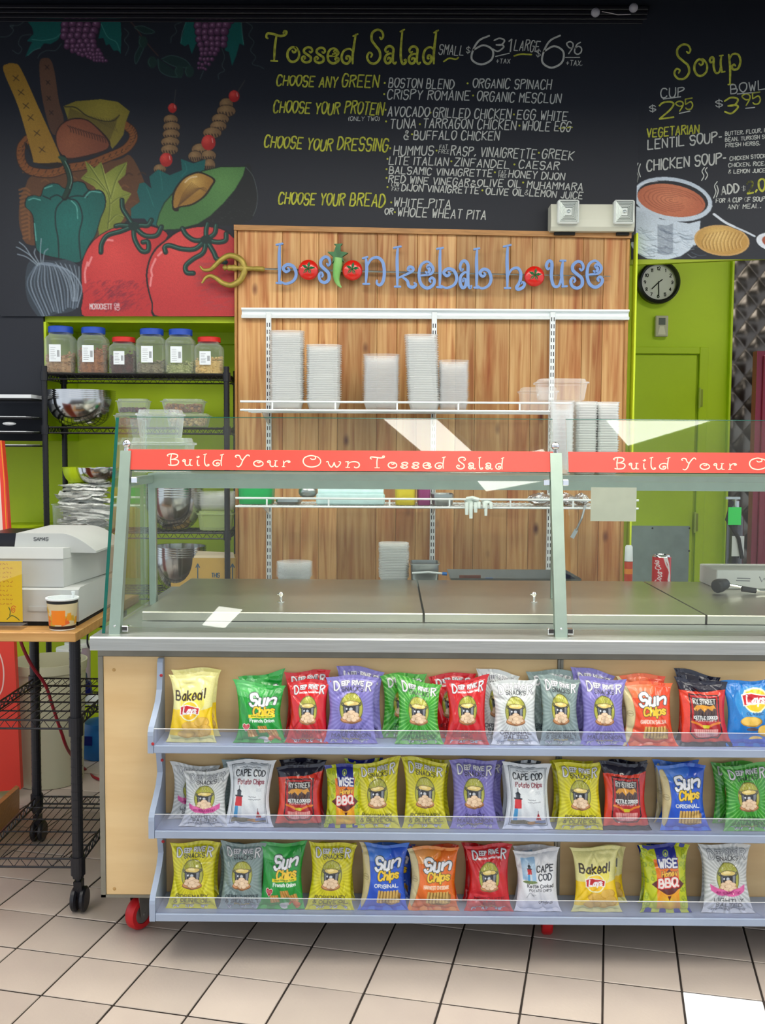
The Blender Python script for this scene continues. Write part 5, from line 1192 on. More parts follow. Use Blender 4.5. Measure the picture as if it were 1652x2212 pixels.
# ------------------------------------------------------------------ things on the overshelf
so = 3.45 / F; ZO = 1.3315
cup_box('clamshell_bin', 'large ribbed clear lid tub on the counter overshelf, far left', 'container', X_(352, 3.46), 3.46, ZO, 134 * so, .2, Z_(946, 3.46, 350) - ZO, M_clear)
zz = Z_(946, 3.46, 350); cup_box('clamshell_bin', 'tall ribbed clear tub stacked upside down on the far left tub', 'container', X_(348, 3.46), 3.46, zz + .0005, 98 * so, .15, Z_(886, 3.46, 350) - zz, M_clear)
def cups(cxp, Y, z0, ztop, wpx, n, label, group, m, pw=2.0, d=None):
    s = Y / F; w_ = wpx * s; cx = X_(cxp, Y); h = .09; pitch = (ztop - z0 - h) / (n - 1)
    first = MB().lathe([(.001, 0.001), (.36, .001), (.47, h - .004), (.5, h - .004), (.5, h), (.455, h), (.345, .004), (.001, .004)], (0, 0, 0), 24, w_, d or w_, pw).build('plastic_cup', m, smooth=True, base=False)
    for k in range(n):
        o = first if k == 0 else first.copy()
        if k: col.objects.link(o)
        o.location = (cx, Y, z0 + k * pitch); tag(o, ('topmost ' if k == n - 1 else 'bottom ' if k == 0 else '') + label, 'cup', group)
cups(1212, 3.42, ZO, Z_(866, 3.42, 1212), 54, 12, 'clear cup nested in the column behind the centre post finial', 'cups behind the centre post', M_clear2)
for k, xx in enumerate((1262, 1308)):
    nested('plastic_tray', ('left' if k == 0 else 'right') + ' white frosted tray column standing right of the clear cups', ('left' if k == 0 else 'right') + ' frosted column', X_(xx, 3.46), 3.46, ZO, Z_(868 + k, 3.46, xx), 46 * so, .1, 26, M_clear3, pw=6.0, seg=24)
zz = Z_(866, 3.42, 1212) + .001
cup_box('clamshell_box', 'clear clamshell box balanced on top of the clear cup column', 'container', X_(1209, 3.44), 3.44, zz, 112 * so, .14, Z_(820, 3.44, 1212) - zz, M_clear2, ribs=False)
zz2 = ZS1 + .0065
cup_box('clamshell_box', 'clear clamshell box at the right end of the upper wire shelf', 'container', X_(1160, 4.24), 4.24, zz2, 84 * 4.24 / F, .14, Z_(838, 4.24, 1160) - zz2, M_clear2, ribs=False)
# paper under the overshelf
pp_ = MB(); x0, x1 = X_(1278, YO), X_(1377, YO); z1, z0 = Z_(1066, YO, 1320), Z_(1126, YO, 1320)
pp_.box(x0, x1, YO - .0012, YO - .0004, z0, z1 + .02); tag(pp_.build('paper_sheet', mat('grey_paper', (186, 188, 172), .85, var=.04, vscale=20)), 'blank greyish paper sheet taped to the overshelf edge, right bay', 'paper')

# ------------------------------------------------------------------ things on the lower wire shelf
ys = 4.2; ss = ys / F; zd = ZS2 + .0065
M_green = mat('kelly_green_plastic', (0, 178, 92), .35); M_yell = mat('yellow_plastic', (226, 206, 40), .4); M_purp = mat('magenta_plastic', (150, 54, 118), .4)
def bin_(name, label, cat, xa_, xb_, top, m, Y=ys, z0=None, d=.16, pw=6.0, wall=True):
    z0 = zd if z0 is None else z0; cx = (X_(xa_, Y) + X_(xb_, Y)) / 2; w_ = X_(xb_, Y) - X_(xa_, Y); H = Z_(top, Y, xa_) - z0
    o = MB().lathe([(.001, 0), (.43, 0), (.45, .004), (.485, H - .012), (.5, H - .012), (.5, H), (.47, H), (.43, .006), (.001, .005)], (cx, Y, z0), 32, w_, d, pw).build(name, m, smooth=True)
    return tag(o, label, cat)
bin_('storage_bin', 'bright green plastic bin on the left of the lower wire shelf', 'bin', 515, 594, 1012, M_green)
bin_('storage_bin', 'yellow plastic bin near the middle standard on the lower shelf', 'bin', 852, 900, 1018, M_yell)
bin_('storage_bin', 'narrow magenta bin right of the yellow bin, lower shelf', 'bin', 901, 931, 1030, M_purp)
bin_('metal_pan', 'small steel insert pan right of the magenta bin', 'pan', 932, 980, 1066, M_steel)
bin_('metal_pan', 'shallow steel pan beside the green bin', 'pan', 598, 652, 1076, M_steel)
# dark slicer like scoop behind
sp = thing('scoop', 'steel scoop standing between the pan and the plastic wrap box', 'scoop', (X_(668, ys), ys, zd))
c = P(665, 1062, ys); MB().ball((c[0], ys, max(c[2], zd + .032)), .04, .03, .03, 16, 10).build('scoop_bowl', M_steel, sp, smooth=True)
MB().tube([(c[0], ys, c[2] + .01), tuple(P(688, 1030, ys)), tuple(P(700, 1020, ys))], .007, 8).build('handle', M_steel, sp)
wx0, wx1 = X_(684, 4.16), X_(832, 4.16); wb_ = thing('wrap_roll_box', 'pale blue plastic wrap carton lying on the lower wire shelf', 'box', ((wx0 + wx1) / 2, 4.16, zd))
M_wr = mat('pale_aqua_film', (196, 226, 226), .2, var=.05, vscale=30, bump=.2, bscale=60)
MB().box(wx0, wx1, 4.12, 4.19, zd, Z_(1066, 4.14, 760), b=.006).build('carton', M_wr, wb_)
MB().tube([(wx0 + .006, 4.155, Z_(1066, 4.14, 760) + .004), (wx1 - .006, 4.155, Z_(1066, 4.14, 760) + .004)], .016, 14).build('film_roll', M_wr, wb_, smooth=True)
# white gloves hanging over the shelf
gl = thing('disposable_gloves', 'white disposable gloves with fingers drooping over the lower wire shelf', 'gloves', tuple(P(1030, 1090, 4.07)))
M_glv = mat('white_vinyl', (222, 232, 226), .35); gm = MB()
gm.ball(tuple(P(1018, 1082, 4.12)), .03, .035, .016, 12, 8)
for x, y0, y1 in ((1008, 1086, 1112), (1017, 1086, 1120), (1027, 1086, 1107), (1034, 1085, 1098)): gm.tube([P(x, y0, 4.085), P(x, (y0 + y1) / 2, 4.078), P(x, y1, 4.078)], [.009, .008, .007], 10)
gm.tube([P(1008, 1078, 4.10), P(1020, 1076, 4.085), P(1034, 1080, 4.08)], .009, 8)
gm.build('glove', M_glv, gl, smooth=True)
g2 = MB(); g2.ball(tuple(P(1050, 1085, 4.12)), .024, .03, .012, 12, 8)
for x, y0, y1 in ((1046, 1087, 1098), (1049, 1087, 1114), (1060, 1086, 1099)): g2.tube([P(x, y0, 4.085), P(x, (y0 + y1) / 2, 4.078), P(x, y1, 4.078)], [.008, .007, .006], 10)
g2.build('glove', M_glv, gl, smooth=True)
# foil wrapped utensils
M_foil = mat('crumpled_foil', (210, 210, 212), .22, .95, bump=1.0, bscale=60)
for k, (xa_, xb_, yy, l_) in enumerate(((1140, 1196, 1072, 'crumpled foil bundle left of the centre post on the lower shelf'), (1196, 1245, 1070, 'crumpled foil bundle right behind the centre post'), (1242, 1275, 1074, 'small foil bundle next to the hanging paper'))):
    cx = (X_(xa_, 4.16) + X_(xb_, 4.16)) / 2; rx = (X_(xb_, 4.16) - X_(xa_, 4.16)) / 2; f = MB().ball((0, 0, 0), rx, .05, .024, 18, 12); rr = random.Random(k)
    f.v = [(cx + p[0] * (1 + rr.uniform(-.12, .12)), 4.17 + p[1] * (1 + rr.uniform(-.15, .15)), zd + .026 + max(-.0255, p[2] * (1 + rr.uniform(-.25, .25)))) for p in f.v]
    tag(f.build('foil_bundle', M_foil), l_, 'foil bundle')
spt = thing('hanging_spatula', 'long steel spatula hanging from the lower shelf right of the post', 'utensil', tuple(P(1245, 1150, 4.08)))
MB().tube([P(1264, 1092, 4.088), P(1256, 1120, 4.08), P(1244, 1146, 4.08)], .0045, 8).build('handle', M_steel, spt)
MB().bar(P(1245, 1144, 4.08), P(1235, 1162, 4.08), .016, .003).build('blade', M_steel, spt)

# ------------------------------------------------------------------ rear ledge items
YL = 3.90
ld = MB().box(-.77, 2.05, 3.805, 4.02, .86, .884).build('rear_ledge', M_brush); tag(ld, 'narrow steel work ledge behind the prep lids', 'ledge')
# legs of the ledge
for x in (-.7, .6, 1.95): MB().box(x - .015, x + .015, 3.9, 3.93, 0, .8595).build('leg', M_brush, ld)
zl = .8845; s9 = YL / F
nested('plastic_bowl', 'clear round bowl in the low stack behind the left lid', 'clear round bowls behind the left lid', X_(636, YL), YL, zl, Z_(1212, YL, 636), 76 * s9, .13, 12, M_clear2, pw=2.0, seg=28)
nested('plastic_tray', 'clear square tray in the upright stack behind the lid seam', 'square trays behind the lid seam', X_(852, YL), YL, zl, Z_(1172, YL, 852), 64 * s9, .1, 22, M_clear3)
pn = thing('insert_pan', 'steel insert pan with white handled spoon and blue tip', 'pan', (X_(925, YL), YL, zl))
px0, px1 = X_(888, YL), X_(950, YL); zp = Z_(1214, YL, 920)
MB().lathe([(.001, 0), (.44, 0), (.46, .004), (.485, zp - zl - .004), (.53, zp - zl - .003), (.53, zp - zl), (.47, zp - zl), (.44, .006), (.001, .006)], ((px0 + px1) / 2, YL, zl), 28, px1 - px0, .15, 6.0).build('pan_body', M_steel, pn, smooth=True)
MB().tube([P(890, 1238, 3.81), P(925, 1236, 3.80), P(955, 1239, 3.80)], .004, 8).build('spoon_handle', M_wht, pn)
MB().tube([P(955, 1239, 3.80), P(965, 1240, 3.80)], .0065, 10).build('blue_tip', mat('blue_plastic', (24, 110, 190), .4), pn)
ty = thing('sheet_tray', 'wide steel sheet tray with wooden handled knife behind the middle lid', 'tray', (X_(1110, 3.92), 3.92, zl))
q0, q1, q2, q3 = X_(985, 3.84), X_(1255, 3.84), X_(975, 4.0), X_(1215, 4.0); zt_ = Z_(1236, 4.0, 1100)
MB().add([(q0, 3.84, zl), (q1, 3.84, zl), (q1 - .02, 4.0, zl), (q0, 4.0, zl), (q0 - .02, 3.83, zl + .035), (q1 + .01, 3.83, zl + .035), (q1 - .02, 4.01, zt_ + .01), (q0 - .02, 4.01, zt_ + .01)],
    [(0, 1, 2, 3), (3, 2, 1, 0), (0, 1, 5, 4), (4, 5, 1, 0), (1, 2, 6, 5), (5, 6, 2, 1), (2, 3, 7, 6), (6, 7, 3, 2), (3, 0, 4, 7), (7, 4, 0, 3)]).build('tray_body', M_steel, ty)
MB().bar(P(992, 1246, 3.86), P(1038, 1246, 3.86), .012, .012).build('wooden_handle', mat('dark_wood_handle', (110, 62, 44), .5, var=.2, vscale=30), ty)
MB().bar(P(1048, 1250, 3.86), P(1064, 1250, 3.86), .006, .008).build('blue_clip', mat('blue_plastic'), ty)
MB().prism([(P(x, y, 3.88)[0], P(x, y, 3.88)[2]) for x, y in ((1212, 1262), (1212, 1236), (1234, 1244), (1248, 1254), (1255, 1262))], 'y', 3.87, 3.91).build('dark_cloth', mat('dark_blue_cloth', (40, 46, 62), .9), ty)
# squeeze bottle
Yb = 3.87; bt = thing('sauce_bottle', 'orange sauce bottle with white cap behind the right lid seam', 'bottle', (X_(1363, Yb), Yb, zl)); sB = Yb / F; zc = Z_(1212, Yb, 1363); zt2 = Z_(1178, Yb, 1363)
MB().lathe([(.001, 0), (8.5 * sB, 0), (9 * sB, .004), (9 * sB, zc - zl - .002), (.001, zc - zl - .001)], (X_(1363, Yb), Yb, zl), 24).build('bottle_body', mat('orange_red_bottle', (206, 70, 36), .3), bt, smooth=True)
MB().lathe([(9.2 * sB, Z_(1236, Yb, 1363) - .006), (9.2 * sB, Z_(1228, Yb, 1363))], (X_(1363, Yb), Yb, 0), 24).build('yellow_band', mat('orange_yellow_band', (236, 140, 40), .4), bt)
MB().lathe([(9 * sB, zc), (8 * sB, zt2 - .006), (6 * sB, zt2), (.001, zt2)], (X_(1363, Yb), Yb, 0), 24).build('cap', M_wht, bt, smooth=True)
# cola can with painted print
can = thing('soda_can', 'red soda can with white script standing behind the right lid', 'can', (X_(1435, Yb), Yb, zl)); H = Z_(1198, Yb, 1435) - zl; R_ = 20 * sB
cc = Can(150, 130, (206, 16, 30), 0, 0, 100, 100, ss=2)
# the visible face is centred at u=50
for q in ([(60, 100), (63, 70), (60, 45), (54, 25), (50, 0)],): cc.line(q, 3.2, (235, 225, 225), 1, True)
cc.poly([(50, 0), (56, 0), (60, 22), (63, 50), (61, 75), (66, 100), (60, 100), (57, 75), (60, 50), (57, 25)], (240, 232, 232))
sk = [('C', 0), ('o', 1), ('c', 1), ('a', 1), ('-', 0), ('C', 0), ('o', 1), ('l', 1), ('a', 1)]
st, LL = text_strokes('Coca-Cola', .2)
for pl in st:
    q = [(43.5 + (-(b) * 9) + 3 * math.sin(a * .8), 86 - a * 74 / LL) for a, b in pl]; cc.line(q, 2.0, (242, 236, 236))
ci = cc.get(); h2, w2 = ci.shape[:2]; a = np.linspace(-math.pi, math.pi, w2); zz_ = np.linspace(H - .008, .006, h2); A, Zg = np.meshgrid(a, zz_)
cxx = X_(1435, Yb)
grid_mesh('can_body', np.stack([cxx + R_ * np.sin(A), Yb - R_ * np.cos(A), zl + Zg], -1), ci, mat('can_print', (200, 20, 30), .3, .2, attr=True), can)
MB().lathe([(R_ * .98, H - .008), (R_ * .84, H - .001), (R_ * .84, H), (R_ * .78, H - .003), (.001, H - .003)], (cxx, Yb, zl), 32).lathe([(.001, 0), (R_ * .8, 0), (R_ * .99, .006)], (cxx, Yb, zl), 32).build('can_ends', M_chrome, can, smooth=True)

# ------------------------------------------------------------------ chip display shelf
M_bluep = mat('pale_blue_painted_wood', (158, 172, 194), .45, var=.04, vscale=6)
FZ = [.612, .376, .144]      # shelf floors
SXL, SXR = X_(350, 2.79), 1.75
YL0 = 2.655
shf = thing('snack_shelf', 'pale blue three tier snack display shelf on the counter front', 'display shelf', ((SXL + SXR) / 2, 2.73, FZ[2] - .02))
ztop = .826
prof = [(2.799, ztop), (2.782, ztop), (2.775, ztop - .01), (2.772, ztop - .04)]
for k, fz in enumerate(FZ):
    prof += [(2.764, fz + .13), (2.742, fz + .10), (2.70, fz + .072), (YL0 + .012, fz + .052), (YL0 + .002, fz + .04), (YL0, fz + .03), (YL0, fz - .018)]
    if k < 2: prof += [(2.745, fz - .018), (2.745, fz - .03)]
prof += [(2.799, FZ[2] - .018)]
for x in (SXL - .016, SXR): MB().prism(prof, 'x', x, x + .0155).build('side', M_bluep, shf)
M_rdot = mat('red_screw_cap', (176, 40, 46), .4)
for k, fz in enumerate(FZ):
    b_ = MB(); b_.box(SXL, SXR - .0005, YL0 + .012, 2.799, fz - .012, fz); b_.build('shelf', M_bluep, shf)
    MB().box(SXL, SXR - .0005, YL0, YL0 + .0115, fz - .018, fz + .004, b=.002).build('front_lip', M_bluep, shf)
    MB().box(SXL + .001, SXR - .0015, YL0 + .003, YL0 + .0055, fz + .0045, fz + .048).build('clear_guard', glass_mat('acrylic_guard', (238, 240, 250), 1.49, haze=.05), shf)
    MB().box(SXL + .001, SXR - .0015, YL0 + .003, YL0 + .0055, fz + .0481, fz + .0492).build('guard_edge', mat('acrylic_edge', (232, 236, 240), .3), shf)
dt = MB()
for x, y, Y in ((348, 1459, 2.764), (330, 1607, YL0 - .001), (350, 1642, 2.74), (352, 1818, 2.74)): q = P(x, y, Y); dt.ball(q, .0045, .003, .0045, 10, 6)
dt.build('screw_cap', M_rdot, shf)
# ------------------------------------------------------------------ snack bag artwork (flat print as vertex colours)
OLV = (172, 172, 60)
def scrib(c, x0, x1, y, h, colr):
    r = random.Random(int(x0 * 7 + y)); c.line([(x0 + k * 1.5, y + r.uniform(-h, h) * .5) for k in range(int((x1 - x0) / 1.5))], .9, colr, .8)
def emblem(c, cx=50, cy=72, s=1.0, ring=OLV, faded=False):
    E, L, Pl = c.ell, c.line, c.poly
    E(cx, cy, 21 * s, 27 * s, (96, 96, 40)); E(cx, cy, 19.6 * s, 25.5 * s, ring)
    for k in range(9): L([(cx - 18 * s, cy - 18 * s + k * 4.4 * s), (cx - 9 * s, cy - 18 * s + k * 4.4 * s)], .7, (140, 140, 50), .8)
    for dx in (-5, 0, 5): L([(cx + dx * s, cy - 14 * s), (cx + (dx + 1.5) * s, cy - 17 * s), (cx + (dx - 1) * s, cy - 20 * s), (cx + (dx + 1) * s, cy - 23 * s)], 1.2, (206, 206, 130), .8, True)
    for sg in (-1, 1): L([(cx + sg * 12 * s, cy - 4 * s), (cx + sg * 17 * s, cy - 7 * s), (cx + sg * 16 * s, cy - 11 * s)], 2, (44, 44, 50), 1, True)
    Pl([(cx - 14.5 * s, cy - 8 * s), (cx + 14.5 * s, cy - 8 * s), (cx + 14 * s, cy + 8 * s), (cx + 10 * s, cy + 14 * s), (cx - 10 * s, cy + 14 * s), (cx - 14 * s, cy + 8 * s)], (34, 36, 42))
    Pl([(cx + 8 * s, cy - 5 * s), (cx + 13 * s, cy - 6 * s), (cx + 12 * s, cy + 9 * s), (cx + 8 * s, cy + 12 * s)], (128, 132, 138)); Pl([(cx - 13 * s, cy - 4 * s), (cx - 10.5 * s, cy - 4 * s), (cx - 9 * s, cy + 10 * s), (cx - 12 * s, cy + 7 * s)], (110, 114, 120))
    E(cx - 8 * s, cy + 0 * s, 1.6 * s, 1.8 * s, (220, 224, 228)); E(cx - .5 * s, cy + 1 * s, 3.2 * s, 2.8 * s, (196, 200, 204))
    E(cx, cy - 8.5 * s, 15.5 * s, 5 * s, (66, 62, 50)); E(cx, cy - 9 * s, 13.5 * s, 3.8 * s, (226, 200, 112)); E(cx - 2 * s, cy - 10 * s, 7 * s, 2 * s, (246, 228, 160))
    E(cx, cy + 19 * s, 19 * s, 7.5 * s, (140, 96, 60)); E(cx, cy + 18 * s, 17.5 * s, 6 * s, (212, 150, 92)); E(cx - 11 * s, cy + 15 * s, 4 * s, 3 * s, (214, 96, 50)); E(cx + 12 * s, cy + 16 * s, 4 * s, 3 * s, (214, 106, 60))
    for dx, dy, a, b in ((0, 7, 7.5, 4.4), (-7.5, 11, 7, 4.4), (7.5, 11, 7, 4.4), (-10, 16, 6, 4), (0, 14, 7, 4.4), (10, 17, 6, 3.8), (-3, 19.5, 6, 4), (5, 20, 5.5, 3.6)):
        E(cx + dx * s, cy + dy * s, a * s, b * s, (166, 118, 80)); E(cx + dx * s, cy + (dy - .5) * s, a * s * .88, b * s * .82, (236, 208, 172))
def dr(bg, ray, dark, name, rays=True, seal=None, small=None, ribbon=False, namecol=(56, 52, 60)):
    def f():
        c = Can(108, 162, bg)
        if rays:
            for k in range(40):
                a = 2 * math.pi * k / 40 + .03; w_ = .05 if k % 2 else .035; r1 = 130; r0 = 28
                c.poly([(50 + r0 * math.cos(a), 72 + r0 * 1.2 * math.sin(a)), (50 + r1 * math.cos(a - w_), 72 + r1 * 1.2 * math.sin(a - w_)), (50 + r1 * math.cos(a + w_), 72 + r1 * 1.2 * math.sin(a + w_))], ray, .75)
                a += .079; c.line([(50 + 30 * math.cos(a), 72 + 36 * math.sin(a)), (50 + 120 * math.cos(a), 72 + 144 * math.sin(a))], 1.0, dark, .45)
        emblem(c, 50, 69, 1.26)
        W_ = (240, 240, 240) if seal is None else seal
        o_ = ((70, 70, 80), 1.6)
        c.text('D', 19, 20, 18, 10, W_, 2.8, o_); c.text('R', 85, 21, 18, 10, W_, 2.8, o_)
        c.text('EEP', 37, 16, 8, 15, W_, 1.8, ((80, 80, 90), 1.4)); c.text('RIVE', 62, 16, 8, 23, W_, 1.8, ((80, 80, 90), 1.4))
        c.text('SNACKS', 52, 28, 8.5, 46, (52, 52, 58) if sum(bg) > 200 else (40, 20, 30), 1.5) if small is None else c.text(small, 52, 27, 4, 52, W_, 1.0)
        y = 119
        for ln in name: c.text(ln, 51, y, 8, min(78, 9.0 * len(ln)), namecol, 1.7); y += 11
        c.text('Kettle Cooked', 50, 137.5, 3.6, 34, (190, 160, 60) if not ribbon else (110, 112, 116), .9)
        if not ribbon: c.text('POTATO CHIPS', 50, 143, 5.5, 72, W_, 1.5, ((70, 70, 80), 1.0))
        if ribbon:
            c.poly([(10, 84), (24, 90), (50, 98), (76, 90), (90, 84), (88, 98), (72, 107), (50, 110), (28, 107), (12, 98)], (222, 96, 160)); c.text('40% REDUCED FAT', 50, 102, 5, 54, (150, 30, 96), 1.2, arc=-2)
            c.text('POTATO CHIPS', 50, 141, 5.5, 66, (120, 122, 126), 1.2)
        return c
    return f
def sun(bg, bg2, name, tan=True, ribbon=False, side_l=True, namecol=(232, 236, 232), burst=True):
    def f():
        c = Can(108, 162, bg)
        c.ell(20, 14, 46, 22, bg2, .6, hl=(20, 14, 44, tuple(min(255, int(x * .5 + 120)) for x in bg2)))
        for k in range(12):
            a = .15 + k * .25; c.line([(22, 20), (22 + 150 * math.cos(a), 20 + 150 * math.sin(a))], 1.0, bg2, .5)
        if tan:
            c.poly([(-4, -4), (8, -4), (16, 30), (18, 75), (12, 120), (4, 154), (-4, 154)], (206, 192, 140)); c.line([(8, -4), (16, 30), (18, 75), (12, 120), (4, 154)], 1, (150, 130, 80)); c.ell(8, 72, 7, 7, (170, 156, 110)); c.ell(8, 72, 5.6, 5.6, (200, 188, 140)); c.line([(4, 72), (12, 72)], 2, (160, 146, 100))
        ox = 56 if tan else 56
        for (t_, x, y, h, w_, cl, wt) in (('Su', ox - 10, 40, 27, 31, (238, 240, 244), 6.4), ('n', ox + 21, 36, 24, 17, (238, 240, 244), 6.0)):
            c.text(t_, x, y, h, w_, cl, wt, ((52, 66, 60), 3.2), .12, .06)
        c.text('Chips', ox + 5, 65, 18, 48, (240, 200, 40), 4.2, ((70, 66, 20), 2.4), .12, .08)
        if ribbon: c.poly([(26, 76), (88, 74), (88, 82), (26, 84)], (238, 214, 30)); c.text('Great Multigrain Taste', 57, 79, 3.6, 50, (90, 120, 20), .8)
        c.text(name, ox + 1, 90, 8, 56, namecol, 1.9)
        y0 = 122 if not ribbon else 118
        if ribbon:
            for x, y, r_ in ((34, 124, -.2), (58, 112, .1), (78, 122, .3)):
                c.poly([(x - 12, y - 8 + r_ * 6), (x + 8, y - 10), (x + 13, y + 8), (x - 8, y + 10)], (196, 136, 50))
                for q in (-6, 0, 6): c.line([(x + q - 3, y - 8), (x + q + 3, y + 8)], 2, (232, 186, 96), .8)
            c.poly([(20, 120), (11, 108), (11, 101), (16, 98), (20, 101), (25, 98), (29, 102), (28, 109)], (236, 206, 200)); c.poly([(20, 118), (12.6, 107), (13, 102), (16, 100), (20, 103), (25, 100), (27.6, 103), (27, 108)], (196, 36, 48)); [c.line([(15, y_), (25, y_)], 1.1, (240, 200, 196), .8) for y_ in (105, 108, 111)]; c.ell(58, 140, 12, 8, (226, 222, 206)); c.ell(80, 138, 13, 9, (226, 120, 60))
        else:
            c.poly([(38, 102), (84, 104), (90, 110), (86, 132), (60, 136), (36, 130)], (150, 108, 40))
            for q in range(7): x = 38 + q * 7; c.poly([(x, 101), (x + 4.6, 101), (x + 2 + q * .5, 132), (x - 3, 130)], (222, 184, 96)); c.line([(x + 4.6, 102), (x + 2, 131)], 1, (130, 90, 30))
        return c
    return f
def baked():
    c = Can(108, 162, (234, 228, 150))
    c.ell(52, 62, 30, 22, (240, 226, 60), .6, hl=(52, 62, 30, (244, 220, 30)))
    c.poly([(-5, 78), (30, 74), (60, 80), (105, 72), (105, 155), (-5, 155)], (246, 206, 16)); c.poly([(-5, 134), (105, 134), (105, 155), (-5, 155)], (226, 222, 140))
    c.text('Baked', 42, 45, 19, 64, (56, 42, 26), 3.6, None, .04); c.text('!', 82, 42, 18, 2, (56, 42, 26), 3.6)
    for x, y, a, b in ((48, 112, 20, 11), (76, 104, 18, 12), (60, 126, 30, 12), (40, 130, 20, 9), (82, 122, 14, 14)): c.ell(x, y, a, b, (206, 158, 44)); c.ell(x - 1, y - 1, a * .9, b * .84, (228, 184, 78))
    layslogo(c, 46, 78, 1.18); return c
def layslogo(c, x, y, s):
    c.ell(x, y, 20 * s, 19 * s, (240, 240, 200)); c.ell(x, y, 17.5 * s, 16.5 * s, (248, 196, 20), hl=(x, y - 8 * s, 14 * s, (252, 226, 60)))
    c.poly([(x - 21 * s, y - 8 * s), (x - 6 * s, y - 12 * s), (x + 22 * s, y - 5 * s), (x + 20 * s, y + 8 * s), (x + 4 * s, y + 5 * s), (x - 20 * s, y + 9 * s)], (240, 236, 226)); c.poly([(x - 19 * s, y - 6.5 * s), (x - 6 * s, y - 10 * s), (x + 20 * s, y - 4 * s), (x + 18 * s, y + 6 * s), (x + 4 * s, y + 3.4 * s), (x - 18 * s, y + 7 * s)], (196, 22, 34))
    c.text('Lays', x, y - 1 * s, 11 * s, 27 * s, (246, 246, 246), 2.7 * s, None, .15)
def laysblue():
    c = Can(108, 162, (12, 116, 196)); c.ell(60, 50, 44, 40, (70, 160, 220), .5, hl=(60, 50, 44, (170, 210, 236)))
    layslogo(c, 62, 42, 1.5); c.text('CLASSIC', 60, 72, 5, 40, (20, 60, 110), 1.2)
    for x, y, a, b in ((50, 90, 26, 12), (82, 112, 18, 14), (60, 132, 16, 8)): c.ell(x, y, a, b, (190, 140, 40)); c.ell(x - 1, y - 1, a * .9, b * .84, (240, 196, 84))
    c.ell(52, 108, 14, 4, (90, 80, 90)); c.poly([(-5, 134), (105, 128), (105, 155), (-5, 155)], (24, 84, 190)); return c
def lighthouse(c, x, y, s):
    c.poly([(x - 8 * s, y + 40 * s), (x - 7 * s, y + 14 * s), (x + 7 * s, y + 14 * s), (x + 8 * s, y + 40 * s)], (206, 216, 222)); c.poly([(x - 8 * s, y + 40 * s), (x - 7 * s, y + 14 * s), (x, y + 14 * s), (x, y + 40 * s)], (74, 156, 206))
    c.poly([(x - 7.4 * s, y + 14 * s), (x - 6.6 * s, y - 4 * s), (x + 6.6 * s, y - 4 * s), (x + 7.4 * s, y + 14 * s)], (206, 30, 34)); c.poly([(x - 8.5 * s, y - 4 * s), (x + 8.5 * s, y - 4 * s), (x + 8.5 * s, y - 7 * s), (x - 8.5 * s, y - 7 * s)], (30, 36, 44))
    c.poly([(x - 4.5 * s, y - 7 * s), (x + 4.5 * s, y - 7 * s), (x + 4.5 * s, y - 14 * s), (x - 4.5 * s, y - 14 * s)], (60, 66, 74)); c.poly([(x - 6 * s, y - 14 * s), (x + 6 * s, y - 14 * s), (x, y - 20 * s)], (30, 36, 44)); c.line([(x, y - 19 * s), (x, y - 25 * s)], 1.2 * s, (30, 36, 44))
def cape():
    c = Can(108, 162, (226, 232, 234)); D_ = (66, 74, 80)
    c.line([(10, 8), (10, 140), (92, 140), (92, 8), (10, 8)], 1.2, D_); c.line([(13, 11), (13, 137), (89, 137), (89, 11), (13, 11)], .6, D_)
    scrib(c, 26, 74, 16, 2.4, D_); c.text('CAPE COD', 51, 27, 12, 66, (34, 38, 44), 2.2); c.text('Potato Chips', 53, 45, 10, 62, (126, 26, 44), 1.7)
    lighthouse(c, 26, 82, 1.15); scrib(c, 68, 82, 60, 3, (160, 170, 176)); scrib(c, 68, 82, 65, 3, (160, 170, 176)); scrib(c, 50, 70, 78, 2.4, D_); scrib(c, 50, 82, 84, 2.4, D_)
    c.poly([(68, 127), (73, 108), (80, 127)], (206, 30, 40)); c.line([(73, 104), (73, 127)], 1, (80, 40, 40))
    c.poly([(13, 128), (40, 126), (60, 130), (89, 126), (89, 137), (13, 137)], (110, 104, 70)); c.ell(62, 133, 14, 4, (196, 140, 70)); c.poly([(66, 129), (89, 127), (89, 134), (66, 134)], (104, 124, 160))
    return c
def capek():
    c = Can(108, 162, (228, 230, 232)); D_ = (40, 44, 50)
    c.poly([(12, 16), (44, 12), (46, 70), (12, 68)], (150, 190, 222), hl=(28, 40, 24, (206, 224, 236))); lighthouse(c, 30, 44, .72); c.ell(30, 73, 18, 4, (110, 130, 70))
    c.text('CAPE', 68, 42, 14, 40, D_, 2.6); c.text('COD', 68, 61, 14, 32, D_, 2.6); c.text('Kettle Cooked', 56, 82, 8, 66, (60, 62, 66), 1.5); c.text('POTATO CHIPS', 56, 93, 6, 56, (90, 92, 96), 1.2)
    c.line([(22, 112), (30, 100), (40, 108), (34, 104), (44, 104)], 1.4, (150, 156, 160), 1, True); c.text('Original', 68, 124, 7, 32, (70, 72, 78), 1.3); return c
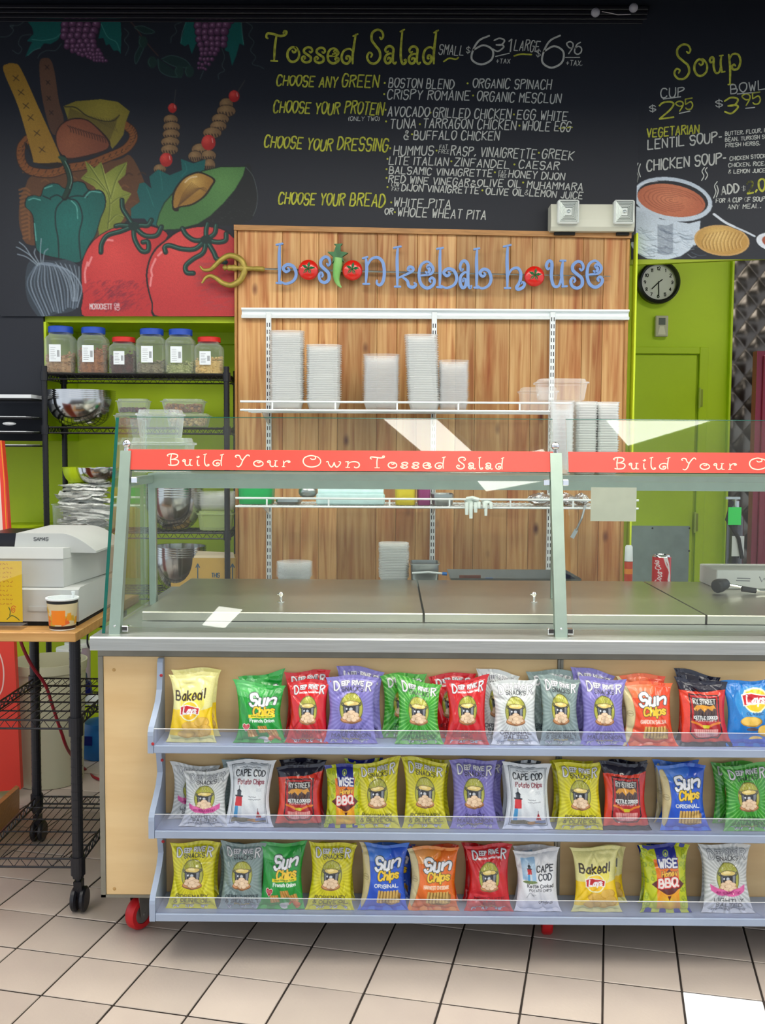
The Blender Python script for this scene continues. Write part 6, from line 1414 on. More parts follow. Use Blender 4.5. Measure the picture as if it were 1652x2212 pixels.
def ry():
    c = Can(108, 162, (222, 60, 34)); c.poly([(-5, -5), (105, -5), (105, 18), (60, 24), (-5, 26)], (20, 20, 40)); c.poly([(-5, 140), (105, 138), (105, 155), (-5, 155)], (24, 22, 36))
    c.poly([(82, 24), (105, 22), (105, 138), (84, 138)], (190, 24, 26), .7)
    c.poly([(18, 30), (82, 30), (86, 116), (74, 130), (28, 132), (15, 118)], (30, 22, 26)); c.poly([(20.5, 32.5), (79.5, 32.5), (83.2, 114), (73, 127.5), (29, 129.5), (17.6, 117)], (178, 34, 36)); c.poly([(24, 37), (76, 37), (78, 88), (24, 88)], (30, 26, 30))
    c.text('RY STREET', 50, 45, 10, 48, (196, 196, 190), 2.0); c.poly([(24, 52), (76, 52), (76, 76), (24, 76)], (84, 56, 46)); c.poly([(24, 62), (32, 54), (44, 52), (60, 55), (70, 52), (76, 62), (70, 60), (66, 66), (56, 60), (48, 68), (40, 60), (30, 68)], (216, 150, 40))
    for q in range(7): c.line([(28 + q * 7, 76), (30 + q * 7, 64 + (q * 5) % 7)], 2.4, (44, 30, 28))
    c.text('KETTLE COOKED', 51, 81, 6.5, 54, (240, 240, 236), 1.6); c.text('POTATO CHIPS', 51, 88, 4.5, 46, (206, 196, 190), 1.1)
    c.line([(20, 92), (34, 96), (48, 103), (66, 97), (82, 93)], 5, (226, 130, 30), 1, True); c.poly([(42, 98), (58, 98), (56, 106), (44, 106)], (216, 206, 40))
    c.poly([(24, 108), (77, 108), (74, 122), (64, 126), (34, 127), (27, 122)], (236, 170, 160))
    for q in range(12): c.line([(27 + q * 4.2, 109), (28 + q * 4.0, 124)], .9, (190, 66, 66), .9)
    c.line([(24, 116), (77, 116)], .8, (190, 66, 66)); return c
def wise():
    c = Can(108, 162, (196, 206, 20)); rr = random.Random(2)
    for k in range(40): x, y = rr.choice((rr.uniform(2, 22), rr.uniform(82, 98))), rr.uniform(5, 145); c.ell(x, y, 4, 5, (120, 150, 10)); c.ell(x, y, 3, 4, (180, 196, 30))
    c.poly([(24, 30), (78, 26), (80, 140), (30, 142)], (236, 120, 20), hl=(54, 124, 46, (250, 214, 30))); c.poly([(28, -5), (68, -5), (78, 44), (32, 46)], (20, 34, 140)); c.ell(50, 18, 6, 7, (150, 180, 60)); c.ell(50, 18, 4, 5, (30, 44, 120)); c.ell(50, 19, 2, 3, (200, 206, 90))
    c.text('WISE', 55, 38, 16, 40, (246, 246, 246), 3.6, ((20, 30, 110), 2.0)); c.poly([(14, 84), (56, 50), (92, 84), (56, 112)], (92, 28, 24)); c.text('Honey', 56, 59, 13, 36, (246, 196, 60), 2.4, ((110, 40, 20), 1.6), .1, .1)
    c.text('BBQ', 54, 79, 18, 46, (240, 226, 220), 5.0, ((206, 30, 24), 4.0), 0, .08); c.line([(34, 98), (56, 108), (80, 94), (74, 104), (56, 112), (38, 106)], 2.6, (244, 170, 40), 1, True); c.poly([(52, 110), (60, 110), (56, 120)], (90, 24, 20)); return c
YEL = dr((214, 206, 16), (236, 232, 60), (150, 144, 10), ('ROSEMARY', '& OLIVE OIL'), namecol=(96, 90, 40))
PUR = dr((126, 118, 190), (146, 140, 206), (86, 80, 150), ('SWEET', 'MAUI ONION'), namecol=(56, 50, 96))
GRN = dr((58, 160, 40), (150, 216, 120), (34, 120, 24), ('ZESTY', 'JALAPENO'), namecol=(30, 84, 30))
REDB = dr((204, 18, 26), (220, 30, 36), (170, 10, 20), ('MESQUITE', 'BBQ'), rays=False, small='Good Chips. Awesome Flavor', namecol=(126, 16, 22))
WHT = dr((206, 212, 210), (240, 244, 242), (140, 146, 146), ('ORIGINAL', 'SALTED'), seal=(246, 248, 248))
GRY = dr((132, 152, 148), (152, 172, 168), (100, 122, 118), ('CRACKED PEPPER', '& SEA SALT'), namecol=(56, 70, 72))
LGT = dr((206, 210, 206), (238, 240, 238), (120, 126, 124), ('LIGHTLY', 'SALTED'), ribbon=True, seal=(214, 218, 216), namecol=(76, 80, 80))
DES = {'yellow': (YEL, 'yellow ray-patterned chip bag with black pot emblem'), 'purple': (PUR, 'lavender ray-patterned chip bag with black pot emblem'), 'green': (GRN, 'green ray-patterned chip bag with black pot emblem'),
       'red': (REDB, 'plain red chip bag with black pot emblem'), 'white': (WHT, 'white ray-patterned chip bag with pot emblem'), 'grey': (GRY, 'grey-green chip bag with black pot emblem'), 'pink': (LGT, 'white chip bag with pink ribbon emblem'),
       'sgreen': (sun((24, 150, 50), (70, 190, 80), 'French Onion', tan=False, ribbon=True), 'green wholegrain snack bag with white and yellow script'), 'sblue': (sun((30, 84, 200), (60, 130, 230), 'ORIGINAL'), 'blue wholegrain snack bag with tan side strip'),
       'ssalsa': (sun((226, 70, 26), (240, 120, 60), 'GARDEN SALSA', namecol=(246, 206, 190)), 'red-orange wholegrain snack bag with tan side strip'), 'sched': (sun((232, 110, 20), (246, 160, 60), 'HARVEST CHEDDAR', namecol=(250, 216, 190)), 'orange wholegrain snack bag with tan side strip'),
       'baked': (baked, 'yellow and cream baked crisps bag'), 'lblue': (laysblue, 'bright blue crisps bag with round yellow and red logo'), 'cape': (cape, 'white crisps bag with red and blue lighthouse'), 'capek': (capek, 'white kettle crisps bag with small lighthouse picture'),
       'ry': (ry, 'red-orange kettle chip bag with black top'), 'wise': (wise, 'yellow-green honey barbecue chip bag with blue stripe')}
BACKC = {k: None for k in DES}
ART = {}
def art(k):
    if k not in ART: ART[k] = DES[k][0]().get(.03, 1)
    return ART[k]
M_bag = mat('glossy_bag_film', (200, 200, 200), .27, attr=True, spec=.6, coat=.5, bump=.12, bscale=55)
def bag(key, x0, x1, ytop, ybot, shelf, row, label, seed, tilt=0.0, rise=0.0):
    """row 0 = front, 1 = back. px box of the bag; tilt = sideways lean in px over its height; rise = px by which the right end of the top is higher"""
    rr = random.Random(seed); A = art(key)
    if row: A = A[::2, ::2]
    h, w_ = A.shape[:2]; fz = FZ[shelf]
    Yb_, Yt_ = (2.703, 2.742) if row == 0 else (2.760, 2.782)
    zt = Z_(ytop, Yt_, (x0 + x1) / 2); Hh = zt - fz; s = (Yb_ + Yt_) / 2 / F; W_ = (x1 - x0) * s; cx = X_((x0 + x1) / 2, (Yb_ + Yt_) / 2)
    u = np.linspace(-1, 1, w_); v = np.linspace(0, 1, h); U, V = np.meshgrid(u, v)   # v=0 top
    kw = rr.uniform(.85, 1.35); waist = 1 - (.13 + rr.uniform(0, .05)) * np.sin(np.pi * np.clip((V - .01) / .98, 0, 1)) ** .55 - .035 * np.sin(np.pi * np.clip(V, 0, 1) ** kw) ** 2 + .03 * np.exp(-((V - 1) / .05) ** 2) + .02 * np.exp(-(V / .05) ** 2)
    ph = [rr.uniform(0, 6.28) for _ in range(10)]
    X = U * W_ / 2 * (waist + .012 * np.sin(V * 9 + ph[0]) * np.sign(U) * (np.abs(U) > .0))
    T_ = .024 if row == 0 else .012
    env = np.clip(np.sin(np.pi * np.clip((V - .05) / .90, 0, 1)), 0, 1)
    bul = env ** .55 * (1 - np.abs(U) ** 2.6) ** .6
    D = T_ * bul
    # pleats from the seals and soft dents
    pl_t = np.exp(-((V - .07) / .10) ** 2); pl_b = np.exp(-((V - .94) / .08) ** 2)
    D = D + .0026 * pl_t * np.sin(U * 9 + ph[1] + 2 * np.sin(U * 3 + ph[2])) + .0026 * pl_b * np.sin(U * 11 + ph[3])
    D = D + .0016 * bul * np.sin(U * 5 + V * 9 + ph[4]) * np.sin(V * 6 - U * 3 + ph[5]) + .0012 * bul * np.sin(U * 13 - V * 17 + ph[6])
    # V shaped creases
    for q in range(7):
        uu, vv, an = rr.uniform(-.8, .8), rr.choice((rr.uniform(.1, .3), rr.uniform(.7, .92))), rr.uniform(-1.2, 1.2)
        dist = (U - uu) * math.sin(an) - (V - vv) * 1.5 * math.cos(an); al = (U - uu) * math.cos(an) + (V - vv) * 1.5 * math.sin(an)
        D = D - .0036 * np.exp(-(dist / .05) ** 2 - (al / .4) ** 2)
    Z = (1 - V) * Hh
    topw = (1 - V) ** 3
    Z = Z + topw * (1.4 * rise * s * U / 2 + .0036 * np.sin(U * 3.2 + ph[7])) + (V ** 8) * .0008 * (1 + np.sin(U * 4 + ph[8]))
    X = X + tilt * s * (1 - V)
    yy = Yb_ + (Yt_ - Yb_) * (1 - V) + .003 * np.sin(U * 2.5 + ph[9]) * ((1 - V) ** 4)
    flare = V ** 7 * .008
    pos = np.stack([X, yy - D - flare - Yb_, Z + .0006], -1)
    # back surface, sharing the outline
    st = 6; Ub = pos[::st, ::st].copy(); 
    e_r = np.unique(np.append(np.arange(0, h, st), h - 1)); e_c = np.unique(np.append(np.arange(0, w_, st), w_ - 1))
    bk = pos[np.ix_(e_r, e_c)].copy(); Db = (D * .45)[np.ix_(e_r, e_c)]; fb = flare[np.ix_(e_r, e_c)]
    bk[..., 1] = (yy[np.ix_(e_r, e_c)] - Yb_) + Db * .6 - fb + .0004
    hb, wb_ = bk.shape[:2]; ix = np.arange(hb * wb_).reshape(hb, wb_)
    eq = np.stack([ix[:-1, :-1], ix[:-1, 1:], ix[1:, 1:], ix[1:, :-1]], -1).reshape(-1, 4)
    ec = np.tile(A[4, w_ // 2], (hb * wb_, 1))
    o = grid_mesh('chip_bag', pos, A, M_bag, None, (bk.reshape(-1, 3), eq, ec)); o.location = (cx, Yb_, fz)
    tag(o, label, 'chip bag', 'snack bags on the blue display shelf'); return o
ROWS = [
 [('baked', 358, 466, 1455, 1, 0, 4), ('sgreen', 505, 620, 1476, 1, -6, -10), ('red', 618, 712, 1470, 1, 2, 4), ('purple', 702, 818, 1461, 1, 2, 0), ('green', 857, 962, 1470, 1, -2, -18), ('red', 965, 1062, 1466, 1, 2, 10), ('white', 1068, 1172, 1470, 1, 0, 6), ('grey', 1172, 1266, 1463, 1, 0, -6), ('purple', 1262, 1366, 1466, 1, 0, -4), ('ssalsa', 1356, 1474, 1474, 1, -4, 0), ('ry', 1478, 1594, 1470, 1, -4, -8), ('lblue', 1578, 1690, 1470, 1, 0, 6)],
 [('pink', 385, 492, 1664, 1, 2, 8), ('cape', 480, 590, 1642, 1, 4, 4), ('ry', 592, 700, 1652, 1, 2, 10), ('wise', 700, 792, 1652, 1, 0, -2), ('yellow', 768, 870, 1644, 1, 0, 14), ('yellow', 874, 976, 1641, 1, -2, -10), ('purple', 980, 1086, 1642, 1, -2, 0), ('cape', 1096, 1204, 1650, 1, 0, -4), ('yellow', 1212, 1318, 1648, 1, 0, 2), ('ry', 1312, 1420, 1648, 1, 0, -4), ('sblue', 1440, 1550, 1652, 1, -2, 0), ('green', 1580, 1690, 1652, 1, 0, 8)],
 [('yellow', 355, 466, 1819, 1, 2, 0), ('grey', 470, 572, 1821, 1, 0, -4), ('sgreen', 556, 660, 1820, 1, 2, 4), ('yellow', 662, 768, 1821, 1, 6, -6), ('sblue', 778, 888, 1823, 1, 2, 0), ('sched', 886, 1000, 1830, 1, 2, 4), ('red', 1014, 1120, 1825, 1, 0, 2), ('capek', 1124, 1226, 1836, 1, 0, 6), ('baked', 1250, 1360, 1830, 1, 0, 4), ('wise', 1402, 1514, 1824, 1, 2, 0), ('pink', 1537, 1652, 1824, 1, 0, 0)]]
BACKS = [
 [('baked', 366, 474, 1445, 0), ('sgreen', 512, 614, 1456, 0, 0, 14), ('red', 614, 714, 1450, 0, 0, 4), ('purple', 728, 832, 1443, 0, 0, -10), ('green', 824, 926, 1456, 0, 0, 4), ('red', 930, 1034, 1456, 0, 0, 6), ('white', 1036, 1130, 1450, 0, 0, -12), ('grey', 1146, 1256, 1449, 0, 0, 0), ('purple', 1244, 1340, 1448, 0, 0, -14), ('ssalsa', 1344, 1450, 1458, 0), ('ry', 1472, 1572, 1453, 0, 0, -14)],
 [('pink', 359, 470, 1652, 0, 0, -6), ('grey', 474, 560, 1640, 0), ('ry', 602, 706, 1640, 0), ('wise', 745, 830, 1640, 0), ('yellow', 898, 982, 1640, 0), ('purple', 1000, 1100, 1642, 0), ('cape', 1090, 1180, 1644, 0), ('yellow', 1200, 1296, 1643, 0), ('ry', 1330, 1416, 1643, 0), ('sblue', 1428, 1530, 1644, 0), ('green', 1558, 1650, 1646, 0)],
 [('yellow', 366, 474, 1822, 0), ('grey', 462, 566, 1823, 0), ('yellow', 690, 772, 1822, 0), ('sblue', 800, 904, 1822, 0), ('ssalsa', 892, 1000, 1826, 0), ('red', 1008, 1110, 1824, 0), ('capek', 1122, 1216, 1826, 0), ('baked', 1276, 1372, 1828, 0), ('wise', 1398, 1500, 1826, 0), ('pink', 1533, 1630, 1828, 0)]]
SHN = ('top', 'middle', 'bottom'); sd_ = 0
short = {'yellow': 'yellow', 'purple': 'lavender', 'green': 'ray-green', 'red': 'plain red', 'white': 'white ray', 'grey': 'grey-green', 'pink': 'pink-ribbon', 'sgreen': 'green wholegrain', 'sblue': 'blue wholegrain', 'ssalsa': 'red-orange wholegrain', 'sched': 'orange wholegrain', 'baked': 'baked', 'lblue': 'bright blue', 'cape': 'lighthouse', 'capek': 'kettle lighthouse', 'ry': 'black-topped red', 'wise': 'honey barbecue'}
mini = {'yellow': 'yellow pot-emblem', 'purple': 'lavender pot-emblem', 'green': 'ray-patterned green', 'red': 'plain red pot-emblem', 'white': 'white ray-patterned', 'grey': 'grey-green pot-emblem', 'pink': 'white pink-ribboned', 'sgreen': 'green wholegrain', 'sblue': 'blue wholegrain', 'ssalsa': 'red-orange wholegrain', 'sched': 'orange wholegrain', 'baked': 'yellow and cream', 'lblue': 'bright blue', 'cape': 'white lighthouse', 'capek': 'small-lighthouse kettle', 'ry': 'black-topped red', 'wise': 'yellow-green barbecue'}
for si in range(3):
    R_ = ROWS[si]
    for k, b in enumerate(R_):
        if k == 0: lb = '%s bag, front row, far left end of the %s shelf' % (mini[b[0]], SHN[si])
        elif k == len(R_) - 1: lb = '%s bag, front row, far right of the %s shelf' % (mini[b[0]], SHN[si])
        else: lb = '%s bag, %s shelf front, between %s and %s bags' % (mini[b[0]], SHN[si], short[R_[k - 1][0]], short[R_[k + 1][0]])
        sd_ += 1; bag(b[0], b[1], b[2], b[3], 0, si, 0, lb, sd_, b[5], b[6])
    for b in BACKS[si]:
        c_ = (b[1] + b[2]) / 2; f_ = min(R_, key=lambda q: abs((q[1] + q[2]) / 2 - c_)); kf = R_.index(f_)
        lf = short[R_[kf - 1][0]] if kf else None
        lb = '%s bag tucked behind the front %s bag, %s shelf' % (mini[b[0]], short[f_[0]], SHN[si]) + ((', beside %s' % lf) if lf and sum(q[0] == f_[0] for q in R_) > 1 else '')
        sd_ += 1; bag(b[0], b[1], b[2], b[3], 0, si, 1, lb, sd_, 0, b[6] if len(b) > 6 else 0)
# ------------------------------------------------------------------ rolling cart on the left
M_cart = mat('black_cart_metal', (24, 25, 32), .38, spec=.6); M_wood = mat('butcher_block', (206, 160, 98), .4, rgb2=(188, 138, 76), vscale=4, stretch=(1, 14, 14))
kx1 = X_(156, 2.97); kx0 = X_(66, 3.5); ky0, ky1 = 2.965, 3.50
cart = thing('rolling_cart', 'black wire cart with wooden top and casters beside the counter', 'cart', ((kx0 + kx1) / 2, 3.23, 0))
ct = MB(); ct.box(-1.62, X_(157, 2.925) , 2.925, 3.68, .842, .870, b=.002); ct.build('wood_top', M_wood, cart)
for x, y in ((kx1, ky0), (kx0, ky1), (kx0, ky0), (kx1, ky1)):
    p_ = MB(); p_.tube([(x, y, .11), (x, y, .84)], .0165, 16)
    for zc_ in (.165, .595): p_.tube([(x, y, zc_ - .045), (x, y, zc_ + .012)], .0215, 16)
    z = .2
    while z < .83: p_.tube([(x, y, z), (x, y, z + .0025)], .0172, 16); z += .0254
    po = p_.build('post', M_cart, cart)
    cs = MB(); cs.tube([(x, y, .075), (x, y, .11)], .008, 8); cs.prism([(y - .012, .1), (y + .02, .1), (y + .018, .04), (y, .04)], 'x', x - .012, x + .012)
    cso = cs.build('caster', M_cart, po)
    wl = MB()
    for sg in (-1, 1):
        l_ = MB().lathe([(.001, -.009), (.032, -.009), (.038, -.004), (.038, .004), (.032, .009), (.001, .009)], (0, 0, 0), 22)
        wl.add([(x + sg * .013 + p[2], y + .012 + p[0], p[1] + .0385) for p in l_.v], l_.f)
    wl.build('wheel', M_cart, cso, smooth=True)
mesh_shelf(cart, kx0, kx1, ky0, ky1, .60, wires_x=False, pitch=.026, m=M_cart, th=.030)
mesh_shelf(cart, kx0, kx1, ky0, ky1, .172, wires_x=False, pitch=.026, m=M_cart, th=.030)
hk = MB(); q = [P(x, y, 3.2) for x, y in ((191, 1352), (189, 1372), (189, 1390), (193, 1399), (199, 1396), (201, 1384))]; hk.tube([tuple(a) for a in crom(q, 5)], .0032, 6)
hk.tube([(kx1 - .03, 3.2, .838), (kx1 + .02, 3.2, .838)], .003, 6); hk.build('hook', M_cart, cart)
# cash register
M_reg = mat('register_grey_white', (188, 191, 188), .5, var=.02); M_reg2 = mat('register_grey_dark', (186, 190, 188), .5)
rx1 = X_(165, 3.03); zc = .8705
rg = thing('cash_register', 'grey white cash register seen from behind on the wooden cart top', 'cash register', (rx1 - .25, 3.3, zc))
MB().prism([(3.03, zc + .014), (3.03, .982), (3.05, .988), (3.56, .985), (3.56, zc + .014)], 'x', -1.45, rx1).build('drawer_base', M_reg, rg)
MB().box(-1.44, rx1 - .006, 3.038, 3.55, zc, zc + .013).build('base_shadow_gap', M_slot, rg)
bx1 = X_(134, 3.05)
bd = MB(); vs = [(-1.44, 3.045, .9885), (bx1, 3.045, .9885), (bx1 + .0, 3.045, 1.075), (-1.44, 3.045, 1.075), (-1.44, 3.50, .9885), (bx1 + .05, 3.50, .9885), (bx1 + .05, 3.50, 1.06), (-1.44, 3.50, 1.06)]
bd.add(vs, [(0, 1, 2, 3), (5, 4, 7, 6), (1, 5, 6, 2), (4, 0, 3, 7), (3, 2, 6, 7), (4, 5, 1, 0)]); bd.build('housing', M_reg, rg)
b2 = MB(); vs = [(-1.44, 3.041, 1.0755), (bx1 + .001, 3.041, 1.0755), (bx1 - .002, 3.05, 1.108), (-1.44, 3.05, 1.108), (-1.44, 3.50, 1.0605), (bx1 + .052, 3.50, 1.0605), (bx1 + .046, 3.49, 1.085), (-1.44, 3.49, 1.085)]
b2.add(vs, [(0, 1, 2, 3), (5, 4, 7, 6), (1, 5, 6, 2), (4, 0, 3, 7), (3, 2, 6, 7), (4, 5, 1, 0)]); b2.build('upper_shell', M_reg, rg)
x0_, x1_ = X_(27, 3.1), X_(126, 3.1)
hp = MB(); N_ = 10; prof_ = [(x0_, 1.088)]
zt_ = Z_(1152, 3.1, 80); xe = X_(204, 3.1)
prof_ = [(x0_ - .002, 1.09), (x0_ + .006, zt_)] + [(x1_ + (xe - x1_) * (i / N_), zt_ - (zt_ - 1.094) * (1 - math.cos(i / N_ * math.pi / 2))) for i in range(N_ + 1)] + [(xe, 1.088)]
hp.prism(prof_, 'y', 3.10, 3.42).build('printer_hood', M_reg, rg, smooth=True)
MB().box(x0_ - .09, x0_ - .004, 3.12, 3.3, 1.09, zt_ - .002).build('display', mat('display_black', (12, 12, 22), .3), rg)
tx = MB(); mk3 = lambda x, y: P(x, y, 3.0992); line_text(tx, 'SAM4S', 73, 1168, 104, 1168, 7, 1.5, mk3, .05, 0); tx.build('lettering', mat('register_print', (70, 74, 78), .6), rg)
MB().box(X_(56, 3.03), X_(96, 3.03), 3.0265, 3.0298, Z_(1320, 3.03, 70), Z_(1310, 3.03, 70)).build('key_slot', M_reg2, rg)
# menu card in an acrylic stand
YMn = 2.985; M_ycard = mat('yellow_card', (238, 200, 20), .5, var=.03)
mc = thing('menu_card', 'yellow menu card in a clear acrylic stand on the cart top', 'menu card', (X_(10, YMn), YMn, zc))
MB().box(X_(-60, YMn), X_(42, YMn), YMn, YMn + .001, zc + .02, Z_(1212, YMn, 20)).build('card', M_ycard, mc)
MB().box(X_(-62, YMn), X_(45, YMn), YMn - .0025, YMn - .0008, zc + .012, Z_(1210, YMn, 20)).box(X_(-62, YMn), X_(45, YMn), YMn - .03, YMn + .03, zc, zc + .012).build('acrylic_stand', glass_mat('clear_card_acrylic', (250, 250, 252), 1.45), mc)
ik = MB(); mk4 = lambda x, y: P(x, y, YMn - .0002)
rr = random.Random(9)
for k in range(10):   # the card's small print is out of focus in the photograph: wavering print lines, no words
    b_ = (25, 33, 29, 31, 27, 29, 23, 31, 33, 30)[k]; y_ = 1218 + k * 9.6
    strokes_mesh(ik, [[(x + q * 1.1, y_ + rr.uniform(-2, 2)) for q in range(rr.randint(3, 6))] for x in range(-50, b_ - 4, 8)], 1.0, lambda q: mk4(*q))
ik.build('small_print', mat('orange_ink', (196, 110, 30), .6), mc)
sw = MB(); strokes_mesh(sw, [crom([(15, 1338), (25, 1330), (35, 1334), (42, 1340)]), crom([(19, 1312), (22, 1320), (21, 1330)])], 1.8, lambda q: mk4(*q)); sw.build('swirl', mat('green_ink', (70, 100, 40), .6), mc)
s2 = MB(); strokes_mesh(s2, [[(29 + 4 * math.cos(t) * (t / 8), 1317 + 6 * math.sin(t) * (t / 8)) for t in np.linspace(1, 12, 24)]], 1.4, lambda q: mk4(*q)); s2.build('rose_print', mat('red_orange_ink', (222, 84, 40), .6), mc)
# soup cup
Yc_ = 2.985; cxx = X_(129, Yc_); sC = Yc_ / F; zt_ = Z_(1290, Yc_, 129); z0_ = zc + .0005; Hc = zt_ - z0_
cup = thing('soup_cup', 'patterned orange paper soup cup with white rim and plastic spoon', 'cup', (cxx, Yc_, z0_))
cc = Can(200, 60, (206, 190, 150), 0, 0, 200, 60, ss=2); rr = random.Random(4)
for k in range(46):
    x, y = rr.uniform(0, 200), rr.uniform(14, 54); cc.poly([(x, y), (x + rr.uniform(8, 20), y + rr.uniform(-2, 2)), (x + rr.uniform(8, 20), y + rr.uniform(8, 16)), (x - 2, y + rr.uniform(8, 16))], rr.choice([(226, 150, 20), (238, 120, 16), (196, 160, 40), (206, 186, 130), (214, 170, 60), (222, 90, 30)]), .9)
cc.poly([(84, 20), (116, 20), (116, 50), (84, 50)], (236, 130, 20)); cc.poly([(0, 0), (200, 0), (200, 7), (0, 7)], (24, 26, 26)); cc.poly([(0, 53), (200, 53), (200, 60), (0, 60)], (40, 20, 18))
ci = cc.get(); hh, ww = ci.shape[:2]; a = np.linspace(-math.pi, math.pi, ww); vv = np.linspace(0, 1, hh); A_, V_ = np.meshgrid(a, vv); R_ = (33 - 5 * V_) * sC
grid_mesh('cup_wall', np.stack([cxx + R_ * np.sin(A_), Yc_ - R_ * np.cos(A_), z0_ + .004 + (1 - V_) * (Hc - .010)], -1), ci, mat('cup_print', (200, 150, 60), .45, attr=True), cup)
MB().lathe([(33 * sC, Hc - .007), (35.5 * sC, Hc - .004), (35.5 * sC, Hc), (32 * sC, Hc), (26 * sC, .008), (.001, .008)], (cxx, Yc_, z0_), 32).build('rim', M_wht, cup, smooth=True)
MB().lathe([(27 * sC, 0), (28 * sC, .004), (.001, .004)], (cxx, Yc_, z0_), 32).build('foot', M_wht, cup)
MB().tube([(cxx + .0, Yc_, z0_ + .02), (cxx + .03, Yc_ + .01, zt_ + .002), tuple(P(158, 1277, Yc_ + .01))], [.003, .004, .006], 8).build('spoon', M_wht, cup, smooth=True)
# red sign, wooden kick board
M_rsign = mat('red_sign_panel', (222, 60, 44), .4, var=.06, vscale=2)
rs = thing('standing_sign', 'tall red standing board with pale swoosh at the left edge', 'sign board', (X_(0, 3.95), 3.95, .02))
poly = [(P(x, y, 3.95)[0], P(x, y, 3.95)[2]) for x, y in ((-200, 940), (4, 952), (12, 1040), (19, 1150), (29, 1370), (36, 1500), (45, 1705), (-200, 1730))]
MB().prism(poly, 'y', 3.95, 3.98).build('board', M_rsign, rs)
strokes = MB(); mk5 = lambda q: P(q[0], q[1], 3.949)
strokes_mesh(strokes, [crom([(-6, 1400), (5, 1430), (8, 1460), (4, 1490), (-8, 1510)])], 3, mk5); strokes.build('swoosh', mat('pale_pink_print', (232, 190, 180), .5), rs)
st2 = MB(); strokes_mesh(st2, [[(2, 952), (9, 1040), (14, 1150)]], 2.0, mk5); st2.build('yellow_stripe', mat('orange_stripe', (226, 150, 40), .5), rs)
st3 = MB(); strokes_mesh(st3, [[(-8, 952), (-4, 1040), (2, 1150)]], 9, mk5); st3.build('white_print', mat('sign_white_print', (226, 206, 196), .5), rs)
kb = MB(); a_, b_, c_, d_ = PZ(42, 1700, .16), PZ(42, 1752, .0), PZ(-60, 1860, .0), PZ(-60, 1790, .16)
kb.add([a_, b_, c_, d_] + [tuple(np.array(q) + np.array([-.02, .02, 0])) for q in (a_, b_, c_, d_)], [(0, 1, 2, 3), (7, 6, 5, 4), (0, 4, 5, 1), (1, 5, 6, 2), (2, 6, 7, 3), (3, 7, 4, 0)])
tag(kb.build('wooden_kickboard', M_wood), 'short slanted wooden kickboard on the floor below the red board', 'board')
# lime ledge box and letter trays
M_limeb = M_lime
lbx = MB(); xx0, xx1 = X_(17, 4.3), X_(55, 4.3); lbx.prism([(4.25, Z_(1148, 4.3, 30) - .08), (4.25, Z_(1140, 4.25, 30)), (4.9, Z_(1128, 4.9, 30)), (4.9, Z_(1148, 4.3, 30) - .08)], 'x', X_(-80, 4.3), xx1)
tag(lbx.build('lime_ledge', M_lime), 'low lime green ledge beside the red board', 'ledge')
tray = thing('letter_trays', 'stack of black letter trays holding papers on the dark wall', 'paper tray', (X_(30, 4.4), 4.4, Z_(945, 4.4, 30)))
M_pap = mat('white_paper', (222, 226, 228), .7)
for yy in (848, 889, 921, 950):
    z = Z_(yy + 12, 4.3, 30); MB().box(X_(-80, 4.3), X_(70, 4.3), 4.3, 4.487, z - .006, z).build('tray', M_black, tray)
    MB().box(X_(-80, 4.3), X_(68 if yy == 848 else 56, 4.3), 4.305, 4.47, z + .0005, z + (.016 if yy == 848 else .004)).build('papers', M_pap, tray)
crm = MB(); c0 = P(20, 915, 4.33); crm.ball(c0, .03, .02, .008, 10, 6).build('crumpled_paper', M_pap, tray)
# floor things seen under the cart
M_bin = mat('cream_plastic_bin', (196, 196, 166), .5, var=.04, vscale=4)
byc = 4.17; bxc = X_(97, byc); br_ = .155; bh = Z_(1425, byc, 97)
MBb = MB().lathe([(.001, .002), (br_ * .86, .002), (br_ * .87, .01), (br_ * .97, bh - .04), (br_ * 1.0, bh - .038), (br_ * 1.02, bh), (br_ * .99, bh), (br_ * .95, bh - .04), (br_ * .85, .012), (.001, .012)], (bxc, byc, 0), 48)
tag(MBb.build('waste_bin', M_bin, smooth=True), 'large cream round waste bin on the floor behind the cart', 'bin')
for k, (px_, yy, Yt, ww_, l_) in enumerate(((142, 1398, 4.44, 54, 'white lidded tub with pale violet body, left behind the bin'), (162, 1386, 4.58, 56, 'white lidded tub standing behind the other tub near the bin'))):
    z0_ = ZR[4] + .001; z1_ = Z_(yy, Yt, px_); t = thing('lidded_tub', l_, 'tub', (X_(px_, Yt), Yt, z0_)); r = ww_ / 2 * Yt / F
    MB().lathe([(.001, 0), (r * .9, 0), (r * .95, z1_ - z0_ - .02), (.001, z1_ - z0_ - .019)], (X_(px_, Yt), Yt, z0_), 28).build('body', mat('pale_violet_plastic', (196, 176, 196), .4), t, smooth=True)
    MB().lathe([(r, z1_ - z0_ - .022), (r * 1.02, z1_ - z0_ - .004), (r * .98, z1_ - z0_), (.001, z1_ - z0_)], (X_(px_, Yt), Yt, z0_), 28).build('lid', M_wht, t, smooth=True)
Ys_ = 4.40; z0_ = ZR[4] + .001; sbx = X_(192, Ys_); sp_ = thing('spray_bottle', 'white spray bottle with dark blue trigger under the rack', 'spray bottle', (sbx, Ys_, z0_)); zt_ = Z_(1500, Ys_, 192)
MB().lathe([(.001, 0), (.034, 0), (.036, .01), (.034, (zt_ - z0_) * .6), (.018, zt_ - z0_), (.001, zt_ - z0_)], (sbx, Ys_, z0_), 20).build('bottle', M_wht, sp_, smooth=True)
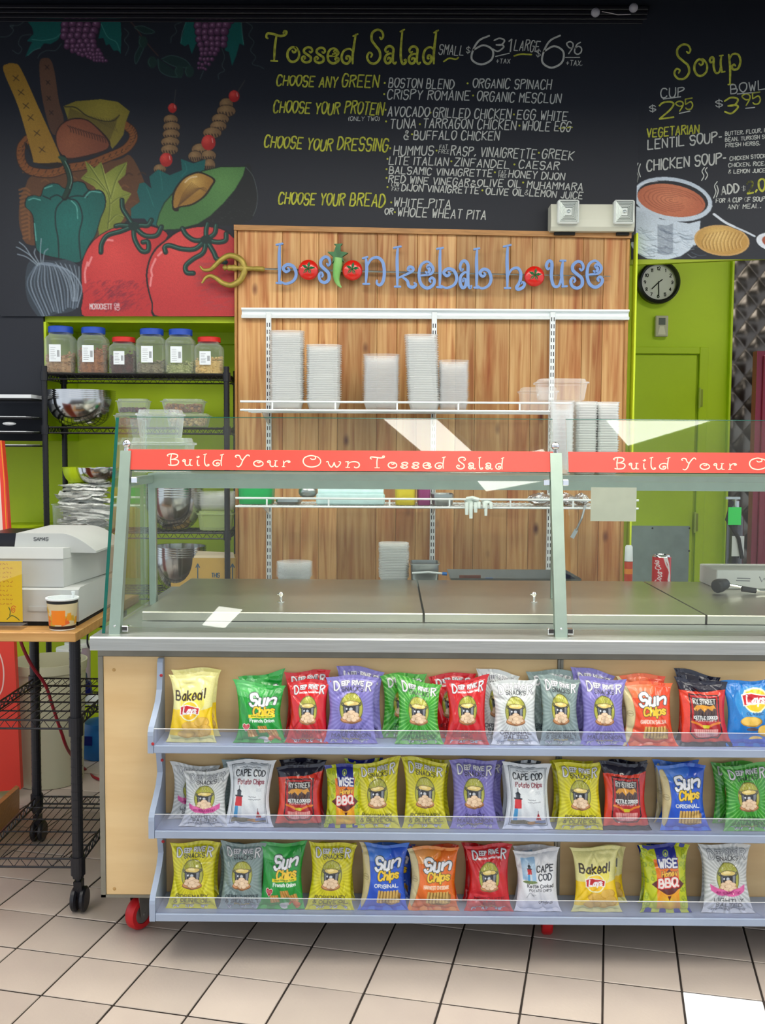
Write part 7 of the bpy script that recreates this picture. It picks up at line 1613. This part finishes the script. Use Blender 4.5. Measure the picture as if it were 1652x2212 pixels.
tg = MB(); tg.prism([(P(x, y, Ys_)[0], P(x, y, Ys_)[2]) for x, y in ((172, 1452), (180, 1449), (186, 1456), (188, 1470), (196, 1474), (198, 1500), (184, 1500), (180, 1486), (176, 1496), (172, 1494), (176, 1478), (175, 1462))], 'y', Ys_ - .012, Ys_ + .012).build('trigger', mat('navy_plastic', (20, 30, 110), .35), sp_)
bb = thing('blue_bucket', 'round blue plastic bucket on the floor half hidden by the counter', 'bucket', (X_(212, 4.5), 4.5, 0)); zt_ = Z_(1548, 4.5, 212)
MB().lathe([(.001, .002), (.085, .002), (.104, .04), (.104, zt_ - .06), (.08, zt_ - .02), (.001, zt_)], (X_(212, 4.5), 4.5, 0), 32).build('body', mat('blue_plastic_bucket', (30, 104, 170), .4), bb, smooth=True)
q = P(191, 1600, 4.40); MB().box(q[0] - .018, q[0] + .018, 4.392, 4.40, q[2] - .02, q[2] + .02).build('sticker', mat('navy_plastic'), bb)
cb = MB(); pth = [P(40, 1368, 3.30), P(50, 1400, 3.3), P(70, 1440, 3.32), P(98, 1480, 3.36), P(115, 1530, 3.4), P(132, 1580, 3.45)]
pth = [tuple(p) for p in pth] + [tuple(P(150, 1625, 3.6)), tuple(PZ(182, 1660, .012)), tuple(PZ(210, 1682, .008)), tuple(PZ(260, 1690, .008))]
cb.tube(crom(pth, 6), .0058, 8); tag(cb.build('power_cable', mat('red_cable', (150, 26, 44), .45), smooth=True), 'dark red cable hanging from the cart down to the floor', 'cable')

# ------------------------------------------------------------------ right side: lights, clock, thermostat, extinguisher, phone
M_elw = mat('emergency_housing', (214, 214, 196), .4)
ye = YB - .10; el = thing('emergency_light', 'cream twin head emergency light above the cedar panel', 'emergency light', tuple(P(1265, 498, ye)))
hx0, hx1 = X_(1182, ye), X_(1360, ye); z0_, z1_ = Z_(500, ye, 1270), Z_(440, ye, 1270)
hb_ = MB(); hb_.prism([(YB - .012, z0_ + .004), (ye + .012, z0_ + .004), (ye, z0_ + .02), (ye - .002, z0_ + .05), (ye + .01, z1_), (YB - .012, z1_)], 'x', hx0, hx1); hb_.build('housing', M_elw, el)
MB().box(hx0 + .02, hx0 + .11, ye + .03, YB - .012, z0_ - .008, z0_ + .0035).box(hx1 - .07, hx1 - .015, ye + .03, YB - .012, z0_ - .008, z0_ + .0035).build('feet', M_slot, el)
M_refl = mat('lamp_reflector', (216, 226, 222), .15, .6)
for xa_, xb_ in ((1196, 1242), (1316, 1360)):
    x0, x1 = X_(xa_, ye - .03), X_(xb_, ye - .03); za, zb_ = Z_(486, ye, 1220), Z_(434, ye, 1220)
    lh = MB().box(x0, x1, ye - .03, ye + .012, za, zb_, b=.006).build('lamp_head', mat('lamp_clear_white', (226, 232, 226), .25, coat=.4), el)
    cx_, cz_ = (x0 + x1) / 2, (za + zb_) / 2; rf_ = MB(); rx_, rz_ = (x1 - x0) / 2 - .008, (zb_ - za) / 2 - .008
    for i in range(4):
        c4 = [(-1, -1), (1, -1), (1, 1), (-1, 1)]; a, b = c4[i], c4[(i + 1) % 4]
        for t in range(5):
            t0, t1 = t / 5 * .7, (t + .55) / 5 * .7
            f0, f1 = 1 - t0, 1 - t1
            rf_.add([(cx_ + a[0] * rx_ * f0, ye - .0306, cz_ + a[1] * rz_ * f0), (cx_ + b[0] * rx_ * f0, ye - .0306, cz_ + b[1] * rz_ * f0), (cx_ + b[0] * rx_ * f1, ye - .0322, cz_ + b[1] * rz_ * f1), (cx_ + a[0] * rx_ * f1, ye - .0322, cz_ + a[1] * rz_ * f1)], [(0, 1, 2, 3)])
    rf_.build('ribbed_lens', mat('lens_grey', (150, 160, 154), .2, .5), lh)
    MB().ball((cx_, ye - .033, cz_), .008, n=12, m=8).build('bulb', M_refl, lh)
# small ceiling fittings
cf = thing('ceiling_fitting', 'pair of small pale round fittings joined by a thin wire, top right', 'fitting', tuple(P(1330, 25, 4.38)))
for x, y in ((1286, 27), (1368, 17)): MB().ball(tuple(P(x, y, 4.42)), .019, n=16, m=10).build('globe', mat('dusty_glass_grey', (170, 166, 174), .5), cf, smooth=True)
MB().tube([P(1300, 25, 4.42), P(1322, 29, 4.42), P(1334, 32, 4.42), P(1362, 31, 4.42)], .0016, 5).build('wire', mat('pale_wire', (200, 192, 194), .5), cf)
# clock
Yk = YR - .03; ck = thing('wall_clock', 'round black rimmed wall clock showing half past seven', 'clock', tuple(P(1422, 610, Yk))); c = P(1422, 610, Yk); s = Yk / F
def ring(r0, r1, y0, y1, n=48):
    mb = MB(); pr = [(r0, y1), (r0, y0 + .01), ((r0 + r1) / 2, y0), (r1, y0 + .012), (r1, y1)]; l_ = MB().lathe(pr, (0, 0, 0), n); mb.add([(c[0] + p[0], p[2], c[2] + p[1]) for p in l_.v], l_.f); return mb
ring(37 * s, 45 * s, Yk - .03, Yk + .029).build('rim', mat('clock_black', (16, 16, 18), .35), ck, smooth=True)
fc = MB(); fc.add([(c[0], Yk, c[2])] + [(c[0] + 38 * s * math.cos(t), Yk, c[2] + 38 * s * math.sin(t)) for t in np.linspace(0, 2 * math.pi, 49)[:-1]], [(0, 1 + k, 1 + (k + 1) % 48) for k in range(48)]); fc.build('dial', mat('clock_dial', (206, 206, 200), .5), ck)
nm = MB()
for k in range(1, 13):
    a = math.radians(90 - 30 * k); tx_ = str(k); st, LL = text_strokes(tx_, .25); hh_ = 6.4 * s
    wd_ = LL * hh_ * .95
    res = [[(x / LL * wd_ - wd_ / 2 + 29 * s * math.cos(a), y * hh_ - hh_ / 2 + 29 * s * math.sin(a)) for x, y in pl] for pl in st]
    strokes_mesh(nm, res, 1.5 * s, lambda q: np.array([c[0] + q[0], Yk - .001, c[2] + q[1]]))
nm.build('numerals', M_slot, ck)
hd_ = MB(); mk6 = lambda q: np.array([c[0] + q[0] * s, Yk - .003, c[2] + q[1] * s])
strokes_mesh(hd_, [[(0, 0), (-14, -14)], [(0, 2), (1, -29)], [(0, 0), (8, 6)]], 2.2, mk6); hd_.build('hands', M_slot, ck)
# thermostat
Yt_ = YR; th = thing('thermostat', 'small beige wall thermostat below the clock', 'thermostat', tuple(P(1420, 728, Yt_)))
x0, x1, za, zb_ = X_(1407, Yt_), X_(1434, Yt_), Z_(728, Yt_, 1420), Z_(683, Yt_, 1420)
MB().box(x0, x1, Yt_ - .03, Yt_ - .0005, za, zb_, b=.004).build('body', mat('thermostat_beige', (186, 180, 156), .5), th)
MB().box(x0 + .018, x1 - .018, Yt_ - .0312, Yt_ - .0302, zb_ - .056, zb_ - .014).build('screen', mat('lcd_grey', (96, 100, 92), .3), th)
MB().prism([(x0 + .015, za + .012), (x1 - .015, za + .012), (x1 - .026, zb_ - .064), (x0 + .026, zb_ - .064)], 'y', Yt_ - .0314, Yt_ - .0302).build('cover', mat('thermostat_light', (214, 208, 184), .5), th)
# dark red cabinet on the right
Yr_ = 5.2; M_crim = mat('crimson_panel', (112, 10, 44), .4, var=.1, vscale=3)
rc = thing('crimson_cabinet', 'dark crimson cabinet at the right edge before the quilted steel', 'cabinet', (X_(1680, Yr_), Yr_ + .2, 0)); xr0 = X_(1629, Yr_)
MB().box(xr0, xr0 + .7, Yr_, Yr_ + .06, .02, Z_(758, Yr_, 1640)).build('body', M_crim, rc)
for k in range(3): MB().box(xr0 + .03 + k * .07, xr0 + .06 + k * .07, Yr_ - .012, Yr_ - .0005, .1, Z_(768, Yr_, 1640), b=.003).build('vertical_trim', M_crim, rc)
# dark table edge and fire extinguisher
Yx = 5.0; fx = thing('fire_extinguisher', 'dark fire extinguisher with bright green tag by the quilted wall', 'fire extinguisher', tuple(P(1597, 1230, Yx))); cx_ = X_(1592, Yx); sx = Yx / F
za, zb_ = Z_(1225, Yx, 1592), Z_(1100, Yx, 1592)
MB().lathe([(.001, 0), (17 * sx, 0), (18 * sx, .02), (18 * sx, (zb_ - za) * .86), (12 * sx, (zb_ - za) * .96), (5 * sx, zb_ - za), (.001, zb_ - za)], (cx_, Yx, za), 28).build('cylinder', mat('dark_charcoal_enamel', (36, 36, 42), .25, coat=.5), fx, smooth=True)
MB().lathe([(.018, 0), (.018, .04), (.01, .05)], (cx_, Yx, zb_ + .001), 14).box(cx_ - .05, cx_ + .02, Yx - .01, Yx + .01, zb_ + .05, zb_ + .062).build('valve', M_steel, fx)
MB().tube([(cx_ - .02, Yx - .01, zb_ + .04), (cx_ - .05, Yx - .03, zb_ - .05), (cx_ + .0, Yx - .06, za + .15), (cx_ + .02, Yx - .06, za + .05)], .01, 8).build('hose', M_slot, fx)
q0, q1 = X_(1577, Yx - .06), X_(1605, Yx - .06); MB().box(q0, q1, Yx - .062, Yx - .058, Z_(1132, Yx, 1590), Z_(1094, Yx, 1590)).build('green_tag', mat('green_tag', (40, 200, 84), .5), fx)
MB().box(cx_ - .03, cx_ + .03, Yx - .054, Yx - .05, za + .06, za + .16).build('label', M_reg2, fx)
MB().box(cx_ - .07, cx_ + .06, Yx - .07, Yx + .08, .0, za - .001).build('stand', M_black, fx)
tag(MB().box(X_(1570, 5.35), X_(1570, 5.35) + .5, 5.2, 5.75 - .5 + .0, .01, .02).build('floor_mat', M_black), 'thin black floor mat by the crimson cabinet', 'mat') if False else None
# paper carton and phone lying on the right lid
zl_ = LZ + .001; cn = thing('paper_box', 'flat white printed box lying at the right end of the lids', 'box', tuple(PZ(1600, 1268, zl_)))
y0_ = PZ(1556, 1283, zl_)[1] + .12; xA = X_(1556, y0_); MB().box(xA, xA + .42, y0_, y0_ + .2, zl_, Z_(1232, y0_, 1600), b=.003).build('box', mat('white_card', (214, 216, 212), .6, var=.03), cn)
it = MB(); mk7 = lambda x, y: P(x, y, y0_ - .0006); strokes_mesh(it, [[(1592, 1249), (1620, 1250)], [(1590, 1254), (1619, 1255)], [(1640, 1246), (1645, 1257), (1650, 1249), (1655, 1257)]], 2.2, lambda q: mk7(*q)); it.build('print', mat('grey_print', (120, 124, 128), .6), cn)
lv = MB(); lv.ball(tuple(P(1606, 1229, y0_ + .06)), .05, .03, .008, 10, 6)
ph_ = thing('steam_wand', 'dark round ended black and steel utensil lying on the right lid', 'utensil', tuple(PZ(1580, 1280, zl_))); yp = PZ(1560, 1282, zl_)[1]
r_ = 15 * yp / F; a_ = np.array([X_(1557, yp), yp, zl_ + r_ + .001]); b_ = np.array([X_(1582, yp), yp + .03, zl_ + r_ + .006])
MB().tube([a_ - (b_ - a_) * .12, a_, a_ + (b_ - a_) * .35, b_], [r_ * .8, r_, r_, r_ * .75], 24).build('head', mat('dark_rubber', (46, 46, 48), .5), ph_, smooth=True)
MB().tube([b_ + np.array([.004, 0, -.002]), tuple(P(1640, 1276, yp)), tuple(P(1700, 1280, yp))], [.006, .006, .006], 10).build('rod', M_chrome, ph_)
MB().tube([tuple(P(1602, 1272, yp)), tuple(P(1632, 1276, yp))], .0095, 12).build('grip', mat('dark_rubber'), ph_)
